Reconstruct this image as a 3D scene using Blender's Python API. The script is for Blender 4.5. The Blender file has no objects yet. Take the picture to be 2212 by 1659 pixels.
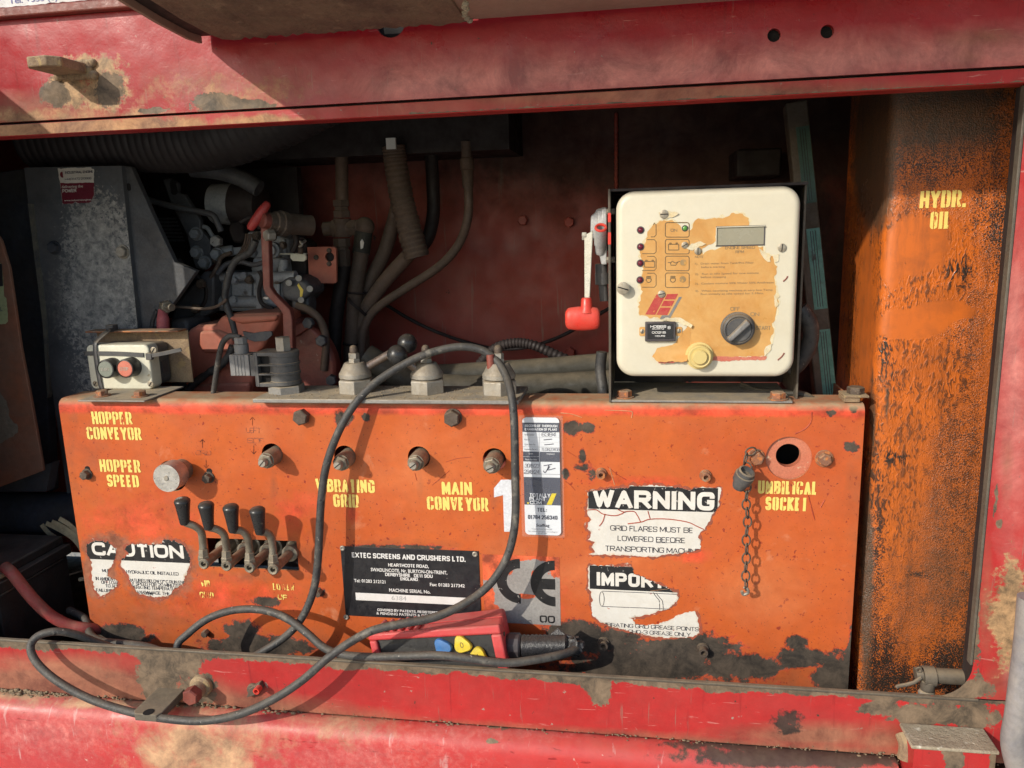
import bpy, bmesh, math, random
import numpy as np
from mathutils import Vector, Matrix
from mathutils.geometry import delaunay_2d_cdt

SC = bpy.context.scene
COL = SC.collection
rad = math.radians
random.seed(7)

# ------------------------------------------------------------------ camera
D = 1.05                      # metres from the camera to the face of the control panel (plane y = 0)
F = 1700.0                    # focal length, in pixels of a 2212 x 1659 picture
CX, CY = 1106.0, 829.5
AX = np.array([0.98725525, 0.00313548, -0.15911395])     # world x in camera axes (right, down, forward)
ADN = np.array([0.02892648, 0.97961624, 0.19878449])     # world -z
AYD = np.array([0.15649389, -0.20085364, 0.96704058])    # world y (into the machine)
cam = bpy.data.cameras.new('camera'); camo = bpy.data.objects.new('camera', cam); COL.objects.link(camo)
cam.sensor_fit = 'HORIZONTAL'; cam.sensor_width = 36.0; cam.lens = F / 2212.0 * 36.0
cam.clip_start = 0.02; cam.clip_end = 500
def cam2world(r, d, f):
    p = np.array([r, d, f]); return Vector((AX @ p, AYD @ p, -(ADN @ p)))
cr, cu, cb = cam2world(1, 0, 0), cam2world(0, -1, 0), cam2world(0, 0, -1)
camo.matrix_world = Matrix(((cr.x, cu.x, cb.x, 0), (cr.y, cu.y, cb.y, -D), (cr.z, cu.z, cb.z, 0), (0, 0, 0, 1)))
SC.camera = camo

# ------------------------------------------------------------------ light
SUN = Vector((0.75, 1.0, -0.63)).normalized()            # the way the sunlight travels
sl = bpy.data.lights.new('sun', 'SUN'); so = bpy.data.objects.new('sun', sl); COL.objects.link(so)
sl.energy = 3.0; sl.angle = rad(0.55); sl.color = (1.0, 0.93, 0.80)
so.rotation_euler = SUN.to_track_quat('-Z', 'Y').to_euler(); so.location = (-3, -4, 4)
w = bpy.data.worlds.new('World'); SC.world = w; w.use_nodes = True
wn = w.node_tree; bg = wn.nodes['Background']
sk = wn.nodes.new('ShaderNodeTexSky'); sk.sky_type = 'NISHITA'; sk.sun_disc = False
sk.sun_elevation = math.asin(-SUN.z); sk.sun_rotation = math.atan2(-SUN.x, -SUN.y)
wn.links.new(sk.outputs[0], bg.inputs[0]); bg.inputs[1].default_value = 0.15
SC.view_settings.view_transform = 'Standard'; SC.view_settings.look = 'None'
SC.view_settings.gamma = 1.0; SC.view_settings.exposure = 0.22
SC.view_settings.use_curve_mapping = False

# ------------------------------------------------------------------ measuring
def P(u, v, Y=0.0):
    """The point of the plane y = Y seen at (u, v)."""
    r = cam2world(u - CX, v - CY, F); t = (Y + D) / r.y
    return Vector((r.x * t, Y, r.z * t))
def PZ(u, v, Z):
    r = cam2world(u - CX, v - CY, F); t = Z / r.z
    return Vector((r.x * t, r.y * t - D, Z))
def PX(u, v, X):
    r = cam2world(u - CX, v - CY, F); t = X / r.x
    return Vector((X, r.y * t - D, r.z * t))
def PR(p):
    q = np.array([p[0], p[1] + D, p[2]])
    c = AX * q[0] - ADN * q[2] + AYD * q[1]
    return CX + F * c[0] / c[2], CY + F * c[1] / c[2]
def S(Y=0.0): return 0.00066 * (D + Y) / D

# ------------------------------------------------------------------ materials
def nd(nt, typ, ins=None, **props):
    n = nt.nodes.new(typ)
    for k, v in props.items(): setattr(n, k, v)
    for k, v in (ins or {}).items():
        s = n.inputs[k]
        if isinstance(v, bpy.types.NodeSocket): nt.links.new(v, s)
        else: s.default_value = v
    return n
def c4(c): return (c[0], c[1], c[2], 1.0)
def noise(nt, vec, scale, detail=4, rough=.6, dist=0.0, stretch=None):
    if stretch: vec = nd(nt, 'ShaderNodeMapping', {'Vector': vec, 'Scale': stretch}).outputs[0]
    return nd(nt, 'ShaderNodeTexNoise', {'Vector': vec, 'Scale': scale, 'Detail': detail, 'Roughness': rough, 'Distortion': dist}).outputs[0]
def mr(nt, x, a, b, c=0.0, d=1.0, smooth=False):
    return nd(nt, 'ShaderNodeMapRange', {0: x, 1: a, 2: b, 3: c, 4: d}, interpolation_type='SMOOTHSTEP' if smooth else 'LINEAR').outputs[0]
def mth(nt, op, a, b=0.0, clamp=False):
    return nd(nt, 'ShaderNodeMath', {0: a, 1: b}, operation=op, use_clamp=clamp).outputs[0]
def mixc(nt, f, a, b, mode='MIX'):
    n = nd(nt, 'ShaderNodeMix', data_type='RGBA', blend_type=mode)
    for i, v in ((0, f), (6, a), (7, b)):
        if isinstance(v, bpy.types.NodeSocket): nt.links.new(v, n.inputs[i])
        else: n.inputs[i].default_value = c4(v) if i else v
    return n.outputs[2]
def attr(nt, name):      # stored one higher than its field, so that a mesh without it reads -1 (none)
    return mth(nt, 'SUBTRACT', nd(nt, 'ShaderNodeAttribute', attribute_name=name).outputs['Fac'], 1.0)
def newmat(name):
    m = bpy.data.materials.new(name); m.use_nodes = True
    return m, m.node_tree, m.node_tree.nodes['Principled BSDF']
DUST = (0.36, 0.28, 0.18)
def surf(name, base, base2=None, vs=6.0, mott=.18, spots=(), attrs=(), dust=0.0, dustcol=DUST, rough=.5, rv=.2, metal=0.0,
         bump=.15, bs=150.0, spec=.5, coat=0.0, stretch=None, bstretch=None, film=None, bdist=.002, wave=0.0):
    """Worn surface. spots: (colour, scale, threshold, softness, stretch); attrs: (attribute, colour, noise scale, noise amount, softness, opacity);
    film: (colour, amount, scale) a thin uneven layer of dry dirt."""
    m, nt, b = newmat(name)
    tc = nd(nt, 'ShaderNodeTexCoord').outputs['Object']
    oi = nd(nt, 'ShaderNodeObjectInfo').outputs['Random']
    vec = nd(nt, 'ShaderNodeVectorMath', {0: tc, 1: nd(nt, 'ShaderNodeCombineXYZ', {0: oi, 1: oi}).outputs[0]}, operation='ADD').outputs[0]
    col = mixc(nt, mr(nt, noise(nt, vec, vs, 5, .6, .4, stretch), .35, .65), base, base2 or tuple(x * .8 for x in base))
    fine = mr(nt, noise(nt, vec, vs * 14, 5, .7, 0, stretch), .3, .7, 1 - mott, 1 + mott)
    col = mixc(nt, 1.0, col, nd(nt, 'ShaderNodeCombineColor', {0: fine, 1: fine, 2: fine}).outputs[0], 'MULTIPLY')
    rg = mr(nt, noise(nt, vec, vs * 5, 4, .6), .3, .7, max(rough - rv, .05), min(rough + rv, 1))
    hgt = None
    if film:
        f = mr(nt, noise(nt, vec, film[2], 7, .72, .5), .38, .72, 0, film[1])
        col = mixc(nt, f, col, film[0]); rg = mth(nt, 'ADD', rg, mth(nt, 'MULTIPLY', f, .3), True)
    for sp in spots:
        c, sc, th, sf = sp[:4]
        f = mr(nt, noise(nt, vec, sc, 5, .6, .3, sp[4] if len(sp) > 4 else None), th, th + sf)
        col = mixc(nt, f, col, c)
    for (an, c, ns, na, sf, op) in attrs:
        n1 = mth(nt, 'MULTIPLY', mth(nt, 'SUBTRACT', noise(nt, vec, ns, 9, .72, .2), .5), na)
        f = mr(nt, mth(nt, 'ADD', attr(nt, an), n1), 0.0, sf, 0, op)
        cc = mixc(nt, mr(nt, noise(nt, vec, ns * .55, 7, .75, .4), .36, .64), tuple(x * .65 for x in c), tuple(min(1, x * q) for x, q in zip(c, (2.3, 2.1, 1.9))))
        col = mixc(nt, f, col, cc)
        rg = mth(nt, 'ADD', rg, mth(nt, 'MULTIPLY', f, .25), True)
        if sf < .2: hgt = f if hgt is None else mth(nt, 'MAXIMUM', hgt, f)
    if dust:
        nz = nd(nt, 'ShaderNodeSeparateXYZ', {0: nd(nt, 'ShaderNodeNewGeometry').outputs['Normal']}).outputs[2]
        f = mth(nt, 'MULTIPLY', mr(nt, nz, .25, .85), mr(nt, noise(nt, vec, 30, 6, .7), .3, .6, .25, 1.0))
        f = mth(nt, 'MULTIPLY', f, dust, True)
        dc = mixc(nt, noise(nt, vec, 90, 5, .7), tuple(x * .7 for x in dustcol), tuple(min(1, x * 1.25) for x in dustcol))
        col = mixc(nt, f, col, dc); rg = mth(nt, 'ADD', rg, mth(nt, 'MULTIPLY', f, .4), True)
    h = noise(nt, vec, bs, 6, .65, 0, bstretch)
    if hgt is not None: h = mth(nt, 'SUBTRACT', h, mth(nt, 'MULTIPLY', hgt, 1.2))
    bp = nd(nt, 'ShaderNodeBump', {'Strength': bump, 'Distance': bdist, 'Height': h}).outputs[0]
    if wave: bp = nd(nt, 'ShaderNodeBump', {'Strength': wave, 'Distance': .03, 'Height': noise(nt, vec, 7, 3, .5), 'Normal': bp}).outputs[0]
    for k, v in (('Base Color', col), ('Roughness', rg), ('Normal', bp)): nt.links.new(v, b.inputs[k])
    b.inputs['Metallic'].default_value = metal; b.inputs['Specular IOR Level'].default_value = spec
    b.inputs['Coat Weight'].default_value = coat; b.inputs['Coat Roughness'].default_value = .25
    return m

# ------------------------------------------------------------------ mesh building
def frame(d, up=None):
    d = Vector(d).normalized()
    a = Vector(up) if up is not None else (Vector((0, 0, 1)) if abs(d.z) < .9 else Vector((1, 0, 0)))
    x = a.cross(d).normalized(); y = d.cross(x)
    return x, y, d
def catmull(pts, n=8):
    pts = [Vector(p) for p in pts]; out = []
    for i in range(len(pts) - 1):
        p0 = pts[i - 1] if i else pts[0] * 2 - pts[1]; p1, p2 = pts[i], pts[i + 1]
        p3 = pts[i + 2] if i + 2 < len(pts) else p2 * 2 - p1
        for k in range(n):
            t = k / n
            out.append(.5 * ((2 * p1) + (p2 - p0) * t + (2 * p0 - 5 * p1 + 4 * p2 - p3) * t * t + (3 * p1 - p0 - 3 * p2 + p3) * t ** 3))
    out.append(pts[-1]); return out
class MB:
    def __init__(s): s.v = []; s.f = []; s.m = []; s.cm = 0
    def add(s, vs, fs):
        o = len(s.v); s.v += [Vector(x) for x in vs]
        for f in fs: s.f.append([i + o for i in f]); s.m.append(s.cm)
        return s
    def hexa(s, p):          # 8 corners: bottom ring 0-3, top ring 4-7
        return s.add(p, [(3, 2, 1, 0), (4, 5, 6, 7), (0, 1, 5, 4), (1, 2, 6, 5), (2, 3, 7, 6), (3, 0, 4, 7)])
    def box(s, a, b):
        x0, x1 = sorted((a[0], b[0])); y0, y1 = sorted((a[1], b[1])); z0, z1 = sorted((a[2], b[2]))
        return s.hexa([(x0, y0, z0), (x1, y0, z0), (x1, y1, z0), (x0, y1, z0), (x0, y0, z1), (x1, y0, z1), (x1, y1, z1), (x0, y1, z1)])
    def obox(s, c, ax, ay, az):   # centre, three half vectors
        c, ax, ay, az = map(Vector, (c, ax, ay, az))
        return s.hexa([c - ax - ay - az, c + ax - ay - az, c + ax + ay - az, c - ax + ay - az, c - ax - ay + az, c + ax - ay + az, c + ax + ay + az, c - ax + ay + az])
    def lathe(s, o, d, prof, n=24, rot=0.0, up=None, cap0=True, cap1=True):
        o = Vector(o); x, y, d = frame(d, up); vs = []; fs = []
        for (t, r) in prof:
            for k in range(n):
                a = rot + 2 * math.pi * k / n
                vs.append(o + d * t + x * (r * math.cos(a)) + y * (r * math.sin(a)))
        for i in range(len(prof) - 1):
            for k in range(n):
                k2 = (k + 1) % n
                fs.append((i * n + k, i * n + k2, (i + 1) * n + k2, (i + 1) * n + k))
        if cap0: fs.append(tuple(reversed(range(n))))
        if cap1: fs.append(tuple((len(prof) - 1) * n + k for k in range(n)))
        return s.add(vs, fs)
    def cyl(s, a, b, r, r2=None, n=24):
        a, b = Vector(a), Vector(b); L = (b - a).length
        return s.lathe(a, b - a, [(0, r), (L, r if r2 is None else r2)], n)
    def hexn(s, o, d, af, h, rot=0.0, ch=.12):
        r = af / 2 / math.cos(math.pi / 6)
        return s.lathe(o, d, [(0, r), (h * (1 - ch * 1.2), r), (h, r * .86)], 6, rot)
    def tube(s, pts, r, n=10, sub=8, smooth=True, caps=True):
        c = catmull(pts, sub) if smooth else [Vector(p) for p in pts]
        N = len(c); rr = r if callable(r) else (lambda t: r)
        x = None; vs = []; fs = []
        for i in range(N):
            d = (c[min(i + 1, N - 1)] - c[max(i - 1, 0)]).normalized()
            if x is None: x = frame(d)[0]
            x = (x - d * x.dot(d)).normalized(); y = d.cross(x); R = rr(i / (N - 1))
            for k in range(n):
                a = 2 * math.pi * k / n; vs.append(c[i] + x * (R * math.cos(a)) + y * (R * math.sin(a)))
        for i in range(N - 1):
            for k in range(n):
                k2 = (k + 1) % n; fs.append((i * n + k, i * n + k2, (i + 1) * n + k2, (i + 1) * n + k))
        if caps: fs.append(tuple(reversed(range(n)))); fs.append(tuple((N - 1) * n + k for k in range(n)))
        return s.add(vs, fs)
    def torus(s, c, ax, R, r, n=24, m=10, sx=1.0, up=None):
        x, y, d = frame(ax, up); c = Vector(c); vs = []; fs = []
        for i in range(n):
            a = 2 * math.pi * i / n; rd = x * math.cos(a) + y * math.sin(a)
            q = c + x * (R * sx * math.cos(a)) + y * (R * math.sin(a))
            for k in range(m):
                b = 2 * math.pi * k / m; vs.append(q + rd * (r * math.cos(b)) + d * (r * math.sin(b)))
        for i in range(n):
            for k in range(m):
                fs.append((i * m + k, ((i + 1) % n) * m + k, ((i + 1) % n) * m + (k + 1) % m, i * m + (k + 1) % m))
        return s.add(vs, fs)
    def ball(s, c, r, n=20, sc=(1, 1, 1)):
        c = Vector(c); vs = []; fs = []; m = n // 2
        for i in range(m + 1):
            t = math.pi * i / m
            for k in range(n):
                a = 2 * math.pi * k / n
                vs.append(c + Vector((r * sc[0] * math.sin(t) * math.cos(a), r * sc[1] * math.sin(t) * math.sin(a), r * sc[2] * math.cos(t))))
        for i in range(m):
            for k in range(n): fs.append((i * n + k, (i + 1) * n + k, (i + 1) * n + (k + 1) % n, i * n + (k + 1) % n))
        return s.add(vs, fs)
    def prism(s, poly, vec):
        vec = Vector(vec); n = len(poly); a = [Vector(p) for p in poly]
        return s.add(a + [p + vec for p in a], [tuple(range(n)), tuple(reversed(range(n, 2 * n)))] + [(i, n + i, n + (i + 1) % n, (i + 1) % n) for i in range(n)])
    def uvprism(s, uv, Y, dep):
        return s.prism([P(u, v, Y) for u, v in uv], (0, dep, 0))
    def rrect(s, x0, x1, z0, z1, r, Y0, Y1, n=8, e=0.0, ne=4):
        """A slab with rounded corners in the xz plane, front at Y0 (front edge rounded by e), back at Y1."""
        def ring(ins, Y):
            rr = max(r - ins, .0005); pts = []
            for (cx, cz, a0) in ((x1 - r, z1 - r, 0), (x0 + r, z1 - r, 90), (x0 + r, z0 + r, 180), (x1 - r, z0 + r, 270)):
                for k in range(n + 1):
                    a = rad(a0 + 90 * k / n); pts.append(Vector((cx + rr * math.cos(a), Y, cz + rr * math.sin(a))))
            return pts
        rings = [ring(0, Y1)]
        if e: rings += [ring(e * (1 - math.cos(math.pi / 2 * k / ne)), Y0 + e * (1 - math.sin(math.pi / 2 * k / ne))) for k in range(ne + 1)]
        else: rings.append(ring(0, Y0))
        N = len(rings[0]); fs = []
        for i in range(len(rings) - 1):
            for k in range(N): fs.append((i * N + k, i * N + (k + 1) % N, (i + 1) * N + (k + 1) % N, (i + 1) * N + k))
        fs.append(tuple(range(N))); fs.append(tuple(reversed([(len(rings) - 1) * N + k for k in range(N)])))
        return s.add([p for q in rings for p in q], fs)
    def build(s, name, mat, parent=None, label=None, cat=None, group=None, kind=None, bevel=0, ang=35, seg=2, origin=None):
        if parent is not None: o = Vector(parent['o'])
        elif origin is not None: o = Vector(origin)
        else:
            A = np.array([tuple(v) for v in s.v]); lo, hi = A.min(0), A.max(0)
            o = Vector(((lo[0] + hi[0]) / 2, (lo[1] + hi[1]) / 2, lo[2]))
        me = bpy.data.meshes.new(name); me.from_pydata([tuple(v - o) for v in s.v], [], s.f)
        for m in (mat if isinstance(mat, (list, tuple)) else [mat]): me.materials.append(m)
        me.polygons.foreach_set('material_index', s.m)
        bm = bmesh.new(); bm.from_mesh(me); bmesh.ops.recalc_face_normals(bm, faces=bm.faces); bm.to_mesh(me); bm.free()
        me.polygons.foreach_set('use_smooth', [True] * len(me.polygons)); me.set_sharp_from_angle(angle=rad(ang))
        return link(name, me, o, parent, label, cat, group, kind, bevel, seg)
def link(name, me, o, parent=None, label=None, cat=None, group=None, kind=None, bevel=0, seg=2):
    ob = bpy.data.objects.new(name, me); COL.objects.link(ob)
    if parent is not None: ob.parent = parent
    else: ob.location = o
    ob['o'] = tuple(o)
    if bevel:
        b = ob.modifiers.new('bevel', 'BEVEL'); b.width = bevel; b.segments = seg; b.limit_method = 'ANGLE'; b.angle_limit = rad(38); b.harden_normals = False
    if label: ob['label'] = label
    if cat: ob['category'] = cat
    if group: ob['group'] = group
    if kind: ob['kind'] = kind
    return ob
def thing(name, label, cat, loc, group=None):
    e = bpy.data.objects.new(name, None); COL.objects.link(e); e.empty_display_size = .02
    e.location = Vector(loc); e['o'] = tuple(Vector(loc)); e['label'] = label; e['category'] = cat
    if group: e['group'] = group
    return e
def sub(ob, parent):     # hang a built part under another part (a sub-part): same origin, so no offset
    ob.parent = parent; return ob
def copy_thing(src, off, label):
    """A thing with copies of its parts and sub-parts, moved by off."""
    def rec(o, par):
        c = o.copy(); COL.objects.link(c)
        if par is not None: c.parent = par
        for ch in [x for x in o.children]: rec(ch, c)
        return c
    c = rec(src, None); c.location = src.location + Vector(off); c['o'] = tuple(c.location); c['label'] = label
    return c

def inside(px, pz, poly):
    r = np.zeros(px.shape, bool); n = len(poly)
    for i in range(n):
        x1, z1 = poly[i]; x2, z2 = poly[(i + 1) % n]
        if z1 == z2: continue
        c = ((z1 > pz) != (z2 > pz)) & (px < (x2 - x1) * (pz - z1) / (z2 - z1) + x1); r ^= c
    return r
def circ(cx, cz, r, n=28): return [(cx + r * math.cos(2 * math.pi * k / n), cz + r * math.sin(2 * math.pi * k / n)) for k in range(n)]
def fill2d(outer, holes=(), step=.006):
    """Triangles of a flat sheet with holes, with inner points every step metres."""
    loops = [list(outer)] + [list(h) for h in holes]; V = []; E = []
    def densify(lp):
        out = []
        for i in range(len(lp)):
            a, b = lp[i], lp[(i + 1) % len(lp)]; L = math.dist(a, b); k = max(1, int(L / step))
            out += [(a[0] + (b[0] - a[0]) * j / k, a[1] + (b[1] - a[1]) * j / k) for j in range(k)]
        return out
    for lp in loops:
        lp = densify(lp); o = len(V); V += lp; E += [(o + i, o + (i + 1) % len(lp)) for i in range(len(lp))]
    O = np.array(outer); g = np.stack(np.meshgrid(np.arange(O[:, 0].min() + step * .5, O[:, 0].max(), step), np.arange(O[:, 1].min() + step * .5, O[:, 1].max(), step)), -1).reshape(-1, 2)
    rs = np.random.RandomState(3); g = g + rs.uniform(-.2, .2, g.shape) * step
    ok = inside(g[:, 0], g[:, 1], outer)
    for h in holes: ok &= ~inside(g[:, 0], g[:, 1], h)
    B = np.array(V)
    if len(g) * len(B) < 6e7:
        d = np.full(len(g), 9.0)
        for i in range(0, len(B), 200): d = np.minimum(d, np.sqrt(((g[:, None, :] - B[None, i:i + 200, :]) ** 2).sum(-1)).min(1))
        ok &= d > step * .45
    V = [Vector(p) for p in V] + [Vector(p) for p in g[ok]]
    vo, eo, fo, *_ = delaunay_2d_cdt(V, E, [], 0, 1e-7)
    vo = np.array([tuple(p) for p in vo]); fo = np.array([f for f in fo if len(f) == 3])
    c = vo[fo].mean(1); k = inside(c[:, 0], c[:, 1], outer)
    for h in holes: k &= ~inside(c[:, 0], c[:, 1], h)
    fo = fo[k]; used = np.unique(fo); mp = -np.ones(len(vo), int); mp[used] = np.arange(len(used))
    return vo[used], mp[fo]
def sheet(name, outer, holes, step, mat, mapf, parent=None, thick=0.0, nrm=(0, 1, 0), attrs=None, walls=True, **kw):
    """A sheet filled in 2D and carried into space by mapf(a, b); thick pulls its rim back along nrm. attrs: name -> list of blobs in picture units."""
    v, f = fill2d(outer, holes, step); mb = MB(); pts = [Vector(mapf(a, b)) for a, b in v]
    mb.add(pts, [tuple(int(i) for i in t) for t in f])
    if thick and walls:
        for lp in [outer] + list(holes):
            k = len(lp); q = [Vector(mapf(*p)) for p in lp]; bk = [p + Vector(nrm) * thick for p in q]
            mb.add(q + bk, [(i, (i + 1) % k, k + (i + 1) % k, k + i) for i in range(k)])
    A = [PR(p) for p in mb.v] if attrs else None
    ob = mb.build(name, mat, parent, **kw)
    if attrs:
        A = np.array(A)
        for an, bl in attrs.items():
            fl = field(A, bl) + 1; at = ob.data.attributes.new(an, 'FLOAT', 'POINT'); at.data.foreach_set('value', fl.astype(np.float32))
            if an == 'wear': at = ob.data.attributes.new('rim', 'FLOAT', 'POINT'); at.data.foreach_set('value', (fl + .10).astype(np.float32))
    return ob
def field(A, blobs):
    """Largest of the blobs at each point: a blob (u, v, ru, rv[, amount]) is 1 at its centre, 0 on its ellipse; ('band', v0, v1, slope) grows downwards."""
    f = np.full(len(A), -1.0)
    for b in blobs:
        if b[0] == 'fn': g = b[1](A[:, 0], A[:, 1])
        else:
            g = 1 - np.sqrt(((A[:, 0] - b[0]) / b[2]) ** 2 + ((A[:, 1] - b[1]) / b[3]) ** 2)
            if len(b) > 4: g = np.where(g > 0, g * b[4], g)
        f = np.maximum(f, np.clip(g, -1, 1))
    return f
def addattr(ob, attrs):
    o = Vector(ob['o']); A = np.array([PR(v.co + o) for v in ob.data.vertices])
    for an, bl in attrs.items():
        at = ob.data.attributes.new(an, 'FLOAT', 'POINT'); at.data.foreach_set('value', (field(A, bl) + 1).astype(np.float32))
    return ob

_tc = {}
def glyph_mesh(s, bold):
    k = (s, bold)
    if k in _tc: return _tc[k]
    cu = bpy.data.curves.new('t', 'FONT'); cu.body = s; cu.size = 1.0; cu.offset = bold; cu.resolution_u = 4; cu.fill_mode = 'FRONT'
    ob = bpy.data.objects.new('t', cu); COL.objects.link(ob)
    dg = bpy.context.evaluated_depsgraph_get(); me = bpy.data.meshes.new_from_object(ob.evaluated_get(dg))
    bm = bmesh.new(); bm.from_mesh(me); bmesh.ops.triangulate(bm, faces=bm.faces)
    r = ([v.co.copy() for v in bm.verts], [[v.index for v in f.verts] for f in bm.faces])
    bm.free(); bpy.data.objects.remove(ob); bpy.data.meshes.remove(me); bpy.data.curves.remove(cu)
    _tc[k] = r; return r
def text_into(mb, s, org, w, h, bold=0.0, xd=(1, 0, 0), zd=(0, 0, 1), slant=0.0, clip=None):
    """Lettering of width w and capital height h, its lower left corner at org."""
    v, f = glyph_mesh(s, bold)
    if not v: return
    H = max(p.y for p in glyph_mesh('H', bold)[0]); x0 = min(p.x for p in v); x1 = max(p.x for p in v)
    sx, sy = w / (x1 - x0), h / H
    bm = bmesh.new(); bv = [bm.verts.new(((p.x - x0) * sx + slant * p.y * sy, p.y * sy, 0)) for p in v]
    for t in f:
        try: bm.faces.new([bv[i] for i in t])
        except ValueError: pass
    org = Vector(org); xd = Vector(xd); zd = Vector(zd)
    if clip is not None:
        for _ in range(3):
            es = [e for e in bm.edges if e.calc_length() > .0025]
            if not es: break
            bmesh.ops.subdivide_edges(bm, edges=es, cuts=1); bmesh.ops.triangulate(bm, faces=bm.faces)
        dl = []
        if bm.faces:
            bm.faces.ensure_lookup_table()
            C = np.array([tuple(org + xd * q.calc_center_median().x + zd * q.calc_center_median().y) for q in bm.faces])
            ok = np.zeros(len(C), bool)
            for cp in clip: ok |= inside(C[:, 0], C[:, 2], cp)
            bmesh.ops.delete(bm, geom=[q for q, k in zip(bm.faces[:], ok) if not k], context='FACES')
    bm.verts.index_update()
    mb.add([org + xd * q.co.x + zd * q.co.y for q in bm.verts], [[q.index for q in fc.verts] for fc in bm.faces]); bm.free()
# a plain block alphabet drawn with strokes; 'r' marks a rounded corner
_G = {'A': ['0,0 .5,1 1,0', '.2,.3 .8,.3'], 'B': ['0,0 0,1 1,1r 1,.52r 0,.52', '0,.52 1,.52r 1,0r 0,0'], 'C': ['1,.7 1,1r 0,1r 0,0r 1,0r 1,.3'], 'D': ['0,0 0,1 1,1r 1,0r 0,0'],
      'E': ['1,1 0,1 0,0 1,0', '0,.5 .85,.5'], 'F': ['1,1 0,1 0,0', '0,.5 .85,.5'], 'G': ['1,.7 1,1r 0,1r 0,0r 1,0r 1,.45 .6,.45'], 'H': ['0,0 0,1', '1,0 1,1', '0,.5 1,.5'], 'I': ['.5,0 .5,1'],
      'J': ['1,1 1,0r 0,0r 0,.3'], 'K': ['0,0 0,1', '1,1 .1,.42', '.35,.55 1,0'], 'L': ['0,1 0,0 1,0'], 'M': ['0,0 0,1 .5,.2 1,1 1,0'], 'N': ['0,0 0,1 1,0 1,1'], 'O': ['.5,1 1,1r 1,0r 0,0r 0,1r .5,1'],
      'P': ['0,0 0,1 1,1r 1,.45r 0,.45'], 'Q': ['.5,1 1,1r 1,0r 0,0r 0,1r .5,1', '.6,.3 1,0'], 'R': ['0,0 0,1 1,1r 1,.48r 0,.48', '.5,.48 1,0'], 'S': ['1,.76 1,1r 0,1r 0,.52r 1,.5r 1,0r 0,0r 0,.26'],
      'T': ['0,1 1,1', '.5,1 .5,0'], 'U': ['0,1 0,0r 1,0r 1,1'], 'V': ['0,1 .5,0 1,1'], 'W': ['0,1 .25,0 .5,.9 .75,0 1,1'], 'X': ['0,0 1,1', '0,1 1,0'], 'Y': ['0,1 .5,.45 1,1', '.5,.45 .5,0'], 'Z': ['0,1 1,1 0,0 1,0'],
      '0': ['.5,1 1,1r 1,0r 0,0r 0,1r .5,1'], '1': ['.1,.75 .6,1 .6,0'], '2': ['0,.72 0,1r 1,1r 1,.5r 0,.08 0,0 1,0'], '3': ['0,.75 0,1r 1,1r 1,.52r .4,.52', '.4,.52 1,.52r 1,0r 0,0r 0,.25'],
      '4': ['.8,0 .8,1 0,.3 1,.3'], '5': ['1,1 .05,1 .0,.55 1,.6r 1,0r 0,0r 0,.22'], '6': ['1,.78 1,1r 0,1r 0,0r 1,0r 1,.55r 0,.55'], '7': ['0,1 1,1 .35,0'], '8': ['.5,.52 1,.52r 1,1r 0,1r 0,.52r .5,.52', '.5,.52 1,.52r 1,0r 0,0r 0,.52r .5,.52'],
      '9': ['0,.22 0,0r 1,0r 1,1r 0,1r 0,.45r 1,.45'], '.': ['.5,0 .5,.01'], ',': ['.5,.05 .3,-.12'], '-': ['0,.42 1,.42'], ':': ['.5,.1 .5,.11', '.5,.6 .5,.61'], '/': ['0,0 1,1'], '&': ['1,0 .2,.75 .2,1r .8,1r .8,.7 0,.35 0,0r .7,0r 1,.4'],
      '%': ['0,0 1,1', '.1,.8 .11,.8', '.9,.2 .91,.2'], "(": ['.8,1 .2,.5 .8,0'], ')': ['.2,1 .8,.5 .2,0'], '+': ['.5,.2 .5,.8', '0,.5 1,.5'], '\u00b0': ['0,1 .6,1 .6,.75 0,.75 0,1']}
_GW = {'I': .0, '1': .5, 'M': 1.15, 'W': 1.35, '.': 0, ',': .1, ':': 0, '-': .5, ' ': .45, 'E': .72, 'F': .72, 'L': .72, 'J': .7, '/': .4, 'S': .84, 'T': .9, '(': .3, ')': .3}
def rounded(pts, r):
    out = []
    for i, (x, y, k) in enumerate(pts):
        if not k or i in (0, len(pts) - 1): out.append((x, y)); continue
        a = Vector(pts[i - 1][:2]); b = Vector((x, y)); c = Vector(pts[i + 1][:2])
        l1 = min(r, (a - b).length * .5); l2 = min(r, (c - b).length * .5); l = min(l1, l2)
        p, q = b + (a - b).normalized() * l, b + (c - b).normalized() * l
        for j in range(6): t = j / 5; z = p * (1 - t) ** 2 + b * 2 * t * (1 - t) + q * t * t; out.append((z.x, z.y))
    return out
def block_glyphs(s, w, h, t):
    """Stroke lettering: list of (polyline, char index) in metres, and stroke width."""
    T = t * h; n = len(s); gap = T * .36
    rel = [_GW.get(c, 1.0) for c in s]
    nsp = sum(1 for c in s if c == ' ')
    body = w - gap * (n - 1) - T * (n - nsp); k = max(body / max(sum(rel), .01), h * .02)
    x = 0; out = []
    for i, c in enumerate(s):
        cw = rel[i] * k
        if c == ' ': x += cw + gap; continue
        for st in _G.get(c, []):
            pts = []
            for q in st.split():
                f = q.endswith('r'); a, b = q.rstrip('r').split(','); pts.append((x + T / 2 + float(a) * cw, T / 2 + float(b) * (h - T), f))
            out.append((rounded(pts, .42 * min(cw if cw > T else h, h)), i))
        x += cw + T + gap
    return out, T
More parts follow.
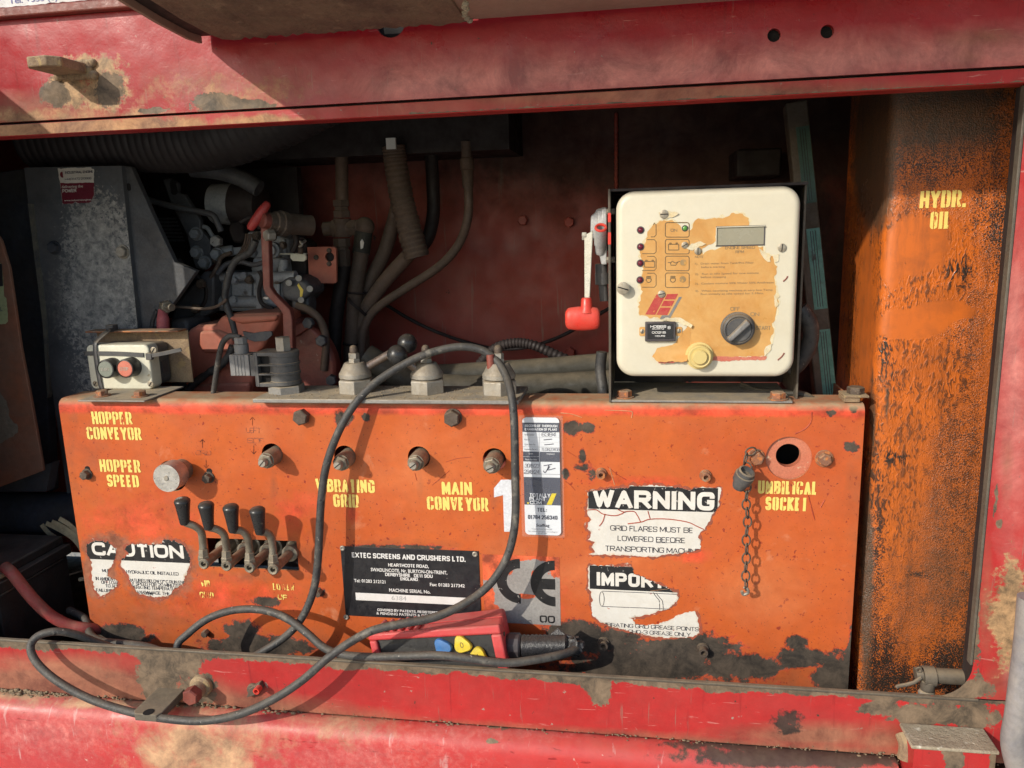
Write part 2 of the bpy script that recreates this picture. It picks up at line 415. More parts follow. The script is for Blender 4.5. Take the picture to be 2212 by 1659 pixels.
def block_mesh(s, w, h, t, rough, seed):
    """The strokes of a line of lettering joined into one flat triangle mesh."""
    st, T = block_glyphs(s, w, h, t); rs = random.Random(seed); V = []; FS = []
    def poly(q):
        ar = sum(q[i][0] * q[(i + 1) % len(q)][1] - q[(i + 1) % len(q)][0] * q[i][1] for i in range(len(q))) / 2
        if abs(ar) < 1e-12: return
        if ar < 0: q = q[::-1]
        o = len(V); V.extend(Vector((x, min(max(y, 0 if not low else -h), h))) for x, y in q); FS.append(list(range(o, o + len(q))))
    for pl, ci in st:
        low = s[ci] in ',;'; pl = [Vector(p) for p in pl]; N = len(pl); closed = (pl[0] - pl[-1]).length < 1e-7
        d = [(pl[i + 1] - pl[i]).normalized() for i in range(N - 1)]
        def ext(p, dr): return abs(dr.y) > .5 and (abs(p.y - T / 2) < T * .05 or abs(p.y - h + T / 2) < T * .05)
        q = [p.copy() for p in pl]
        if not closed:
            if ext(pl[0], d[0]) or s[ci] in '.:,': q[0] = pl[0] - d[0] * T / 2
            if ext(pl[-1], d[-1]) or s[ci] in '.:,': q[-1] = pl[-1] + d[-1] * T / 2
        for i in range(N - 1):
            n = Vector((-d[i].y, d[i].x)) * T / 2; poly([tuple(q[i] + n), tuple(q[i] - n), tuple(q[i + 1] - n), tuple(q[i + 1] + n)])
        for i in range(N if closed else N - 1):
            if i == 0 and not closed: continue
            a, b = d[i - 1 if i else N - 2], d[i % (N - 1)] if i < N - 1 else d[0]
            cr = a.x * b.y - a.y * b.x
            if abs(cr) < .02: continue
            sg = -1 if cr > 0 else 1; n1 = Vector((-a.y, a.x)) * sg * T / 2; n2 = Vector((-b.y, b.x)) * sg * T / 2; m = (n1 + n2); p = pl[i]
            if m.length < 1e-9: continue
            L = (T / 2) ** 2 / max(m.length / 2, T * .22); m = m.normalized() * min(L, T * 1.1)
            poly([tuple(p), tuple(p + n1), tuple(p + m), tuple(p + n2)])
    if not FS: return [], []
    vo, eo, fo, ov, oe, of = delaunay_2d_cdt(V, [], FS, 0, 1e-7)
    R = [Vector((p.x + rs.gauss(0, rough), p.y + rs.gauss(0, rough))) for p in vo] if rough else vo
    return R, [list(f) for f, o in zip(fo, of) if o and len(f) == 3]
def block_text(mb, s, org, w, h, t=.2, slant=0.0, stencil=False, clip=None, rough=0.0, seed=1):
    v, f = block_mesh(s, w, h, t, rough, seed); org = Vector(org)
    bm = bmesh.new(); bv = [bm.verts.new((p.x + slant * p.y, p.y, 0)) for p in v]
    for q in f:
        try: bm.faces.new([bv[i] for i in q])
        except ValueError: pass
    if stencil:
        st, T = block_glyphs(s, w, h, t)
        for i, ch in enumerate(s):
            if ch not in 'OPRDC': continue
            xs = [p[0] for pl, ci in st if ci == i for p in pl]; x0, x1 = min(xs) - T / 2, max(xs) + T / 2; xc = (x0 + x1) / 2; g = h * .024
            for q in (xc - g, xc + g): bmesh.ops.bisect_plane(bm, geom=bm.verts[:] + bm.edges[:] + bm.faces[:], plane_co=(q, 0, 0), plane_no=(1, 0, 0))
            bmesh.ops.delete(bm, geom=[q for q in bm.faces if abs(q.calc_center_median().x - xc) < g], context='FACES')
    if clip is not None and bm.faces:
        bmesh.ops.triangulate(bm, faces=bm.faces)
        for _ in range(4):
            es = [e for e in bm.edges if e.calc_length() > .0022]
            if not es: break
            bmesh.ops.subdivide_edges(bm, edges=es, cuts=1); bmesh.ops.triangulate(bm, faces=bm.faces)
        C = np.array([(org.x + q.calc_center_median().x, org.z + q.calc_center_median().y) for q in bm.faces]); ok = np.zeros(len(C), bool)
        for cp in clip: ok |= inside(C[:, 0], C[:, 1], cp)
        bmesh.ops.delete(bm, geom=[q for q, k in zip(bm.faces[:], ok) if not k], context='FACES')
    bm.verts.index_update()
    mb.add([org + Vector((q.co.x, 0, q.co.y)) for q in bm.verts], [[q.index for q in fc.verts] for fc in bm.faces]); bm.free()
def line_uv(mb, s, u0, v0, u1, cap, Y, t=None, bold=0.0, slant=0.0, stencil=False, clip=None, rough=0.0):
    a, b = P(u0, v0, Y), P(u1, v0, Y); c = P(u0, v0 - cap, Y)
    if t is not None and s.upper() == s: block_text(mb, s, a, b.x - a.x, c.z - a.z, t=t, slant=slant, stencil=stencil, clip=clip, rough=rough, seed=int(u0 * 7 + v0))
    else: text_into(mb, s, a, b.x - a.x, c.z - a.z, bold=bold, slant=slant, clip=clip)
def jag(poly, amp=.0015, step=.003, seed=1):
    rs = random.Random(seed); out = []; n = len(poly)
    for i in range(n):
        a, b = Vector(poly[i]), Vector(poly[(i + 1) % n]); L = (b - a).length; k = max(1, int(L / step)); nn = Vector((-(b - a).y, (b - a).x)).normalized()
        lo = 0
        for j in range(k):
            lo = lo * .6 + rs.gauss(0, amp) * .8
            q = a + (b - a) * (j / k) + (nn * (lo + rs.gauss(0, amp * .3)) if j else Vector((rs.gauss(0, amp * .4), rs.gauss(0, amp * .4))))
            out.append((q.x, q.y))
    return out
def uvpoly(uv, Y): return [(P(u, v, Y).x, P(u, v, Y).z) for u, v in uv]
# ------------------------------------------------------------------ the materials of the place
GRIME = (0.045, 0.036, 0.028); STEEL = (0.10, 0.09, 0.08)
M = {}
M['panel'] = surf('orange paint', (0.55, 0.120, 0.028), (0.50, 0.095, 0.026), vs=5, mott=.07, spec=.32, rough=.35, rv=.1, bump=.08, bs=260, wave=.25, film=((0.36, 0.11, 0.055), .28, 22),
    spots=[((0.27, 0.04, 0.022), 150, .650, .02), ((0.10, 0.045, 0.03), 330, .655, .02), ((0.27, 0.035, 0.02), 95, .665, .03), ((0.06, 0.035, 0.028), 210, .70, .03), ((0.62, 0.27, 0.15), 16, .64, .16), ((0.28, 0.04, 0.022), 45, .715, .03), ((0.05, 0.03, 0.025), 60, .745, .02)],
    attrs=[('pale', (0.56, 0.19, 0.085), 14, .8, .9, .45), ('redw', (0.42, 0.045, 0.022), 40, 1.0, .5, .8), ('glue', (0.16, 0.075, 0.05), 60, 1.2, .3, .8), ('film', (0.13, 0.058, 0.032), 26, 1.8, 1.0, .75), ('rim', (0.30, 0.045, 0.02), 62, 2.1, .10, .85), ('wear', (0.045, 0.038, 0.032), 62, 2.1, .14, 1.0)],
    dust=.95, dustcol=(0.42, 0.32, 0.20))
RED = dict(base=(0.46, 0.026, 0.026), base2=(0.38, 0.021, 0.022), vs=5, mott=.09, rough=.40, rv=.12, bump=.12, bs=200, spec=.35, wave=.22,
    film=((0.26, 0.075, 0.06), .28, 14),
    spots=[((0.25, 0.018, 0.02), 20, .60, .14, (6, 1, .4)), ((0.50, 0.16, 0.14), 26, .655, .06, (1, 1, 9)), ((0.30, 0.10, 0.08), 30, .66, .06, (7, 1, .35)), ((0.33, 0.22, 0.18), 70, .69, .04), ((0.06, 0.04, 0.03), 120, .69, .03)],
    attrs=[('pale', (0.36, 0.16, 0.15), 22, .9, .8, .75), ('film', (0.17, 0.085, 0.055), 18, .9, .8, .85), ('tan', (0.25, 0.16, 0.085), 45, 2.2, .5, .85), ('rusty', (0.24, 0.16, 0.09), 90, 2.2, .25, 1.0), ('wear', (0.105, 0.082, 0.06), 60, 1.7, .05, 1.0), ('black', (0.025, 0.02, 0.018), 70, 1.3, .15, .95)],
    dust=.5, dustcol=(0.32, 0.22, 0.15))
M['red'] = surf('faded red paint', **RED)
M['beamred'] = surf('faded maroon red beam paint', **{**RED, 'base': (0.38, 0.014, 0.020), 'base2': (0.30, 0.011, 0.017), 'film': ((0.24, 0.05, 0.045), .2, 14), 'rough': .29, 'rv': .08, 'spec': .38})
M['red_low'] = surf('dusty red door paint', (0.54, 0.040, 0.036), (0.50, 0.06, 0.065), vs=4, mott=.09, rough=.36, rv=.12, bump=.12, bs=190, spec=.4,
    film=((0.40, 0.075, 0.08), .35, 26),
    spots=[((0.60, 0.40, 0.34), 60, .69, .05), ((0.12, 0.08, 0.06), 75, .72, .03), ((0.55, 0.26, 0.25), 34, .63, .10, (3, 1, .5)), ((0.30, 0.02, 0.022), 30, .65, .05, (1, 1, 5))],
    attrs=[('pale', (0.44, 0.20, 0.19), 90, 2.8, 1.1, .5), ('tan', (0.30, 0.205, 0.13), 22, 2.0, .55, .92), ('wear', (0.13, 0.10, 0.07), 70, 2.2, .06, 1.0), ('black', (0.02, 0.016, 0.016), 80, 1.2, .2, .95)], dust=.15)
M['canopy'] = surf('rusty brown door skin', (0.20, 0.125, 0.085), (0.125, 0.075, 0.055), vs=14, mott=.22, rough=.8, bump=.9, bs=75, bdist=.004,
    spots=[((0.30, 0.21, 0.14), 40, .6, .1), ((0.06, 0.035, 0.03), 90, .66, .08)], film=((0.33, 0.24, 0.15), .5, 18))
M['canopy2'] = surf('dusty pink brown door skin', (0.36, 0.22, 0.17), (0.30, 0.17, 0.13), vs=10, mott=.1, rough=.75, bump=.25, bs=150, film=((0.32, 0.24, 0.17), .5, 12),
    spots=[((0.12, 0.07, 0.05), 120, .7, .05)])
M['rust'] = surf('rusted steel', (0.34, 0.24, 0.14), (0.19, 0.125, 0.08), vs=30, mott=.25, rough=.85, bump=.5, bs=240, spots=[((0.36, 0.25, 0.12), 60, .58, .08)], dust=.8, dustcol=(0.45, 0.36, 0.22))
M['bolt'] = surf('brown old bolt steel', (0.13, 0.10, 0.08), (0.09, 0.065, 0.05), vs=60, rough=.65, metal=.35, bump=.3, bs=500, dust=.5, spots=[((0.24, 0.18, 0.13), 160, .6, .1)])
M['boltred'] = surf('bolt with old orange paint', (0.32, 0.12, 0.055), (0.22, 0.10, 0.06), vs=90, rough=.7, bump=.4, bs=500, dust=.8, spots=[((0.50, 0.17, 0.05), 150, .52, .06), ((0.30, 0.22, 0.15), 110, .57, .08)])
M['zinc'] = surf('dull zinc plated steel', (0.42, 0.40, 0.36), (0.30, 0.28, 0.25), vs=40, mott=.1, rough=.5, metal=.55, bump=.15, bs=300, dust=.75, film=((0.34, 0.28, 0.20), .55, 60))
M['brass'] = surf('dirty zinc valve steel', (0.34, 0.31, 0.25), (0.22, 0.19, 0.15), vs=60, mott=.1, rough=.45, metal=.6, bump=.15, bs=400, dust=.5, film=((0.20, 0.16, 0.11), .6, 90))
M['alu'] = surf('worn aluminium', (0.56, 0.55, 0.53), (0.44, 0.43, 0.41), vs=60, mott=.12, rough=.42, metal=.7, bump=.15, bs=400, spots=[((0.25, 0.23, 0.2), 150, .68, .06)], dust=.4)
M['galv'] = surf('galvanised plate under dust', (0.30, 0.29, 0.27), (0.22, 0.21, 0.20), vs=20, rough=.6, metal=.3, bump=.2, bs=250, dust=1.1, dustcol=(0.44, 0.36, 0.25), spots=[((0.10, 0.08, 0.06), 140, .7, .05)])
M['cable'] = surf('black rubber cable sheath', (0.026, 0.028, 0.032), (0.042, 0.043, 0.046), vs=40, mott=.25, rough=.5, rv=.1, bump=.45, bs=260, film=((0.13, 0.115, 0.095), .5, 45), spots=[((0.17, 0.155, 0.13), 38, .60, .10), ((0.33, 0.30, 0.26), 150, .66, .05), ((0.012, 0.012, 0.013), 110, .62, .05)], dust=.2)
M['rubber'] = surf('black rubber', (0.022, 0.021, 0.021), (0.03, 0.029, 0.028), vs=50, rough=.5, bump=.2, bs=400, dust=.35, spots=[((0.16, 0.14, 0.11), 140, .68, .06)])
M['grip'] = surf('black plastic grip', (0.02, 0.02, 0.021), (0.028, 0.028, 0.029), vs=60, rough=.32, rv=.1, bump=.08, bs=500, dust=.1, spots=[((0.17, 0.14, 0.10), 150, .64, .07)])
M['plastic'] = surf('dusty black plastic', (0.055, 0.056, 0.062), (0.075, 0.076, 0.08), vs=60, rough=.5, bump=.1, bs=400, dust=.8, film=((0.16, 0.145, 0.125), .5, 70))
M['greyplastic'] = surf('dusty grey plastic', (0.20, 0.20, 0.205), (0.14, 0.14, 0.145), vs=60, rough=.55, bump=.15, bs=400, dust=.7, film=((0.28, 0.26, 0.23), .6, 80), stretch=(3, 1, 1))
M['white'] = surf('yellowed cream plastic', (0.64, 0.595, 0.475), (0.66, 0.625, 0.51), vs=7, mott=.03, rough=.38, rv=.08, bump=.05, bs=200, film=((0.60, 0.50, 0.30), .22, 16),
    spots=[((0.42, 0.33, 0.18), 55, .74, .05)], attrs=[('stain', (0.50, 0.36, 0.16), 60, 1.3, .4, .7)], dust=.25)
M['boxwhite'] = surf('cream button box plastic', (0.72, 0.71, 0.58), (0.66, 0.65, 0.54), vs=20, mott=.05, rough=.4, bump=.06, bs=200, film=((0.45, 0.37, 0.22), .3, 35), attrs=[('stain', (0.40, 0.27, 0.12), 60, 1.0, .4, .9)], dust=.4, spots=[((0.35, 0.27, 0.15), 70, .7, .06)])
M['amber'] = surf('amber dashboard decal', (0.58, 0.30, 0.085), (0.52, 0.25, 0.065), vs=12, mott=.05, rough=.42, bump=.08, bs=150, film=((0.66, 0.42, 0.16), .6, 30), spots=[((0.70, 0.56, 0.32), 80, .70, .05), ((0.72, 0.64, 0.45), 20, .71, .1)])
M['ink'] = surf('faded grey printing', (0.27, 0.19, 0.10), rough=.5, spots=[((0.55, 0.28, 0.06), 160, .66, .06)])
M['engine'] = surf('grey engine paint', (0.30, 0.315, 0.33), (0.21, 0.225, 0.24), vs=18, rough=.55, bump=.3, bs=220, dust=.6, dustcol=(0.22, 0.18, 0.14), spots=[((0.06, 0.05, 0.045), 40, .62, .1), ((0.32, 0.33, 0.33), 130, .72, .03)])
M['enginedark'] = surf('oily dark engine paint', (0.085, 0.09, 0.10), (0.055, 0.055, 0.06), vs=18, rough=.55, bump=.3, bs=220, dust=.5, dustcol=(0.12, 0.10, 0.08))
M['bell'] = surf('dusty red engine casing', (0.50, 0.14, 0.085), (0.42, 0.125, 0.085), vs=9, mott=.1, rough=.6, bump=.25, bs=160, dust=.6, dustcol=(0.40, 0.24, 0.16), film=((0.38, 0.17, 0.11), .5, 20), spots=[((0.06, 0.05, 0.045), 14, .70, .03)], attrs=[('wear', (0.06, 0.05, 0.045), 40, .8, .06, 1.0)])
M['rod'] = surf('dark red lever paint', (0.24, 0.06, 0.042), (0.17, 0.05, 0.038), vs=20, rough=.5, bump=.2, bs=250, spots=[((0.28, 0.18, 0.14), 90, .64, .08)])
M['wall'] = surf('dark red compartment paint', (0.38, 0.055, 0.034), (0.31, 0.047, 0.031), vs=4, mott=.08, rough=.55, bump=.1, bs=120, film=((0.22, 0.11, 0.085), .45, 8),
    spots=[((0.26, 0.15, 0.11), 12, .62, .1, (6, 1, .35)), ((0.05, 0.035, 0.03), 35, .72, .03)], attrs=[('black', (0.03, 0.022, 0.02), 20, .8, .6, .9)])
M['dark'] = surf('sooty dark steel and deep shade', (0.018, 0.012, 0.012), (0.024, 0.016, 0.015), vs=8, rough=.7, bump=.1)
M['cowl'] = surf('grey cowl paint flaking off zinc', (0.09, 0.10, 0.118), (0.07, 0.08, 0.095), vs=6, rough=.5, bump=.2, bs=150, film=((0.16, 0.15, 0.13), .4, 10),
    attrs=[('fleck', (0.20, 0.21, 0.215), 150, 2.6, .12, .9), ('dark', (0.045, 0.048, 0.055), 14, .5, .6, .8)])
M['bluepost'] = surf('dark blue grey steel', (0.05, 0.06, 0.08), (0.03, 0.034, 0.042), vs=7, spec=.25, rough=.75, bump=.15, film=((0.10, 0.085, 0.07), .5, 10))
M['brownpanel'] = surf('dirty orange brown side plate', (0.25, 0.085, 0.04), (0.15, 0.08, 0.055), vs=5, rough=.65, bump=.2, film=((0.15, 0.11, 0.08), .8, 9), spots=[((0.04, 0.03, 0.025), 60, .7, .04)])
M['hose'] = surf('brown dusty hose rubber', (0.125, 0.082, 0.06), (0.085, 0.06, 0.045), vs=14, rough=.7, bump=.25, bs=250, dust=.4)
M['hosegrey'] = surf('grey green dusty hose rubber', (0.052, 0.048, 0.036), (0.036, 0.034, 0.027), vs=14, rough=.7, bump=.2, bs=200, dust=.3)
M['ribhose'] = surf('black ribbed intake rubber', (0.03, 0.026, 0.028), rough=.6, bump=.1)
M['teal'] = surf('teal printed tape', (0.12, 0.33, 0.28), (0.09, 0.26, 0.22), vs=20, rough=.5, spots=[((0.06, 0.07, 0.055), 60, .62, .1)])
M['post'] = surf('dirty grey brown steel', (0.13, 0.11, 0.085), (0.08, 0.065, 0.05), vs=16, rough=.7, bump=.25, dust=.5)
M['redplastic'] = surf('red plastic', (0.68, 0.035, 0.02), (0.62, 0.03, 0.018), vs=20, mott=.05, rough=.4, bump=.1, bs=250, film=((0.50, 0.14, 0.10), .4, 25), dust=.3, dustcol=(0.5, 0.25, 0.2))
M['remote'] = surf('pink red remote shell', (0.60, 0.04, 0.045), (0.56, 0.045, 0.05), vs=18, mott=.06, rough=.45, bump=.12, bs=260, film=((0.45, 0.15, 0.13), .4, 22), dust=.35, dustcol=(0.42, 0.25, 0.2), spots=[((0.25, 0.10, 0.08), 110, .68, .06)])
M['silver'] = surf('silver painted casting', (0.52, 0.52, 0.52), (0.42, 0.42, 0.42), vs=30, rough=.45, metal=.3, bump=.15, dust=.3)
M['lever'] = surf('plated lever steel', (0.60, 0.58, 0.50), (0.5, 0.47, 0.38), vs=30, rough=.4, metal=.4, bump=.1)
M['sign'] = surf('weathered white sign', (0.66, 0.66, 0.66), (0.56, 0.54, 0.52), vs=12, rough=.5, spots=[((0.36, 0.09, 0.06), 26, .62, .03), ((0.30, 0.22, 0.16), 60, .66, .06)], film=((0.42, 0.36, 0.30), .4, 12))
M['signtext'] = surf('faded blue lettering', (0.12, 0.12, 0.30), rough=.5, spots=[((0.5, 0.45, 0.45), 60, .62, .06)])
M['bezel'] = surf('dark grey bezel', (0.07, 0.06, 0.065), rough=.45)
M['screw'] = surf('dull screw steel', (0.40, 0.36, 0.29), (0.28, 0.24, 0.18), vs=200, rough=.45, metal=.5, bump=.2, bs=800)
M['black'] = surf('matt black print', (0.014, 0.014, 0.016), (0.02, 0.02, 0.022), vs=60, rough=.45, mott=.1)
M['hole'] = surf('black for shaded holes', (0.008, 0.007, 0.007), rough=.9, bump=0)  # black colour stands for the shade inside holes and slots
M['scrape'] = surf('cream dried mud', (0.40, 0.34, 0.25), (0.30, 0.25, 0.18), vs=30, rough=.9, bump=.8, bs=160, bdist=.003, spots=[((0.62, 0.58, 0.48), 90, .6, .1)])
M['greypipe'] = surf('scuffed grey plastic pipe', (0.17, 0.165, 0.18), (0.22, 0.21, 0.22), vs=9, rough=.5, bump=.2, film=((0.42, 0.37, 0.31), .5, 18))
def paper(name, base, wearcol, wear, mott=.04, rough=.42, ws=120):
    return surf(name, base, attrs=[('edge', (0.33, 0.24, 0.16), 70, 2.2, .5, .75)] if base[0] > .5 else [], base2=tuple(x * .93 for x in base), vs=25, mott=mott, rough=rough, bump=.1, bs=200, spots=[(wearcol, ws, wear, .03), (wearcol, ws * .22, wear + .06, .02)], film=((base[0] * .75, base[1] * .68, base[2] * .58), .4, 40))
M['label'] = paper('torn white sticker', (0.70, 0.68, 0.64), (0.40, 0.07, 0.035), .685)
M['labelblack'] = paper('scratched black print', (0.016, 0.016, 0.018), (0.50, 0.47, 0.44), .66, ws=170)
M['labelwhite'] = paper('white print on black', (0.74, 0.72, 0.68), (0.40, 0.08, 0.04), .71)
M['labelink'] = paper('thin dark printing', (0.025, 0.025, 0.04), (0.62, 0.60, 0.56), .63, ws=260)
M['plate'] = paper('black name plate', (0.016, 0.016, 0.02), (0.33, 0.30, 0.26), .72, ws=150)
M['platewhite'] = paper('white plate lettering', (0.74, 0.74, 0.74), (0.05, 0.05, 0.05), .72, ws=260)
M['greylabel'] = surf('grey sticker', (0.33, 0.315, 0.30), (0.27, 0.25, 0.24), vs=20, rough=.5, spots=[((0.46, 0.09, 0.035), 34, .66, .02), ((0.5, 0.48, 0.45), 90, .7, .03)], attrs=[('peel', (0.40, 0.075, 0.03), 70, 1.6, .05, 1.0)])
M['cardwhite'] = surf('white inspection card', (0.74, 0.77, 0.82), (0.70, 0.73, 0.78), vs=10, mott=.02, rough=.25, bump=.02)
M['cardnavy'] = surf('navy card print', (0.055, 0.065, 0.10), (0.065, 0.075, 0.11), vs=10, mott=.03, rough=.25, bump=.02)
M['pen'] = surf('pen ink', (0.03, 0.03, 0.07), rough=.4)
M['yellow'] = surf('yellow print', (0.78, 0.62, 0.02), rough=.35)
M['numwhite'] = surf('pale vinyl numeral', (0.66, 0.68, 0.73), (0.60, 0.62, 0.68), vs=20, rough=.4, bump=.03)
def stencil_mat(name, lo, base=(0.84, 0.66, 0.17), back=(0.53, 0.12, 0.034)):
    return surf(name, base, (0.80, 0.60, 0.16), vs=30, mott=.05, rough=.5, bump=.1, bs=250, spots=[(back, 110, lo, .015, (1.5, 1, .7)), (back, 300, .66, .02)])
M['stencil'] = stencil_mat('yellow stencil paint', .63); M['stencilworn'] = stencil_mat('flaked yellow stencil paint', .60); M['stencilgone'] = stencil_mat('almost gone yellow stencil paint', .49)
M['clear'], _nt, _b = newmat('clear plastic sleeve')
_b.inputs['Base Color'].default_value = (.9, .85, .8, 1); _b.inputs['Roughness'].default_value = .2; _b.inputs['Alpha'].default_value = .05
def gloss(name, col, rough=.2, trans=0.0):
    m, nt, b = newmat(name); b.inputs['Base Color'].default_value = c4(col); b.inputs['Roughness'].default_value = rough; b.inputs['Transmission Weight'].default_value = trans
    nt.links.new(nd(nt, 'ShaderNodeBump', {'Strength': .05, 'Height': noise(nt, nd(nt, 'ShaderNodeTexCoord').outputs['Object'], 200)}).outputs[0], b.inputs['Normal']); return m
M['led'] = gloss('dark red lens', (0.14, 0.012, 0.03), .12); M['ledgreen'] = gloss('green lens', (0.10, 0.30, 0.06), .12)
M['lcd'] = surf('grey display glass', (0.31, 0.29, 0.22), (0.26, 0.25, 0.19), vs=12, rough=.2, mott=.03, bump=0)
M['cream'] = gloss('cream button', (0.62, 0.49, 0.20), .35)
M['blueb'] = surf('blue button', (0.06, 0.22, 0.55), rough=.4, film=((0.2, 0.25, 0.3), .3, 60)); M['yellowb'] = surf('yellow button', (0.80, 0.60, 0.04), rough=.4, film=((0.5, 0.4, 0.15), .4, 60))
M['startb'] = surf('grey green button face', (0.24, 0.26, 0.22), (0.20, 0.22, 0.185), vs=60, rough=.4); M['stopb'] = surf('faded red button face', (0.62, 0.20, 0.14), (0.55, 0.15, 0.10), vs=60, rough=.4)
M['tape'] = surf('shiny black tape', (0.02, 0.02, 0.024), (0.03, 0.03, 0.034), vs=60, rough=.3, bump=.5, bs=130, bdist=.003, bstretch=(2.5, 1, 1), dust=.08)
M['dapple'] = surf('tan sun dapple', (0.75, 0.65, 0.40), (0.5, 0.41, 0.25), vs=70, rough=.8, bump=.3)  # bright tan that stands for dappled sunlight
M['batt'] = surf('dusty black battery case', (0.020, 0.020, 0.022), (0.032, 0.030, 0.028), vs=12, rough=.5, bump=.25, bs=160, dust=.7, dustcol=(0.26, 0.235, 0.19), film=((0.06, 0.052, 0.042), .5, 20))
M['redcable'] = surf('dusty red battery cable', (0.36, 0.045, 0.045), (0.30, 0.06, 0.055), vs=20, rough=.6, bump=.2, film=((0.22, 0.14, 0.10), .7, 30), dust=.3)

def tank_material():
    """Orange tank paint wet with streaks and wrinkles of black oil."""
    m, nt, b = newmat('orange tank paint under oil')
    tc = nd(nt, 'ShaderNodeTexCoord').outputs['Object']
    warp = nd(nt, 'ShaderNodeVectorMath', {0: tc, 1: nd(nt, 'ShaderNodeVectorMath', {0: nd(nt, 'ShaderNodeTexNoise', {'Vector': tc, 'Scale': 28, 'Detail': 3}).outputs[1], 3: .012}, operation='SCALE').outputs[0]}, operation='ADD').outputs[0]
    worm = noise(nt, warp, 270, 2.0, .5, .9, (1, 1, .34)); dot = noise(nt, warp, 560, 3, .55, .3); run = noise(nt, warp, 75, 5, .65, .2, (1, 1, .09))
    vert = attr(nt, 'vert'); big = noise(nt, tc, 9, 5, .6)
    rid = mixc(nt, mr(nt, mth(nt, 'ADD', vert, mth(nt, 'MULTIPLY', mth(nt, 'SUBTRACT', big, .5), 1.2)), -.1, .3), nd(nt, 'ShaderNodeCombineColor', {0: dot, 1: dot, 2: dot}).outputs[0], nd(nt, 'ShaderNodeCombineColor', {0: worm, 1: worm, 2: worm}).outputs[0])
    rid = nd(nt, 'ShaderNodeSeparateColor', {0: rid}).outputs[0]
    smooth = attr(nt, 'smooth'); sm = mr(nt, mth(nt, 'ADD', smooth, mth(nt, 'MULTIPLY', mth(nt, 'SUBTRACT', noise(nt, tc, 45, 5, .7), .5), .8)), 0, .12)
    dens = attr(nt, 'black'); dn = mth(nt, 'ADD', mr(nt, dens, -.3, 1.2, 0, .22), mth(nt, 'MULTIPLY', mth(nt, 'SUBTRACT', noise(nt, tc, 60, 6, .7), .5), .45))
    thr = mth(nt, 'SUBTRACT', mth(nt, 'ADD', .535, mth(nt, 'MULTIPLY', sm, .2)), dn)
    thr = mth(nt, 'SUBTRACT', thr, mth(nt, 'MULTIPLY', mth(nt, 'SUBTRACT', run, .5), .35)); oil = mr(nt, mth(nt, 'SUBTRACT', rid, thr), -.03, .10); oil = mth(nt, 'MULTIPLY', oil, mr(nt, mth(nt, 'SUBTRACT', attr(nt, 'brown'), attr(nt, 'black')), -.2, .8, 1.0, .88))
    org = mixc(nt, big, (0.66, 0.155, 0.018), (0.50, 0.115, 0.016))
    brown = mixc(nt, mr(nt, noise(nt, tc, 22, 5, .7), .45, .65, 0, .5), org, (0.27, 0.075, 0.02))
    brown = mixc(nt, mr(nt, mth(nt, 'ADD', attr(nt, 'brown'), mth(nt, 'MULTIPLY', mth(nt, 'SUBTRACT', noise(nt, tc, 35, 6, .7), .5), 1.2)), -.1, .8, 0, .5), brown, (0.29, 0.085, 0.026))
    brown = mixc(nt, mr(nt, run, .5, .72, 0, .55), brown, (0.20, 0.06, 0.02))
    col = mixc(nt, oil, brown, mixc(nt, mr(nt, mth(nt, 'ADD', dens, noise(nt, tc, 50)), .1, .9), (0.15, 0.052, 0.021), (0.032, 0.022, 0.017)))
    film = mr(nt, mth(nt, 'ADD', attr(nt, 'film'), mth(nt, 'MULTIPLY', mth(nt, 'SUBTRACT', noise(nt, tc, 30, 6, .7), .5), .7)), 0, .5, 0, .9)  # oil film, plus shade painted on the upper left side
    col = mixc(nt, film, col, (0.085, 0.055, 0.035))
    nt.links.new(col, b.inputs['Base Color'])
    h = mth(nt, 'ADD', rid, mth(nt, 'MULTIPLY', sm, mth(nt, 'SUBTRACT', .5, rid)))
    nt.links.new(nd(nt, 'ShaderNodeBump', {'Strength': .55, 'Distance': .003, 'Height': h}).outputs[0], b.inputs['Normal'])
    nt.links.new(mixc(nt, sm, (.27, .27, .27), (.42, .42, .42)), b.inputs['Roughness']); b.inputs['Specular IOR Level'].default_value = .5
    return m
M['tank'] = tank_material()

# ------------------------------------------------------------------ setting: ground in front of the machine (below the picture)
gm = surf('pale trodden gravel ground', (0.46, 0.41, 0.33), (0.38, 0.33, 0.26), vs=2, rough=.9, bump=.6, bs=40, bdist=.02)
MB().add([(-60, -60, -1.55), (60, -60, -1.55), (60, 60, -1.55), (-60, 60, -1.55)], [(0, 1, 2, 3)]).build('ground', gm, label='pale dusty gravel ground under the machine', cat='ground', kind='structure')

# ------------------------------------------------------------------ compartment shell
YB = .55
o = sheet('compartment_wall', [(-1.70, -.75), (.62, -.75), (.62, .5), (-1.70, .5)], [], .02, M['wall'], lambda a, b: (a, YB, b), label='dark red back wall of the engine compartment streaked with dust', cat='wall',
    attrs={'black': [(430, 430, 300, 230, 1.6), (1500, 250, 1200, 260, 1.3), (900, 200, 900, 200, 1.3), (1700, 500, 200, 500, 1.0), (1900, 700, 300, 500)]})  # black blobs paint the compartment's deep shade into the wall colour
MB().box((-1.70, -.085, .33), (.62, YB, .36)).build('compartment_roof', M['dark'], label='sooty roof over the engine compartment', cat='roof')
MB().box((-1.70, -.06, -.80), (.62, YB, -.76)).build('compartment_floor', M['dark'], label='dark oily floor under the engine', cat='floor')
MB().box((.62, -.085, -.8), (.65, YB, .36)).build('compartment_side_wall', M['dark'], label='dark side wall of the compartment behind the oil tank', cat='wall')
MB().box((-1.73, -.085, -.8), (-1.70, YB, .36)).build('compartment_end_wall', M['dark'], label='dark end wall of the compartment behind the battery', cat='wall')
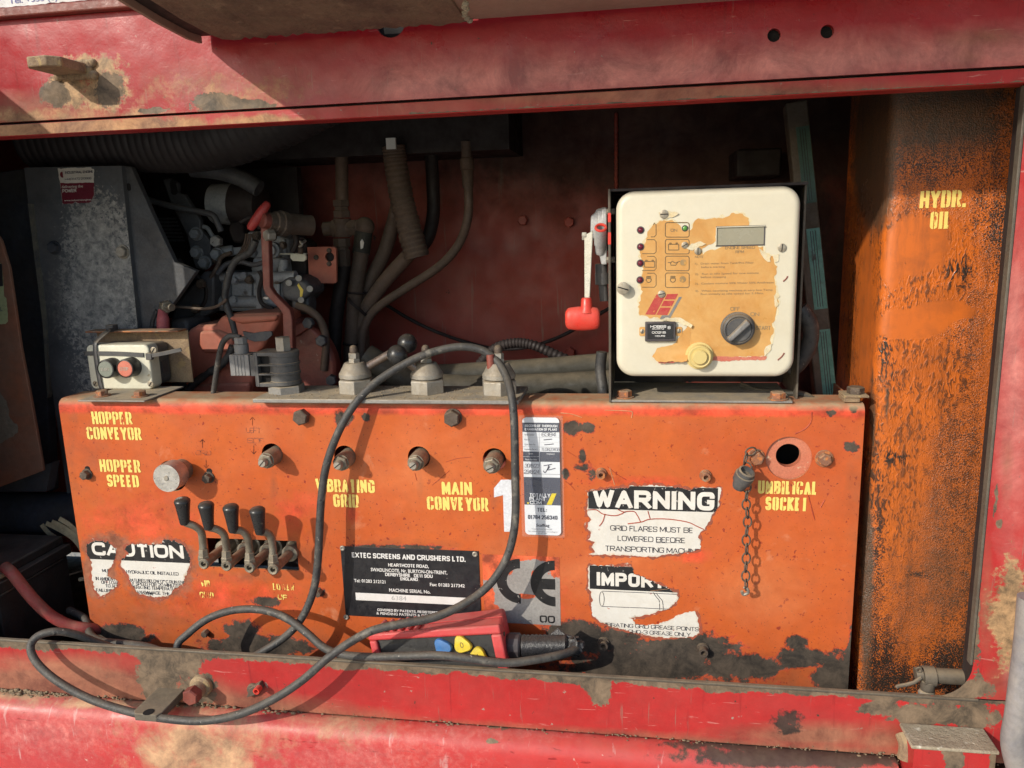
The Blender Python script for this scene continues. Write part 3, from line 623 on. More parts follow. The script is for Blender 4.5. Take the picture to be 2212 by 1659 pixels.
b = MB(); q0 = P(560, 322, .4); q1 = P(1102, 255, .4); b.box((q0.x, .38, P(1102, 322, .38).z), (q1.x, YB - .004, .33)).build('roof_box', M['dark'], label='dim red box section hanging under the compartment roof', cat='box section')

# ------------------------------------------------------------------ frame: beam, rail, post
YF = -.10
zb = P(1106, 238, YF).z                         # underside of the beam
zl = zb + .0150
zt = P(0, 45, YF).z                             # fold line of the beam's top
xr = .405
BX0, BX1 = -1.70, .62
fr = thing('top_beam', 'faded red top beam above the opening with a brown lower lip', 'beam', (0, YF, zb))
hl = [circ(P(1672, 76, YF).x, P(1672, 76, YF).z, .0070), circ(P(1787, 68, YF).x, P(1787, 68, YF).z, .0070), circ(P(843, 46, YF).x, P(843, 46, YF).z, .018)]
def fsheen(u, v):
    return np.clip(np.minimum((u - 560) / 300, 1), -1, 1) * .9 - np.abs(v - (232 - u * .055)) / 90  # pale band paints the sky's sheen along the lower right of the beam
o = sheet('web', [(BX0, zl + .003), (BX1, zl + .003), (BX1, zt), (BX0, zt)], hl, .008, M['beamred'], lambda a, b: (a, YF, b), parent=fr, thick=.008,
    attrs={'pale': [('fn', fsheen), (1700, 140, 700, 70, .8), (2050, 110, 200, 60)], 'tan': [(480, 200, 200, 40, .35), (60, 252, 260, 24, .7), (300, 250, 200, 16, .5)], 'rusty': [(200, 150, 75, 40, .8), (225, 190, 60, 50, .9), (150, 195, 60, 45, .7)],
           'wear': [(470, 222, 60, 26), (540, 228, 60, 12), (330, 238, 40, 8), (238, 195, 34, 38, .6), (120, 200, 34, 34, .7), ],
           'film': [(2130, 80, 120, 26, .7), (2090, 130, 50, 40, .5), (480, 180, 220, 60, .4), (90, 225, 200, 40, .7)]})
b = MB(); b.box((BX0, YF - .0015, zb), (BX1, YF + .03, zl))
o = b.build('lower_lip', M['red'], fr, bevel=.002)
o2 = sheet('lip_face', [(BX0, zb + .001), (BX1, zb + .001), (BX1, zl - .001), (BX0, zl - .001)], [], .006, M['red'], lambda a, b: (a, YF - .0022, b), parent=fr, walls=False,
    attrs={'tan': [(200, 280, 420, 40, 1.2), (560, 262, 150, 18, .9)], 'film': [(1500, 205, 900, 40, 1.1), (900, 235, 300, 30, .5)], 'wear': [('fn', lambda u, v: np.where(u > 880, .25 - np.abs(v - (297 - u * .0529) + 2) / 12, -1))]})
MB().box((BX0, YF + .009, zb + .004), (BX1, YF + .03, zt)).build('backing', M['hole'], fr)
up = thing('upper_side_plate', 'red upper side plate folded out above the beam behind the white sign', 'plate', (0, YF - .01, zt))
MB().box((BX0, YF - .012, zt + .0005), (BX1, YF + .01, zt + .012)).build('fold_strip', M['rod'], up, bevel=.002)
MB().box((BX0, YF - .0045, zt + .0125), (BX1, YF + .01, zt + .30)).build('skin', M['red'], up)
sg = thing('company_sign', 'weathered white sign with blue lettering above the left end of the beam', 'sign', P(140, 20, YF - .006))
x1 = P(292, 18, YF - .006).x
sheet('sheet', jag([(BX0 + .02, zt + .0135), (x1, zt + .0135), (x1 + .002, zt + .16), (BX0 + .02, zt + .16)], .0006, .006, 5), [], .01, M['sign'], lambda a, b: (a, YF - .006, b), parent=sg, walls=False)
t = MB(); line_uv(t, 'ormondmachinery.com', 66, 26, 284, 13, YF - .0064, bold=.012); line_uv(t, 'Tel: +353 (0)', 20, 8, 125, 13, YF - .0064, bold=.012)
t.build('lettering', M['signtext'], sg)

# bottom rail, with its thin upper lip
zr0 = P(0, 1380, YF).z; zr1 = P(400, 1514 + 5, YF).z
rl = thing('bottom_rail', 'bright red bottom rail with chipped paint and a worn bare upper edge', 'rail', (0, YF, zr1))
def ftop(u, v): return .5 - (v - (1386 + u * .0612)) / 22 + .25 * np.sin(u / 37) * np.sin(u / 91)
def fbot(u, v): return (v - (1440 + u * .060)) / 45
def flft(u, v): return (v - (1415 + u * .060)) / 50 - np.abs(u - 180) / 380 + .45
o = sheet('face', [(BX0, zr1), (BX1, zr1), (BX1, zr0 - .0005), (BX0, zr0 - .0005)], [], .006, M['red'], lambda a, b: (a, YF, b), parent=rl, walls=False,
    attrs={'wear': [('fn', ftop), (345, 1450, 50, 80, .9), (400, 1420, 40, 40), (430, 1490, 40, 40, .8), (1294, 1490, 26, 42), (1290, 1470, 40, 30, .6), (2010, 1545, 110, 24, .8), (2100, 1550, 60, 30, .7), (1900, 1530, 60, 14, .4)],
           'film': [('fn', flft), (330, 1470, 130, 60, .9), (120, 1440, 260, 40, .9), (900, 1440, 30, 8, .5), ('fn', lambda u, v: (v - (1490 + u * .061)) / 26), (1750, 1590, 260, 38, 1.1), (1900, 1600, 120, 50)],
           'black': [(1700, 1560, 40, 30, .4)]})
MB().box((BX0, YF + .0005, zr1), (BX1, YF + .004, zr0 - .001)).build('web_back', M['dark'], rl)
MB().box((BX0, YF - .0012, zr0 - .0035), (xr + .01, YF + .0055, zr0)).build('upper_edge', M['post'], rl, bevel=.0012)
MB().box((BX0, YF + .0055, zr0 - .075), (BX1, -.012, zr0 - .07)).build('ledge', M['dark'], rl)
# lower door: rounded top, folded forward under the rail
zd = P(300, 1521, YF - .01).z; rD = .026; YD = YF - .03
prof = [(YF + .012, zd - .006)] + [(YD + rD - rD * math.cos(math.pi / 2 - math.pi / 2 * k / 8) , zd - rD + rD * math.sin(math.pi / 2 - math.pi / 2 * k / 8)) for k in range(9)]
def dmap(a, b):
    L = 0
    for i in range(len(prof) - 1):
        l = math.dist(prof[i], prof[i + 1])
        if b <= L + l: k = (b - L) / l; return (a, prof[i][0] + (prof[i + 1][0] - prof[i][0]) * k, prof[i][1] + (prof[i + 1][1] - prof[i][1]) * k)
        L += l
    return (a, prof[-1][0], prof[-1][1] - (b - L))
xd1 = P(1950, 1650, YD).x
sheet('lower_door', [(BX0, 0), (xd1, 0), (xd1, .26), (BX0, .26)], [], .007, M['red_low'], dmap, walls=False, ang=60, label='pinkish red lower door with tan dust patches under the rail', cat='door',
    attrs={'tan': [(430, 1620, 190, 110, .8), (260, 1520, 300, 14, .8), (740, 1560, 120, 60, .5), (60, 1500, 200, 16, .8), (900, 1545, 300, 10, .6)], 'pale': [(120, 1580, 260, 70, .8), (800, 1640, 260, 70, .6), (1100, 1575, 300, 25, .5)],
           'wear': [(1090, 1565, 40, 12, .5), (1062, 1600, 14, 8), (1560, 1585, 120, 16, .6), (1195, 1560, 60, 10, .4)], 'black': [(1760, 1635, 330, 28, .75), (1600, 1610, 200, 14, .5)]})
# right post
ps = thing('door_post', 'red right post of the opening with a fillet at its foot', 'post', (xr, YF, zr0))
zfl = .045
fil = [(xr - zfl * (1 - math.sin(math.pi / 2 * k / 8)), zr0 + zfl * (1 - math.cos(math.pi / 2 * k / 8))) for k in range(9)]
sheet('face', [(xr, zb - .001)] + list(reversed(fil)) + [(xr - zfl, zr0 + .0005), (BX1, zr0 + .0005), (BX1, zb - .001)], [], .007, M['red'], lambda a, b: (a, YF + .0008, b), parent=ps, walls=False,
    attrs={'rusty': [(2180, 1330, 50, 130, .8), (2190, 1250, 30, 60, .6)], 'wear': [(2090, 1490, 60, 24, .8), (2110, 1340, 10, 200, .3), (2060, 1500, 40, 24), (2150, 1080, 8, 40, .5), (2160, 1130, 6, 14, .6)],
           'film': [(2130, 1300, 22, 180, .7), (2150, 1470, 40, 50, .5), (2175, 1000, 18, 100, .5)], 'pale': [(2190, 800, 60, 500, .8), (2190, 1450, 30, 60)]})
MB().box((xr - .0035, YF + .0004, zr0 + zfl), (xr - .0002, YF + .012, zb - .001)).build('edge_return', M['post'], ps, bevel=.001)
MB().box((xr, YF + .0012, zr0), (BX1, YF + .03, zb - .001)).build('web_back', M['dark'], ps)
# block with a muddy ledge under the post
kb = thing('corner_block', 'red corner block topped with a ledge of cream dried mud', 'block', P(2060, 1650, YF - .045))
x0, x1 = P(1975, 1615, YF - .045).x, P(2152, 1630, YF - .045).x
zk = P(2060, 1622, YF - .045).z
o = sheet('front', [(x0, zk - .12), (x1, zk - .12), (x1, zk), (x0, zk)], [], .006, M['red'], lambda a, b: (a, YF - .045, b), parent=kb, walls=False, attrs={'wear': [(2060, 1640, 24, 40, 1.0), (2150, 1650, 14, 40)]})
MB().box((x0, YF - .0445, zk - .12), (x1, YF - .001, zk - .001)).build('body', M['red'], kb)
b = MB(); b.box((x0 - .004, YF - .047, zk - .0005), (x1 + .003, YF - .0012, zk + .004)); b.build('mud_ledge', M['scrape'], kb, bevel=.0015)
MB().tube([P(1955, 1640, YF - .02), P(1958, 1610, YF - .016), P(1950, 1585, YF - .006)], .009).build('weld_bead', M['rust'], kb)
MB().tube([P(2227, 1290, YF - .055), P(2217, 1400, YF - .055), P(2199, 1540, YF - .06), P(2190, 1610, YF - .06), P(2212, 1700, YF - .06), P(2222, 1760, YF - .06)], .0135, n=20).build('grey_pipe', M['greypipe'], label='scuffed grey plastic pipe standing at the right edge of the post', cat='pipe')
# canopy: the raised door, seen from below
zc = P(700, 71, YF - .012).z
cn = thing('raised_door', 'rusty brown raised door hanging over the beam', 'door', (0, YF - .012, zc))
def cprof(k): return [(YF - .012, zc), (YF - .04, zc - .001), (YF - .10, zc + .003), (YF - .16, zc + .010), (YF - .215, zc + .020), (YF - .25, zc + .034), (YF - .40, zc + .125), (YF - .60, zc + .25), (YF - .82, zc + .39)]
def canopy(name, xa, xb, mat, lift, amp, n, par):
    pr = cprof(0); rs = np.random.RandomState(5); vs = []; fs = []
    m = len(pr); N = n + 1
    for i in range(N):
        x = xa + (xb - xa) * i / n
        for (y, z) in pr: vs.append((x, y - rs.uniform(-amp, amp), z + lift + rs.uniform(-amp, amp)))
    for i in range(N):
        x = xa + (xb - xa) * i / n
        for (y, z) in pr: vs.append((x, y + .006 if y < YF - .05 else y, z + lift + .012))
    for i in range(n):
        for k in range(m - 1):
            a = i * m + k; fs.append((a, a + 1, a + m + 1, a + m)); c = N * m + a; fs.append((c, c + m, c + m + 1, c + 1))
        fs.append((i * m, (i + 1) * m, N * m + (i + 1) * m, N * m + i * m))
    for i in (0, n):
        for k in range(m - 1): a = i * m + k; fs.append((a, a + 1, N * m + a + 1, N * m + a))
    mb = MB(); mb.add(vs, fs); return mb.build(name, mat, par, ang=50)
xa = P(430, 92, YF - .012).x; xm = P(1012, 48, YF - .012).x
canopy('shade_strip', xa + .0045, xa + .0295, M['dark'], .006, 0, 2, cn)  # dark strip added for the shaded cavity behind the end plate
canopy('rough_skin', xa + .03, xm, M['canopy'], 0, .0016, 60, cn)
canopy('smooth_skin', xm, BX1, M['canopy2'], .003, .0002, 20, cn)
pr = cprof(0)
b = MB(); b.prism([(xa, y, z - .002) for y, z in pr] + [(xa, pr[-1][0] + .012, pr[-1][1]), (xa, pr[-2][0] + .012, pr[-2][1]), (xa, pr[-3][0] + .01, pr[-3][1] + .012), (xa, pr[0][0], pr[0][1] + .02)], (.004, 0, 0)); b.build('end_plate', M['canopy2'], cn)
b = MB()
rs = random.Random(4)
for k in range(7): b.ball(P(1008 + rs.uniform(-6, 8), 8 + k * 6, YF - .10 + k * .014), .0035, 8, (1.1, .8, 1))
b.build('torn_edge', M['scrape'], cn)
# ------------------------------------------------------------------ control panel
xL, xR = P(130, 900, 0).x, P(1868, 900, 0).x
zT, zB = P(700, 875, 0).z + .006, zr0 - .09
RB = .012; LF = .045
tS = zT - RB; arc = RB * math.pi / 2
def pmap(a, b):
    if b <= tS: return (a, 0, b)
    if b <= tS + arc: k = (b - tS) / RB; return (a, RB - RB * math.cos(k), tS + RB * math.sin(k))
    return (a, RB + (b - tS - arc), zT)
HOLES = [(372, 1028, 37), (588, 981, 25), (745, 986, 25), (905, 988, 25), (1068, 993, 25.5), (1704, 990, 45)]
hs = []
for u, v, r in HOLES: c = P(u, v, 0); hs.append(circ(c.x, c.z, r * S(), 36))
slot = [P(446, 1164), P(641, 1169), P(646, 1234), P(450, 1229)]
sx0, sx1, sz0, sz1 = slot[0].x, slot[2].x, slot[2].z + .001, slot[1].z
hs.append([(sx0, sz0), (sx1, sz0), (sx1, sz1), (sx0, sz1)])
def cr0(ox, oy, sc, pts): return [(ox + x * sc, oy + y * sc) for x, y in pts]
cp = thing('control_console', 'long orange steel control panel with stencilled yellow words, levers and torn stickers', 'control console', (0, 0, zT))
def ppale(u, v): return .55 - np.hypot((u - 1250) / 420, (v - 1230) / 160)
def pred(u, v): return 1 - np.abs(v - (880 + u * .004)) / 16
def plow(u, v): return (v - (1385 + .058 * u + 16 * np.sin(u / 53) + 10 * np.sin(u / 17))) / 90 + np.where(u > 1300, .08 * np.sin((u - 1180) / 95), -.1)
sheet('face', [(xL, zB), (xR, zB), (xR, tS + arc + LF), (xL, tS + arc + LF)], hs, .006, M['panel'], pmap, parent=cp, thick=.003, ang=40,
      attrs={'wear': [('fn', plow), (262, 1375, 70, 28), (520, 1360, 44, 20), (560, 1395, 130, 22), (575, 1300, 34, 11, .8), (742, 903, 22, 20, .8), (790, 902, 10, 12), (1235, 925, 20, 16), (1270, 923, 15, 13), (1258, 985, 8, 20, .8), (1262, 1010, 22, 10, .7), (1280, 1025, 12, 14, .7), (1223, 1023, 10, 12),
                      (1837, 966, 20, 12), (1795, 892, 12, 8), (1846, 885, 14, 8), (1240, 1365, 70, 28, .9), (1300, 1385, 110, 30, .9), (1480, 1400, 120, 34, .8), (1600, 1440, 90, 30), (1730, 1420, 60, 26, .9), (1810, 1470, 60, 60), (1390, 1440, 200, 40), (1540, 1402, 20, 40, .8), (1720, 1390, 26, 18), (1842, 1410, 10, 60),
                      (860, 1184, 130, 9, .6), (690, 1278, 12, 12, .5)],
             'film': [('fn', lambda u, v: (v - (1300 + .06 * u)) / 140), (300, 1330, 300, 60, .5), (545, 1165, 120, 16, .6), (550, 1245, 120, 20, .6), (680, 1200, 40, 70, .3), (1850, 1200, 30, 300, .4), (590, 1040, 10, 50, .35), (745, 1050, 10, 50, .3), (907, 1050, 10, 45, .35), (1070, 1060, 10, 60, .35), (375, 1100, 22, 50, .3), (1704, 1060, 30, 40, .2), (210, 1000, 50, 90, .2), (155, 1000, 14, 240, .3), (870, 1182, 150, 20, .6), (1700, 1040, 60, 24, .25)],
             'glue': [(230, 1185, 60, 40), (215, 1240, 45, 70), (340, 1215, 95, 60), (340, 1250, 85, 55)],
             'redw': [('fn', pred), (760, 1110, 20, 30, .5), (640, 1110, 60, 60, .4), (1500, 1200, 60, 20, .5), (1390, 1040, 140, 16, .5), (1125, 1280, 110, 90, .35), (1850, 890, 30, 20, .8), (300, 1130, 160, 90, .35), (480, 1290, 200, 60, .4)],
             'pale': [('fn', ppale), (1640, 1280, 140, 90, .8), (1100, 1190, 80, 70, .6), (560, 930, 40, 40, .5), (880, 1010, 200, 100, .3)]})
b = MB(); b.box((xL, .0032, zB), (xL + .003, .16, zT - .004)); b.build('left_cheek', M['panel'], cp, bevel=.001)
b = MB(); b.box((xR - .003, .0032, zB), (xR, .16, zT - .004)); b.build('right_cheek', M['panel'], cp, bevel=.001)
b = MB()
def stencil(s, u0, v0, u1, cap, Y=-.0005, mat='stencil', bold=.028, par=None, label=None):
    t = MB(); line_uv(t, s, u0, v0, u1, cap, Y, t=.205, stencil=True, rough=.00012)
    t.build('stencil_lettering', M[mat], par or cp, label=label)
stencil('HOPPER', 200, 916, 286, 27, label='yellow stencilled word HOPPER above CONVEYOR at the left end'); stencil('CONVEYOR', 189, 949, 306, 27, label='yellow stencilled word CONVEYOR at the left end')
stencil('HOPPER', 217, 1019, 304, 27, mat='stencilworn', label='flaked yellow stencilled word HOPPER above SPEED'); stencil('SPEED', 233, 1051, 301, 26, label='yellow stencilled word SPEED')
stencil('VIBRATING', 683, 1062, 810, 28, mat='stencilworn', label='yellow stencilled word VIBRATING behind the cable'); stencil('GRID', 721, 1095, 776, 28, label='yellow stencilled word GRID')
stencil('MAIN', 955, 1068, 1020, 28, label='yellow stencilled word MAIN'); stencil('CONVEYOR', 923, 1101, 1055, 29, label='yellow stencilled word CONVEYOR under MAIN')
stencil('UMBILICAL', 1637, 1066, 1766, 28, mat='stencilworn', label='flaked yellow stencilled word UMBILICAL'); stencil('SOCKET', 1653, 1102, 1744, 29, label='yellow stencilled word SOCKET')
for s, u0, v0, u1, cp_ in (('VIB', 434, 1267, 454, 14), ('GRID', 432, 1291, 462, 13), ('LOWER', 590, 1274, 636, 14), ('UP', 600, 1295, 622, 11)):
    stencil(s, u0, v0, u1, cp_, mat='stencilgone')
t = MB()
for s, u0, v0, u1, cap in (('LEFT', 531, 935, 564, 11), ('SIDE', 534, 957, 570, 11), ('GRID', 422, 983, 456, 10)): line_uv(t, s, u0, v0, u1, cap, -.0004, t=.09, slant=.12)
for (u, v, d) in ((548, 972, 1), (445, 1002, 1), (437, 958, -1), (545, 910, -1)):
    t.tube([P(u, v - 9, -.0003), P(u, v + 9, -.0003)], .0005, 4, smooth=False); t.tube([P(u - 5, v + 3 * d, -.0003), P(u, v + 9 * d, -.0003), P(u + 5, v + 3 * d, -.0003)], .0005, 4, smooth=False)
t.build('pencil_writing', surf('dark pencil on orange paint', (0.17, 0.055, 0.04), spots=[((0.53, 0.13, 0.04), 120, .50, .06)]), cp)
# bolts of the panel
def pbolt(u, v, af, h, mat, wash=0, hollow=False, Y=0.0, rot=.3, label=None, par=None):
    t = MB(); c = P(u, v, Y)
    if wash: t.lathe(c, (0, -1, 0), [(0, wash / 2), (.0016, wash / 2), (.002, wash / 2 - .0005)], 24)
    if hollow:
        r = af / 2; t.lathe(c, (0, -1, 0), [(0, r * 1.25), (.003, r * 1.15), (.0032, r * .9), (h, r * .88), (h, r * .5), (h - .008, r * .45)], 18)
    else: t.hexn(c + Vector((0, -.0018 if wash else 0, 0)), (0, -1, 0), af, h, rot)
    return t.build('bolt', M[mat], par or cp, label=label, ang=28)
pbolt(654, 899, .0205, .012, 'bolt', 0, label='brown hexagon bolt near the top edge left of the cable')
pbolt(979, 901, .0205, .011, 'bolt', .0255, rot=.5)
pbolt(189, 1024, .0125, .009, 'bolt', .018); pbolt(452, 1031, .0125, .009, 'bolt', .018)
pbolt(1299, 1022, .013, .011, 'boltred', 0, True); pbolt(1524, 1027, .0135, .010, 'boltred', 0, True)
pbolt(1633, 987, .0165, .010, 'boltred', .023, rot=.2, label='orange hexagon bolt that holds the chain'); pbolt(1780, 990, .015, .009, 'boltred', .0235, rot=.7)
pbolt(447, 1365, .010, .010, 'bolt'); pbolt(691, 1278, .010, .010, 'bolt'); pbolt(1304, 1388, .0145, .012, 'bolt', 0, True); pbolt(1518, 1401, .0145, .013, 'bolt', 0, True)
# small elongated slots above two of the bolts
for (u, v) in ((189, 1015), (452, 1020)):
    c = P(u, v, -.0004); MB().rrect(c.x - .0045, c.x + .0045, c.z - .006, c.z + .006, .004, -.0004, .0002).build('slot', M['hole'], cp)
M['panelpink'] = surf('rubbed pink orange paint', (0.55, 0.19, 0.11), (0.50, 0.15, 0.085), vs=30, rough=.5, spots=[((0.60, 0.42, 0.28), 90, .62, .08), ((0.36, 0.06, 0.035), 60, .66, .05)])
b = MB()
for pl in ([(1145, 88), (1280, 92), (1370, 98), (1386, 115), (1378, 155)], [(765, 112), (860, 122), (950, 152)], [(1190, 585), (1232, 735)], [(1540, 1650), (1700, 1630)]): b.tube([P(x, y, -.0003) for x, y in cr0(1019.6, 864, .25, pl)], .0006, 4, 4)
b.build('pale_scratches', surf('pale scratch', (0.62, 0.36, 0.20), (0.55, 0.22, 0.09), vs=90), cp)
b = MB()
for pl in ([(1170, 575), (1250, 640), (1335, 692)], [(820, 440), (905, 495)], [(805, 700), (860, 745), (890, 780)]): b.tube([P(x, y, -.0003) for x, y in cr0(1019.6, 864, .25, pl)], .0004, 4, 4)
for pl in ([(1780, 605), (1880, 575), (2000, 562)], [(1660, 805), (1740, 740), (1810, 680)], [(1510, 700), (1528, 765)]): b.tube([P(x, y, -.0003) for x, y in cr0(518.4, 846.7, .25, pl)], .0004, 4, 4)
for pl in ([(1380, 60), (1370, 190), (1290, 290), (1150, 360)], [(1500, 1380), (1560, 1270)], [(1330, 1210), (1370, 1360), (1420, 1550)]): b.tube([P(x, y, -.0002) for x, y in cr0(1538, 881, .1562, pl)], .0009, 4, 4)
b.build('red_scratches', surf('dark red scratch', (0.33, 0.05, 0.03), (0.45, 0.09, 0.035), vs=120), cp)
# recessed socket plate
c = P(1704, 990, .006); t = MB()
sheet('socket_plate', circ(c.x, c.z, .040, 40), [circ(P(1703, 983, .0042).x, P(1703, 983, .006).z, 24.5 * S(), 36)], .006, M['panelpink'], lambda a, b: (a, .0042, b), parent=cp, thick=.012, label='round recessed plate with a black hole, the umbilical socket')
c = P(1703, 983, .03); MB().lathe((c.x, .0175, c.z), (0, 1, 0), [(0, .030), (.06, .030), (.0602, .002)], 24, cap0=False).build('socket_void', M['hole'], cp)
MB().box((sx0 - .03, .075, sz0 - .03), (sx1 + .03, .09, sz1 + .03)).build('slot_back', M['dark'], cp)

# ------------------------------------------------------------------ controls through the panel
def relief(u, v, lab):
    """v: centre of the slotted tip, as seen; the valve runs straight back into the machine."""
    c = P(u, v, -.040); t = thing('relief_valve', lab, 'valve', (c.x, 0, c.z), 'relief valves poking through round holes')
    rs = random.Random(int(u)); ro = rs.uniform(0, 1)
    MB().lathe((c.x, .05, c.z), (0, -1, 0), [(0, .0125), (.071, .0125), (.0735, .0115)], 24).build('sleeve', M['brass'], t)
    b = MB(); b.lathe((c.x, -.0235, c.z), (0, -1, 0), [(0, .0118), (.003, .0118)], 24); b.hexn((c.x, -.0255, c.z), (0, -1, 0), .019, .0065, ro); b.build('lock_nut', M['brass'], t, ang=28)
    b = MB(); b.lathe((c.x, -.031, c.z), (0, -1, 0), [(0, .0063), (.0085, .0063), (.0105, .0052)], 16); b.build('screw', M['zinc'], t)
    an = rs.uniform(.3, 1.4); d = Vector((math.cos(an), 0, math.sin(an))); e = Vector((-d.z, 0, d.x))
    MB().obox((c.x, -.0413, c.z), d * .0052, Vector((0, .0004, 0)), e * .0007).build('screw_slot', M['hole'], t)
relief(566, 1001, 'slotted relief valve under the pencilled words LEFT SIDE'); relief(729, 1006, 'slotted relief valve half behind the cable, above VIBRATING')
relief(892, 1006, 'slotted relief valve above the gap between VIBRATING and MAIN'); relief(1058, 1012, 'slotted relief valve above the white numeral, next to the cable')
c = P(358, 1034, -.045); t = thing('speed_knob', 'round knurled aluminium hopper speed knob in a large hole', 'knob', (c.x, 0, c.z))
b = MB(); n = 72; vs = []; fs = []
for i, (y, r) in enumerate(((-.018, .0205), (-.020, .0215), (-.042, .0215), (-.0435, .0208))):
    for k in range(n): a = 2 * math.pi * k / n; rr = r * (1 - (.03 if k % 2 and i in (1, 2) else 0)); vs.append((c.x + rr * math.cos(a), y, c.z + rr * math.sin(a)))
for i in range(3):
    for k in range(n): fs.append((i * n + k, i * n + (k + 1) % n, (i + 1) * n + (k + 1) % n, (i + 1) * n + k))
fs += [tuple(range(n)), tuple(range(3 * n, 4 * n))]
b.add(vs, fs); b.build('knurled_head', M['alu'], t, ang=25)
MB().lathe((c.x, -.0432, c.z), (0, -1, 0), [(0, .0040), (.0008, .0040), (.0016, .003)], 16).build('centre_pin', M['zinc'], t)
MB().cyl((c.x, -.019, c.z), (c.x, .06, c.z), .0165).build('stem', M['brass'], t)
MB().cyl((c.x - .018, -.006, c.z - .012), (c.x - .016, .03, c.z - .012), .006).build('side_stud', M['brass'], t)

LV = [((439, 1219), [(440, 1203), (438, 1172), (434, 1148), (420, 1136), (399, 1127)], (392, 1071), 'outermost black grip lever, tallest of the row, next to the CAUTION sticker'),
      ((488, 1223), [(490, 1206), (488, 1178), (483, 1154), (468, 1143), (451, 1138)], (443.5, 1080), 'black grip lever, second along from the CAUTION sticker'),
      ((538, 1227), [(540, 1210), (538, 1180), (533, 1157), (520, 1146), (504, 1144)], (497, 1085), 'black grip lever, third along from the CAUTION sticker'),
      ((589, 1231), [(591, 1214), (589, 1182), (585, 1160), (575, 1150), (562, 1148)], (554, 1091), 'shortest reaching black grip lever, the one closest to the name plate')]
for boss, rod, top, lab in LV:
    YB_ = -.062; c = P(*boss, YB_); t = thing('control_lever', lab, 'lever', (c.x, 0, c.z), 'row of four black grip levers in the slot')
    MB().lathe((c.x, YB_, c.z), (0, 1, 0), [(.010, .0035), (0, .0040), (-.0006, .0068), (0.0012, .0082), (.011, .0082), (.0115, .0072), (.055, .0072), (.056, .0125), (.075, .0125), (.076, .0155), (.13, .0155)], 24, cap1=True).build('pivot_shaft', M['brass'], t)
    MB().lathe((c.x, YB_ + .009, c.z), (0, 1, 0), [(0, .0032), (.001, .0032)], 12).build('bore', M['hole'], t)
    r = [P(u, v, YB_ + .008 - max(0, i - 1) * .006) for i, (u, v) in enumerate(rod)]
    e = r[-1]; tp = P(top[0], top[1], e.y - .004); ax = (tp - e).normalized()
    b = MB(); b.tube([Vector((c.x, YB_ + .008, c.z))] + r + [e + ax * .012], .0054, 14); b.build('rod', M['brass'], t)
    d = (r[1] - r[0]).normalized()
    b = MB(); b.lathe(r[0] - d * .004, d, [(0, .0085), (.006, .0085), (.007, .0075), (.016, .0068), (.017, .0055)], 6, .4); b.build('clevis_nut', M['brass'], t, ang=28)
    L = (tp - e).length
    MB().lathe(e - ax * .003, ax, [(0, .0062), (.002, .0070), (L * .5, .0090), (L * .80, .0108), (L * .86, .0112), (L * .90, .0108), (L * .95, .0090), (L * .985, .0055), (L, .0015)], 24).build('grip', M['grip'], t, ang=50)

# ------------------------------------------------------------------ stickers, plates and the card
def sticker_text(b, lines, Y, clip=None, t=.12):
    for s, u0, v0, u1, cap in lines: line_uv(b, s, u0, v0, u1, cap, Y, t=t, clip=clip)
M['glue'] = surf('dirty glue residue', (0.36, 0.075, 0.035), (0.24, 0.07, 0.04), vs=60, rough=.7, spots=[((0.50, 0.40, 0.32), 130, .60, .08)])
def sticker(name, label, polys, band, seed, amp=.0009):
    """polys: outlines in picture units; band: (v of the lower edge of the black band at u0, u1)."""
    ps = [jag(uvpoly(q, -.0005), amp, .0022, seed + i) for i, q in enumerate(polys)]
    c = P(*polys[0][0], -.0005); t = thing(name, label, 'sticker', c)
    b = MB()
    for q in ps:
        v, f = fill2d(q, [], .004); b.add([(x, -.0005, z) for x, z in v], [tuple(int(i) for i in k) for k in f])
    o = b.build('paper', M['label'], t); oo = Vector(o['o']); seg = [(np.array(q[i]), np.array(q[(i + 1) % len(q)])) for q in ps for i in range(len(q))]
    X = np.array([((w_.co + oo).x, (w_.co + oo).z) for w_ in o.data.vertices]); dmin = np.full(len(X), 9.0)
    for p_, q_ in seg:
        e_ = q_ - p_; k_ = np.clip(((X - p_) @ e_) / max(e_ @ e_, 1e-12), 0, 1); dmin = np.minimum(dmin, np.sqrt(((X - p_ - k_[:, None] * e_) ** 2).sum(1)))
    at = o.data.attributes.new('edge', 'FLOAT', 'POINT'); at.data.foreach_set('value', (1 + .25 - dmin / .008).astype(np.float32))
    b = MB()
    for k_, q in enumerate(polys):
        cx_, cy_ = sum(a_[0] for a_ in q) / len(q), sum(a_[1] for a_ in q) / len(q)
        big = jag(uvpoly([(u + 5 * (u - cx_) / math.hypot(u - cx_, v - cy_), v + 5 * (v - cy_) / math.hypot(u - cx_, v - cy_)) for u, v in q], -.0002), .0016, .003, seed + 90 + k_)
        v, f = fill2d(big, [], .006); b.add([(x, -.0002 - .00005 * k_, z) for x, z in v], [tuple(int(i) for i in k) for k in f])
    b.build('glue_residue', M['glue'], t)
    z0 = P(*band[0], -.0007).z; z1 = P(*band[1], -.0007).z; xa, xb = band[2], band[3]
    rect = [(P(xa, band[0][1], -.0007).x, z0), (P(xb, band[0][1], -.0007).x, z0), (P(xb, band[0][1], -.0007).x, z1), (P(xa, band[0][1], -.0007).x, z1)]
    b = MB(); v, f = fill2d(rect, [], .0011); cc = v[f].mean(1); ok = np.zeros(len(cc), bool)
    for q in ps: ok |= inside(cc[:, 0], cc[:, 1], q)
    b.add([(x, -.0007, z) for x, z in v], [tuple(int(i) for i in k) for k in f[ok]]); b.build('black_band', M['labelblack'], t)
    return t, ps
def cr(ox, oy, sc, pts): return [(ox + x * sc, oy + y * sc) for x, y in pts]
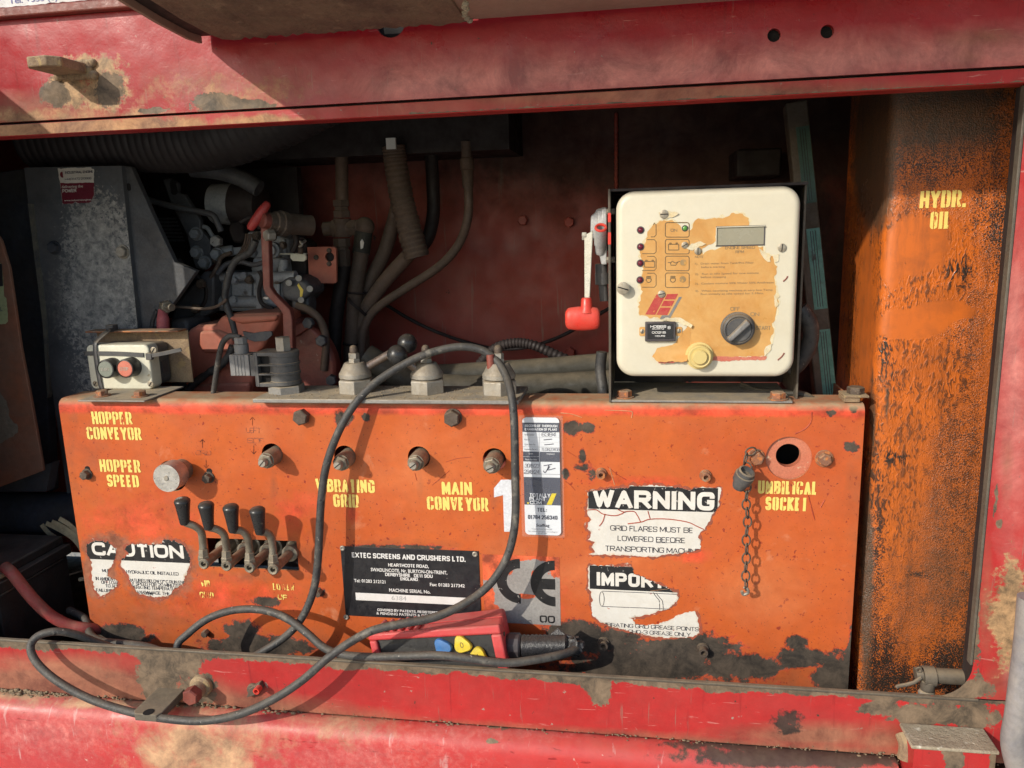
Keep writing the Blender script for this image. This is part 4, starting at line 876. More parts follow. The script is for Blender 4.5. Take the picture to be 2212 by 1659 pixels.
# CAUTION
L1 = cr(0, 1106, .336, [(560, 205), (600, 188), (690, 188), (742, 235), (738, 290), (722, 335), (690, 375), (690, 412), (750, 440), (752, 475), (700, 515), (640, 545), (610, 500), (600, 460), (588, 400), (590, 320), (560, 265)])
L2 = cr(0, 1106, .336, [(800, 240), (815, 215), (1040, 207), (1052, 180), (1120, 180), (1180, 215), (1222, 290), (1215, 360), (1190, 410), (1182, 460), (1110, 500), (1080, 540), (1010, 548), (900, 530), (860, 480), (830, 420), (776, 345), (780, 310), (832, 270)])
t, ps = sticker('caution_sticker', 'badly torn black and white CAUTION sticker about hydraulic oil, in two pieces', [L1, L2], ((300, 1212), (300, 1162), 180, 415), 11)
b = MB(); line_uv(b, 'CAUTION', 200, 1199, 397, 28, -.0009, t=.235, clip=ps); b.build('heading', M['labelwhite'], t)
b = MB(); sticker_text(b, [('MUST HAVE HYDRAULIC OIL INSTALLED', 221, 1236, 385, 7), ('IN AMBIENT TEMPERATURES BELOW 0°C RUN ENGINE', 207, 1253, 412, 7), ('OFF LOAD AT IDLE SPEED FOR 20 MINUTES', 219, 1261, 390, 7), ('TO ACHIEVE OPERATING TEMPERATURE', 228, 1269, 388, 7), ('FAILURE SO TO DO MAY DAMAGE THE', 208, 1278, 366, 7), ('SYSTEM', 300, 1285, 330, 7)], -.0008, ps, .15)
b.build('printed_lines', M['labelink'], t)
# WARNING
W1 = cr(1019.6, 864, .25, [(1000, 795), (1180, 767), (1355, 762), (1362, 742), (1560, 735), (1800, 760), (1880, 780), (1920, 755), (2145, 757), (2140, 890), (2085, 980), (2010, 1120), (1955, 1172), (1976, 1210), (1970, 1290), (1800, 1320), (1540, 1355), (1350, 1345), (1002, 1332), (1062, 1318), (1030, 1270), (1062, 1225), (1002, 1210), (1030, 1150), (995, 1110), (1000, 1060), (1030, 1035), (998, 985)])
t, ps = sticker('warning_sticker', 'torn black and white WARNING sticker about grid flares', [W1], ((1400, 1102.5), (1400, 1051), 1271, 1550), 21, .0007)
b = MB(); line_uv(b, 'WARNING', 1281, 1096, 1543, 39, -.0009, t=.24, clip=ps); b.build('heading', M['labelwhite'], t)
b = MB(); sticker_text(b, [('GRID FLARES MUST BE', 1318, 1146, 1497, 11.5), ('LOWERED BEFORE', 1334, 1168.5, 1480, 11.5), ('TRANSPORTING MACHINE', 1307, 1190, 1512, 11.5)], -.0008, ps, .13)
q0, q1 = P(1417, 1173, -.0008), P(1480, 1173, -.0008); b.add([q0, q1, q1 + Vector((0, 0, .0006)), q0 + Vector((0, 0, .0006))], [(0, 1, 2, 3)]); b.build('printed_lines', M['labelink'], t)
b = MB()
for pl in ([(1000, 950), (1075, 950), (1130, 985), (1230, 1000), (1290, 985), (1330, 965), (1400, 965), (1430, 1000), (1455, 1050)], [(1345, 1070), (1460, 1055), (1540, 1030), (1700, 1030), (1860, 1055), (1940, 1090), (2005, 1120)], [(1260, 945), (1300, 965), (1330, 968)], [(1520, 960), (1540, 1030)], [(1150, 985), (1130, 1050), (1100, 1090)]):
    b.tube([P(x, y, -.0006) for x, y in cr(1019.6, 864, .25, pl)], .0008, 5, 5)
b.build('paper_cracks', surf('orange showing through cracks', (0.40, 0.07, 0.035), vs=60), t)
# IMPORTANT
I1 = [(1272, 1222), (1366, 1224), (1369, 1240), (1403, 1254), (1433, 1267), (1463, 1281), (1465, 1294), (1446, 1314), (1403, 1328), (1362, 1336), (1372, 1348), (1393, 1351), (1426, 1346), (1469, 1328), (1501, 1319), (1509, 1334), (1511, 1368), (1496, 1376), (1420, 1377), (1340, 1360), (1300, 1345), (1280, 1330), (1278, 1290), (1270, 1270)]
t, ps = sticker('grease_sticker', 'torn IMPORTANT sticker about grease points with a drawing of a pipe', [I1], ((1370, 1276), (1370, 1225), 1274, 1550), 31, .0008)
b = MB(); line_uv(b, 'IMPORTANT', 1289, 1264.5, 1520, 29, -.0009, t=.24, clip=ps); b.build('heading', M['labelwhite'], t)
b = MB(); sticker_text(b, [('VIBRATING GRID GREASE POINTS', 1300, 1353, 1509, 8.5), ('USE LGHQ-3 GREASE ONLY', 1322, 1366.5, 1492, 8.5)], -.0008, ps, .13)
b.build('printed_lines', M['labelink'], t)
b = MB()
for pl in ([(1301, 1277), (1380, 1280), (1462, 1284)], [(1301, 1310), (1380, 1313), (1448, 1316)]): b.tube([P(u, v, -.0007) for u, v in pl], .00045, 4, smooth=False)
b.torus(P(1300, 1294, -.0007), (0, -1, 0), .0112, .00045, 28, 4, .3, up=(0, 0, 1)); b.tube([P(u, v, -.0007) for u, v in ((1411, 1280), (1418, 1290), (1424, 1298), (1425, 1317))], .00045, 4); b.tube([P(u, v, -.0007) for u, v in ((1417, 1281), (1425, 1291), (1431, 1299), (1433, 1317))], .00045, 4)
b.build('pipe_drawing', M['labelink'], t)
# CE sticker
ox, oy, sc = 734, 1106, .336
ce = thing('ce_mark_sticker', 'square grey CE mark sticker, peeled at its corners, beside the black name plate', 'sticker', P(1125, 1340, 0))
q = uvpoly(cr(ox, oy, sc, [(915, 272), (1412, 290), (1412, 722), (925, 705)]), -.0005); z0 = min(a[1] for a in q); z1 = max(a[1] for a in q); xa, xb = q[0][0], q[1][0]
o = sheet('film', [(xa, z0), (xb, z0), (xb, z1), (xa, z1)], [], .004, M['greylabel'], lambda a, b: (a, -.0005, b), parent=ce, walls=False,
    attrs={'peel': [(1062, 1215, 50, 40), (1110, 1200, 60, 12), (1185, 1202, 40, 10), (1200, 1225, 16, 26), (1055, 1290, 14, 34), (1060, 1320, 26, 14, .7), (1135, 1288, 28, 6), (1155, 1240, 8, 8)]})
def arcring(b, u, v, R, w_, a0, a1, Y, n=24):
    c = P(u, v, Y); s = S() * 1.02; vs = []; fs = []
    for k in range(n + 1):
        a = rad(a0 + (a1 - a0) * k / n)
        for r in (R, R - w_): vs.append((c.x + r * s * math.cos(a), Y, c.z + r * s * math.sin(a)))
    for k in range(n): fs.append((2 * k, 2 * k + 1, 2 * k + 3, 2 * k + 2))
    b.add(vs, fs)
b = MB(); arcring(b, 1124, 1256, 52, 22, 90, 270, -.0008); arcring(b, 1199, 1261, 53, 22, 90, 270, -.0008)
q0, q1 = P(1157, 1272, -.00075), P(1199, 1251, -.00075); b.add([(q0.x, -.0009, q0.z), (q1.x, -.0009, q0.z), (q1.x, -.0009, q1.z), (q0.x, -.0009, q1.z)], [(0, 1, 2, 3)])
line_uv(b, 'OO', 1166, 1345, 1199, 16, -.0008, t=.2); b.build('ce_letters', M['labelblack'], ce)
# numeral
b = MB(); b.uvprism(cr(1019.6, 864, .25, [(190, 762), (190, 842), (268, 822), (278, 1138), (360, 1138), (352, 688), (250, 690)]), -.0006, .0004)
b.build('number_sticker', M['numwhite'], label='pale vinyl numeral 1 half hidden behind the cable', cat='sticker')
# name plate
q = uvpoly([(735, 1178), (1034, 1192)], -.0008); z1 = P(885, 1185, -.0008).z; z0 = P(894, 1337, -.0008).z
npz = thing('name_plate', 'black riveted maker name plate with white lettering and a serial number strip', 'name plate', P(890, 1337, 0))
MB().box((q[0][0], -.0012, z0), (q[1][0], -.0002, z1)).build('plate', M['plate'], npz, bevel=.0004)
b = MB()
def npl(s, x0, y0, x1, cap, t=.2): line_uv(b, s, ox + x0 * sc, oy + y0 * sc, ox + x1 * sc, cap * sc, -.0015, t=t, bold=.02)
for a in (('EXTEC SCREENS AND CRUSHERS LTD.', 78, 292, 808, 33, .21), ('HEARTHCOTE ROAD,', 312, 350, 572, 21), ('SWADLINCOTE, Nr. BURTON-ON-TRENT,', 200, 380, 690, 21), ('DERBYSHIRE   DE11 9DU', 292, 411, 597, 21), ('ENGLAND', 390, 439, 502, 21), ('Tel: 01283 212121', 92, 450, 293, 20), ('Fax: 01283 217342', 580, 475, 803, 20), ('MACHINE SERIAL No.', 318, 512, 582, 21), ('COVERED BY PATENTS, REGISTERED DESIGNS', 242, 636, 730, 16), ('& PENDING PATENTS & DESIGNS No. 2', 236, 658, 700, 16)): npl(*a)
b.build('lettering', M['platewhite'], npz)
q0, q1 = P(769, 1296, -.0014), P(1008, 1291.5, -.0014); MB().box((q0.x, -.0015, q0.z), (q1.x, -.0012, q1.z)).build('serial_strip', M['platewhite'], npz)
b = MB(); line_uv(b, '6384', 846, 1296, 878, 9, -.0017, bold=.0); b.build('serial_number', surf('stamped grey digits', (0.42, 0.42, 0.42)), npz)
for (u, v) in ((740, 1184), (1026, 1197), (748, 1333)): MB().lathe(P(u, v, -.0012), (0, -1, 0), [(0, .0042), (.001, .0040), (.0018, .0028), (.0014, .0014), (.0006, .0012)], 16).build('rivet', M['zinc'], npz)
# inspection card
ox, oy, sc = 1019.6, 864, .25; YC = -.0035
def tq(x, y, Y=YC): return P(ox + x * sc, oy + y * sc, Y)
tg = thing('inspection_card', 'white and navy plant inspection card in a clear sleeve beside the cable', 'card', tq(600, 1190))
a, b_ = tq(433, 150), tq(770, 1172); MB().rrect(a.x, b_.x, b_.z, a.z, .006, YC, YC + .0006).build('card', M['cardwhite'], tg)
b = MB()
def band(x0, y0, x1, y1, d=.0003): p, q = tq(x0, y0, YC - d), tq(x1, y1, YC - d); b.box((a.x if x0 == 433 else p.x, YC - d, q.z), (b_.x if x1 == 770 else q.x, YC - d + .0002, p.z))
for r in ((433, 195, 770, 280), (433, 445, 770, 537), (433, 665, 770, 912), (433, 320, 770, 325), (433, 363, 770, 368), (433, 405, 770, 409), (579, 280, 584, 445), (583, 537, 587, 640), (433, 638, 770, 643), (440, 590, 583, 593)): band(*r)
b.build('navy_bands', M['cardnavy'], tg)
b = MB()
def tl(s, x0, y0, x1, cap, bold=.02, d=.0006, t=.2, **k): line_uv(b, s, ox + x0 * sc, oy + y0 * sc, ox + x1 * sc, cap * sc, YC - d, bold=bold, t=t, **k)
for s in (('RECORD OF THOROUGH', 457, 233, 737, 21), ('EXAMINATION OF PLANT', 457, 263, 737, 21), ('TOTALLY', 497, 838, 678, 33, .04), ('PLANT', 497, 868, 636, 30, .04), ('COM', 500, 900, 602, 30, .04), ('Date:', 492, 470, 528, 15, .0), ('Inspector', 646, 472, 716, 15, .0), ('Next due date:', 460, 520, 562, 15, .0)): tl(*s)
p, q = tq(579, 445, YC - .0006), tq(585, 537, YC - .0006); b.box((p.x, YC - .0006, q.z), (q.x, YC - .0004, p.z))
for k in range(12): p, q = tq(440 + k * 12, 488, YC - .0006), tq(447 + k * 12, 491, YC - .0006); b.box((p.x, YC - .0006, q.z), (q.x, YC - .0004, p.z))
b.build('white_lettering', M['cardwhite'], tg)
b = MB()
for s in (('TEL:', 562, 965, 646, 33), ('01784 256340', 484, 1028, 738, 35), ('Scafftag', 555, 1093, 668, 24, .02), ('Serial Number:', 453, 306, 540, 14, .0), ('Plant ID:', 453, 348, 500, 14, .0), ('Quick Hitch No.:', 453, 390, 552, 14, .0), ('Inspection Record:', 453, 431, 566, 14, .0), ('© Copyright Brady Corp Ltd 2016', 515, 1118, 690, 10, -.005), ('Tel: +44(0)845 089 4050 / www.scafftag.com', 486, 1138, 740, 9, -.005), ('Ref: EITL 1284', 572, 1156, 648, 9, -.005)): tl(*s)
b.build('navy_lettering', M['cardnavy'], tg)
b = MB()
for s in (('6384', 600, 314, 722, 34, -.015), ('TL0823108', 596, 440, 755, 26, -.015), ('30/8/23', 455, 583, 578, 32, -.015), ('29/8/24', 448, 634, 578, 32, -.015)): tl(*s, slant=.15, t=.09)
for pl in ([(620, 568), (690, 556)], [(665, 560), (650, 600), (630, 628), (615, 612)], [(672, 575), (655, 605), (720, 590)], [(620, 345), (690, 338)], [(625, 388), (705, 380)]): b.tube([tq(x, y, YC - .0006) for x, y in pl], .0005, 4, 6)
b.build('pen_writing', M['pen'], tg)
b = MB(); b.prism([tq(645, 905, YC - .0006), tq(688, 905, YC - .0006), tq(730, 808, YC - .0006), tq(690, 808, YC - .0006)], (0, .0003, 0)); b.lathe(tq(484, 890, YC - .0004), (0, -1, 0), [(0, .0013), (.0003, .0013)], 12); b.build('yellow_mark', M['yellow'], tg)
p, q = tq(403, 135, YC - .0012), tq(800, 1193, YC - .0012); MB().rrect(p.x, q.x, q.z, p.z, .002, YC - .0013, YC + .0015).build('clear_sleeve', M['clear'], tg)
# ------------------------------------------------------------------ oil tank
YT = .02; xt = P(1904, 600, YT).x; RT = .014; SD = .20
def tmap(a, b):      # a runs along the left side (back to front), round the corner, then along the front
    A1 = SD - RT; A2 = A1 + RT * math.pi / 2
    if a <= A1: return (xt, YT + SD - a, b)
    if a <= A2: k = (a - A1) / RT; return (xt + RT - RT * math.cos(k), YT + RT - RT * math.sin(k), b)
    return (xt + RT + (a - A2), YT, b)
tk = thing('oil_tank', 'orange hydraulic oil tank streaked with black oil at the right', 'oil tank', (xt, YT, -.76))
Wt = SD - RT + RT * math.pi / 2 + .26
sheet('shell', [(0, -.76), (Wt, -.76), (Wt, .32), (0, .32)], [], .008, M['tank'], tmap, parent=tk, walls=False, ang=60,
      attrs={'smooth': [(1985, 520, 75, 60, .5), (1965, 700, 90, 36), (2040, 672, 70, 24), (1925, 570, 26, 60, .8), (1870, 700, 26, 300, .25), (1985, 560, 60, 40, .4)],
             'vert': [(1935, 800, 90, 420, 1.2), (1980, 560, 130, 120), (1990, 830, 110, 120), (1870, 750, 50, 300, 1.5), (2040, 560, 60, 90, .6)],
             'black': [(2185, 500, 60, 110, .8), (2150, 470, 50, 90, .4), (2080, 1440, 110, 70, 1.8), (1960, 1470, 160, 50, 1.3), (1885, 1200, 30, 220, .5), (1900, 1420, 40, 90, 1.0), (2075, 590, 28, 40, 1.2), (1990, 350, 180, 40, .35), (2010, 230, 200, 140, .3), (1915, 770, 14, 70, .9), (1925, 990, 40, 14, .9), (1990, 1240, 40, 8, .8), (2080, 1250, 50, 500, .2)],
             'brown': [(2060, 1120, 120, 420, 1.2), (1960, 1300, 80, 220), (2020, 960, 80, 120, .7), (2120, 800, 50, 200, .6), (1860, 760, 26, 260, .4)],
             'film': [(1890, 330, 55, 200, 2.0), (1872, 1250, 18, 330, 1.2), (1884, 900, 10, 120), (2010, 235, 230, 130, 1.1), (2040, 1250, 120, 240, .3), (1915, 850, 8, 90)]})  # blob on the upper left side paints its shade; the rest is oil
MB().box((xt + .002, YT + SD - .002, -.76), (.56, YT + SD, .32)).build('back', M['dark'], tk)
stencil('HYDR.', 1986, 450, 2086, 37, Y=YT - .0006, mat='stencil', par=tk, label='yellow stencilled word HYDR on the tank'); stencil('OIL', 2008, 495, 2052, 37, Y=YT - .0006, mat='stencilworn', par=tk, label='yellow stencilled word OIL on the tank')
bk = thing('tank_clip', 'small rusty clip plate with a hexagon bolt between panel and oil tank', 'bracket', P(1850, 860, .03))
b = MB(); p, q = P(1822, 866, .01), P(1876, 866, .01); b.box((p.x, .006, zT + .0075), (q.x, .04, zT + .0105)); b.box((p.x, .008, zT + .0012), (p.x + .02, .038, zT + .0075)); b.build('plate', M['rust'], bk, bevel=.0008)
MB().hexn(((p.x + q.x) / 2 + .002, .022, zT + .0105), (0, 0, 1), .019, .009, .2).build('bolt', M['bolt'], bk, ang=28)

# ------------------------------------------------------------------ leaning post with teal tape behind the gauge box
po = thing('leaning_post', 'leaning grey steel post with teal printed tape between gauge box and oil tank', 'post', P(1790, 870, .20))
p0, p1 = P(1786, 900, .17), P(1717, 225, .24); ax = (p1 - p0); ax.normalize(); wx = ax.cross(Vector((0, 1, 0))).normalized(); wy = wx.cross(ax).normalized()
L = (p1 - p0).length; mid = (p0 + p1) / 2
MB().obox(mid, wx * .0155, wy * .014, ax * (L / 2)).build('bar', M['post'], po, bevel=.002)
for (f0, f1) in ((.06, .28), (.345, .60), (.68, .92)):
    b = MB(); c = p0 + ax * L * (f0 + f1) / 2 - wy * .0145 - wx * .0045; b.obox(c, wx * .0095, wy * .0003, ax * (L * (f1 - f0) / 2)); b.build('teal_tape', M['teal'] if f1 < .7 else surf('darker teal tape', (0.05, 0.11, 0.09), vs=20), po)  # uppermost tape is a darker teal
    b = MB()
    for k in (-.003, .0005, .004): b.obox(c + wx * k - wy * .0004, wx * .0005, wy * .0001, ax * (L * (f1 - f0) / 2 * .94))
    b.build('tape_lines', M['black'], po)

# ------------------------------------------------------------------ galvanised valve plate and what stands on it
zp = zT + .0008; PT = .006
a, b_, c = PZ(548, 860, zp + PT), PZ(1118, 868, zp + PT), PZ(1146, 834, zp + PT)
a_gx0, a_gx1, a_gy0, a_gy1 = a.x + .01, b_.x - .005, min(a.y, b_.y) + .01, c.y - .003
MB().box((a.x, min(a.y, b_.y) + .008, zp), (b_.x, c.y, zp + PT)).build('valve_plate', M['galv'], bevel=.0012, label='dusty galvanised plate on top of the panel carrying three lever valves', cat='plate')
zq = zp + PT
M['polished'] = surf('worn brown steel rod', (0.30, 0.24, 0.20), (0.22, 0.16, 0.13), vs=40, rough=.35, metal=.6, bump=.1, bs=300)
def swivel(u, v, lab, d, L, ball=None, stub=False):
    c = PZ(u, v, zq); t = thing('lever_valve', lab, 'valve', c, 'swivel lever valves on the galvanised plate')
    MB().lathe(c, (0, 0, 1), [(0, .0265), (.0185, .0265), (.0205, .0245)], 6, .25).build('hex_base', M['zinc'], t, ang=25, bevel=.0006)
    MB().lathe(c + Vector((0, 0, .0205)), (0, 0, 1), [(0, .018), (.0015, .018), (.002, .0235), (.0075, .0235), (.009, .0225), (.0225, .0150), (.0235, .0138)], 32).build('cone', M['zinc'], t, ang=30)
    b = MB(); b.hexn(c + Vector((0, 0, .044)), (0, 0, 1), .0150, .0065, .3); b.hexn(c + Vector((0, 0, .0505)), (0, 0, 1), .0135, .0075, .7); b.build('lock_nuts', M['zinc'], t, ang=28)
    MB().lathe(c + Vector((0, 0, .058)), (0, 0, 1), [(0, .0055), (.004, .0062), (.008, .0055), (.0105, .0035), (.0115, .0005)], 18).build('acorn_tip', M['bolt'], t, ang=50)
    d = Vector(d); s = c + Vector((0, 0, .033)) + Vector((d.x, d.y, 0)).normalized() * .012
    e = s + d.normalized() * L
    MB().lathe(s, d, [(0, .0062), (L * .93, .0056), (L, .0052)], 18).build('handle_rod', M['rod'] if stub else M['polished'], t)
    if ball: MB().ball(e, .0146, 28).build('ball_knob', M['grip'], t)
    return t, e
def aim(u, v, tgt, Y):      # direction from a valve's cone to where its handle ends
    c = PZ(u, v, zq) + Vector((0, 0, .033)); e = P(*tgt, Y); d = e - c; h = Vector((d.x, d.y, 0)).normalized() * .012
    return tuple(e - c - h), (e - c - h).length
d, L = aim(770, 846, (880, 742), .062); swivel(770, 846, 'lever valve with a ball knob, beside the solenoid', d, L, True)
d, L = aim(924, 847, (858, 767), .012); swivel(924, 847, 'lever valve in the middle of the plate with its ball knob in front', d, L, True)
d, L = aim(1079, 849, (1059, 766), .02); swivel(1079, 849, 'lever valve with a bare stub rod and the cable looped over it', d, L, False, True)
# solenoid
c = PZ(620, 846, zq); cc = Vector((c.x, c.y, zq)); t = thing('solenoid_valve', 'black ribbed solenoid coil with a grey cable plug on the galvanised plate', 'solenoid', cc)
b = MB(); b.lathe(cc, (0, 0, 1), [(0, .0265), (.010, .0265), (.011, .0255)], 6, .1); b.build('base_nut', M['galv'], t, ang=25)
prof = [(.0115, .0205), (.013, .0225)]
for k in range(3): z = .018 + k * .0135; prof += [(z, .0225), (z + .0008, .0212), (z + .0095, .0212), (z + .0103, .0225)]
prof += [(.061, .0225), (.0625, .0215), (.0625, .0135)]
b = MB(); b.lathe(cc, (0, 0, 1), prof, 40); b.build('coil', M['plastic'], t, ang=30)
xa = cc.x - .036
b = MB(); b.box((xa, cc.y - .021, zq + .0115), (xa + .004, cc.y + .021, zq + .0622)); b.box((xa + .004, cc.y - .021, zq + .0115), (cc.x, cc.y + .021, zq + .017)); b.box((xa + .004, cc.y - .021, zq + .057), (cc.x, cc.y + .021, zq + .0622))
for z in (.0285, .042): b.box((xa + .004, cc.y - .0212, zq + z), (cc.x - .004, cc.y + .021, zq + z + .0025))
b.box((xa - .002, cc.y - .0205, zq + .0118), (xa, cc.y + .0205, zq + .0618)); b.build('coil_frame', M['plastic'], t, bevel=.0006)
MB().box((xa + .005, cc.y - .012, zq + .0172), (cc.x - .006, cc.y + .012, zq + .0568)).build('coil_recess', M['hole'], t)
MB().lathe(cc + Vector((0, 0, .0565)), (0, 0, 1), [(0, .0115), (.025, .0115), (.026, .0105)], 6, .5).build('top_nut', M['zinc'], t, ang=25)
xb = xa - .0425
b = MB(); b.box((xb, cc.y - .016, zq + .027), (xa - .012, cc.y + .012, zq + .0585))
for k in range(4): b.box((xb + .006 + k * .005, cc.y - .0168, zq + .0275), (xb + .0085 + k * .005, cc.y - .0158, zq + .058))
b.build('plug', M['greyplastic'], t, bevel=.0012)
MB().box((xa - .0118, cc.y - .0145, zq + .026), (xa - .002, cc.y + .011, zq + .0575)).build('plug_collar', M['plastic'], t, bevel=.001)
g = Vector((xb + .013, cc.y - .001, zq + .0585))
b = MB(); b.cyl(g, g + Vector((0, 0, .014)), .0105); b.lathe(g + Vector((0, 0, .0145)), (0, 0, 1), [(0, .0095), (.009, .0095), (.010, .008)], 8); b.build('gland', M['greyplastic'], t, ang=28)
r = [g + Vector((0, 0, .0235)), P(507, 726, g.y), P(494, 727, g.y), P(481, 741, g.y + .005), P(474, 765, g.y + .01), P(469, 795, g.y + .015), P(461, 850, g.y + .02), P(455, 900, g.y + .02)]
MB().tube(r, .0042, 12).build('solenoid_cable', M['cable'], t)

# ------------------------------------------------------------------ start / stop button box on its bracket
bb = thing('button_box', 'cream START and STOP button box strapped with cable ties on a rusty bracket', 'button box', PZ(260, 850, zT))
YL = .062; p, q = P(190.5, 793, YL), P(325.5, 793, YL); z0, z1 = P(260, 841, YL).z, P(260, 744.5, YL).z
o = MB().rrect(p.x, q.x, z0, z1, .009, YL, YL + .024, e=.003).build('lid', M['boxwhite'], bb, ang=50)
addattr(o, {'stain': [(258, 754, 40, 9, .8), (285, 752, 20, 8, 1.0), (240, 752, 12, 10)]})
MB().rrect(p.x + .003, q.x - .001, z0 + .002, z1 - .002, .010, YL + .0242, YL + .052).build('base', M['plastic'], bb, ang=50)
MB().rrect(q.x - .0005, q.x + .0005, z0 + .02, z0 + .04, .0004, YL + .03, YL + .045).build('knockout', M['bezel'], bb)
for nm, u, v, mt, tx, lab in (('start_button', 227, 798, 'startb', 'START', 'grey green START button'), ('stop_button', 269, 797, 'stopb', 'STOP', 'faded red STOP button')):
    YBt = YL - .021; c = P(u, v, YBt)
    o = MB().lathe((c.x, YL, c.z), (0, -1, 0), [(0, .0155), (.018, .0150), (.0205, .0143), (.0208, .0130), (.0190, .0126)], 32).build(nm, M['grip'], bb, label=lab)
    MB().lathe((c.x, YBt + .003, c.z), (0, -1, 0), [(0, .0125), (.0018, .0125), (.0024, .0118)], 32).build('button_face', M[mt], o)
    b = MB(); line_uv(b, tx, u - 9, v + 3.5, u + 9, 7, YBt + .0002, t=.16); b.build('button_word', surf('pale worn letters', (0.42, 0.40, 0.34), spots=[((0.3, 0.25, 0.2), 400, .52, .05)]) if 'wl' not in M else M['wl'], o)
for (u, v, r) in ((195, 764, .0036), (333.5 - 2, 756, .0048), (206, 829, .0046), (325, 829.5, .005)):
    c = P(u, v, YL - .0006); MB().lathe(c + Vector((0, .0004, 0)), (0, -1, 0), [(0, r), (.0006, r), (.0008, r * .8)], 18).build('screw', M['screw'], bb)
    MB().obox(c + Vector((0, -.0006, 0)), (r * .8 * .6, 0, r * .8 * .8), (0, .0002, 0), (-r * .12, 0, r * .1)).build('screw_slot', M['hole'], bb)
yb0 = YL + .056
b = MB(); e0 = PZ(168, 865, zT + .0022); e1 = PZ(333, 867, zT + .0022); e2 = PZ(397, 835, zT + .0022)
b.box((e0.x, e0.y, zT + .0004), (e2.x, e2.y, zT + .0026)); b.build('bracket_foot', M['galv'], bb, bevel=.0005)
zt_ = P(300, 716, yb0 - .01).z
b = MB(); b.box((P(208, 716, yb0).x, yb0, zT + .0028), (e2.x - .002, yb0 + .003, zt_)); b.build('bracket_back', M['rust'], bb, bevel=.001)
b = MB(); b.box((P(205, 716, yb0).x, yb0 - .024, zt_ + .0002), (e2.x - .004, yb0 + .003, zt_ + .003)); b.build('bracket_top', M['boltred'], bb, bevel=.001)
b = MB(); b.box((P(246, 716, yb0).x, yb0 - .02, zt_ + .0032), (P(262, 716, yb0).x, yb0 - .006, zt_ + .012)); b.build('tie_buckle', M['plastic'], bb, bevel=.001)
for u, v in ((221, 855), (303, 856)):
    c = PZ(u, v, zT + .0028); b = MB(); b.lathe(c, (0, 0, 1), [(0, .0125), (.0012, .0125)], 24); b.hexn(c + Vector((0, 0, .0013)), (0, 0, 1), .016, .0075, .5); b.build('foot_bolt', M['boltred'], bb, ang=28)
def strap(name, pts, w_, parent, mat, up, th=.0014):
    c = catmull(pts, 6); up = Vector(up); vs = []; fs = []
    for i, q in enumerate(c):
        d = (c[min(i + 1, len(c) - 1)] - c[max(i - 1, 0)]).normalized(); s_ = up.cross(d).normalized(); n_ = d.cross(s_).normalized() if False else s_.cross(d).normalized()
        for (x, y) in ((-1, -1), (1, -1), (1, 1), (-1, 1)): vs.append(q + s_ * (w_ / 2 * x) + n_ * (th / 2 * y))
    for i in range(len(c) - 1):
        for k in range(4): fs.append((i * 4 + k, i * 4 + (k + 1) % 4, i * 4 + 4 + (k + 1) % 4, i * 4 + 4 + k))
    fs += [(3, 2, 1, 0), tuple(len(c) * 4 - 4 + k for k in range(4))]
    return MB().add(vs, fs).build(name, mat, parent, bevel=.0003, seg=1)
strap('cable_tie', [P(250, 712, yb0 - .014), P(232, 716, YL + .018), P(211, 734, YL + .003), P(205, 748, YL - .0016), P(209, 790, YL - .0022), P(217, 832, YL - .0018), P(222, 843, YL + .001)], .0068, bb, M['plastic'], (0, -1, .0), .0016)
strap('cable_tie', [P(183, 765, YL + .002), P(190, 763.5, YL - .001), P(250, 764, YL - .0013), P(310, 767, YL - .0013)], .0068, bb, M['plastic'], (0, -1, 0))
p3 = P(322, 770, YL - .003); MB().box((p3.x - .005, YL - .005, p3.z - .0055), (p3.x + .005, YL + .002, p3.z + .0055)).build('tie_buckle', M['plastic'], bb, bevel=.001)
strap('tie_tail', [P(328, 768, YL - .004), P(350, 764, YL - .006), P(392, 755, YL - .010)], .0062, bb, M['plastic'], (0, -1, 0))

# ------------------------------------------------------------------ gauge box
gb = thing('gauge_box', 'cream engine gauge box with a torn amber decal, standing on a rusty bracket', 'gauge box', PZ(1520, 860, zT))
YG = -.006; gx0, gx1 = P(1331, 610, YG).x, P(1724, 610, YG).x; gz0, gz1 = P(1520, 815, YG).z, P(1520, 407, YG).z
o = MB().rrect(gx0, gx1, gz0, gz1, .024, YG, YG + .030, n=12, e=.009, ne=6).build('lid', M['white'], gb, ang=60)
addattr(o, {'stain': [(1440, 470, 26, 16, .7), (1590, 465, 70, 14, .6), (1660, 520, 24, 30, .5), (1700, 620, 10, 120, .4), (1420, 560, 20, 60, .4), (1480, 720, 60, 30, .5), (1350, 620, 24, 16, .6), (1560, 780, 140, 12, .4)]})
MB().rrect(gx0 + .006, gx1 - .006, gz0 + .006, gz1 - .006, .02, YG + .0302, YG + .095).build('case', M['bezel'], gb)
bxl, bxr = P(1314.5, 640, .004).x, P(1728, 640, .03).x; bzt = P(1520, 401, .004).z
b = MB(); b.box((bxl, .003, zT + .0002), (bxl + .003, .13, bzt)); o = b.build('bracket_cheek', M['post'], gb, bevel=.0006)
b = MB(); b.box((bxr, .03, zT + .0002), (bxr + .003, .13, bzt + .002)); b.build('bracket_cheek', M['post'], gb, bevel=.0006)
b = MB(); b.box((bxl + .0032, .006, bzt - .003), (bxr - .0002, .13, bzt)); b.build('bracket_top', M['dark'], gb)
b = MB(); b.box((bxl + .0032, .127, zT + .004), (bxr - .0002, .13, bzt - .0032)); b.build('bracket_back', M['dark'], gb)
b = MB(); f0 = PZ(1326, 872, zT + .003).x; f1 = PZ(1720, 876, zT + .003).x; b.box((bxl + .0034, .004, zT + .0003), (f1, .1265, zT + .0033)); b.build('bracket_foot', M['galv'], gb, bevel=.0006)
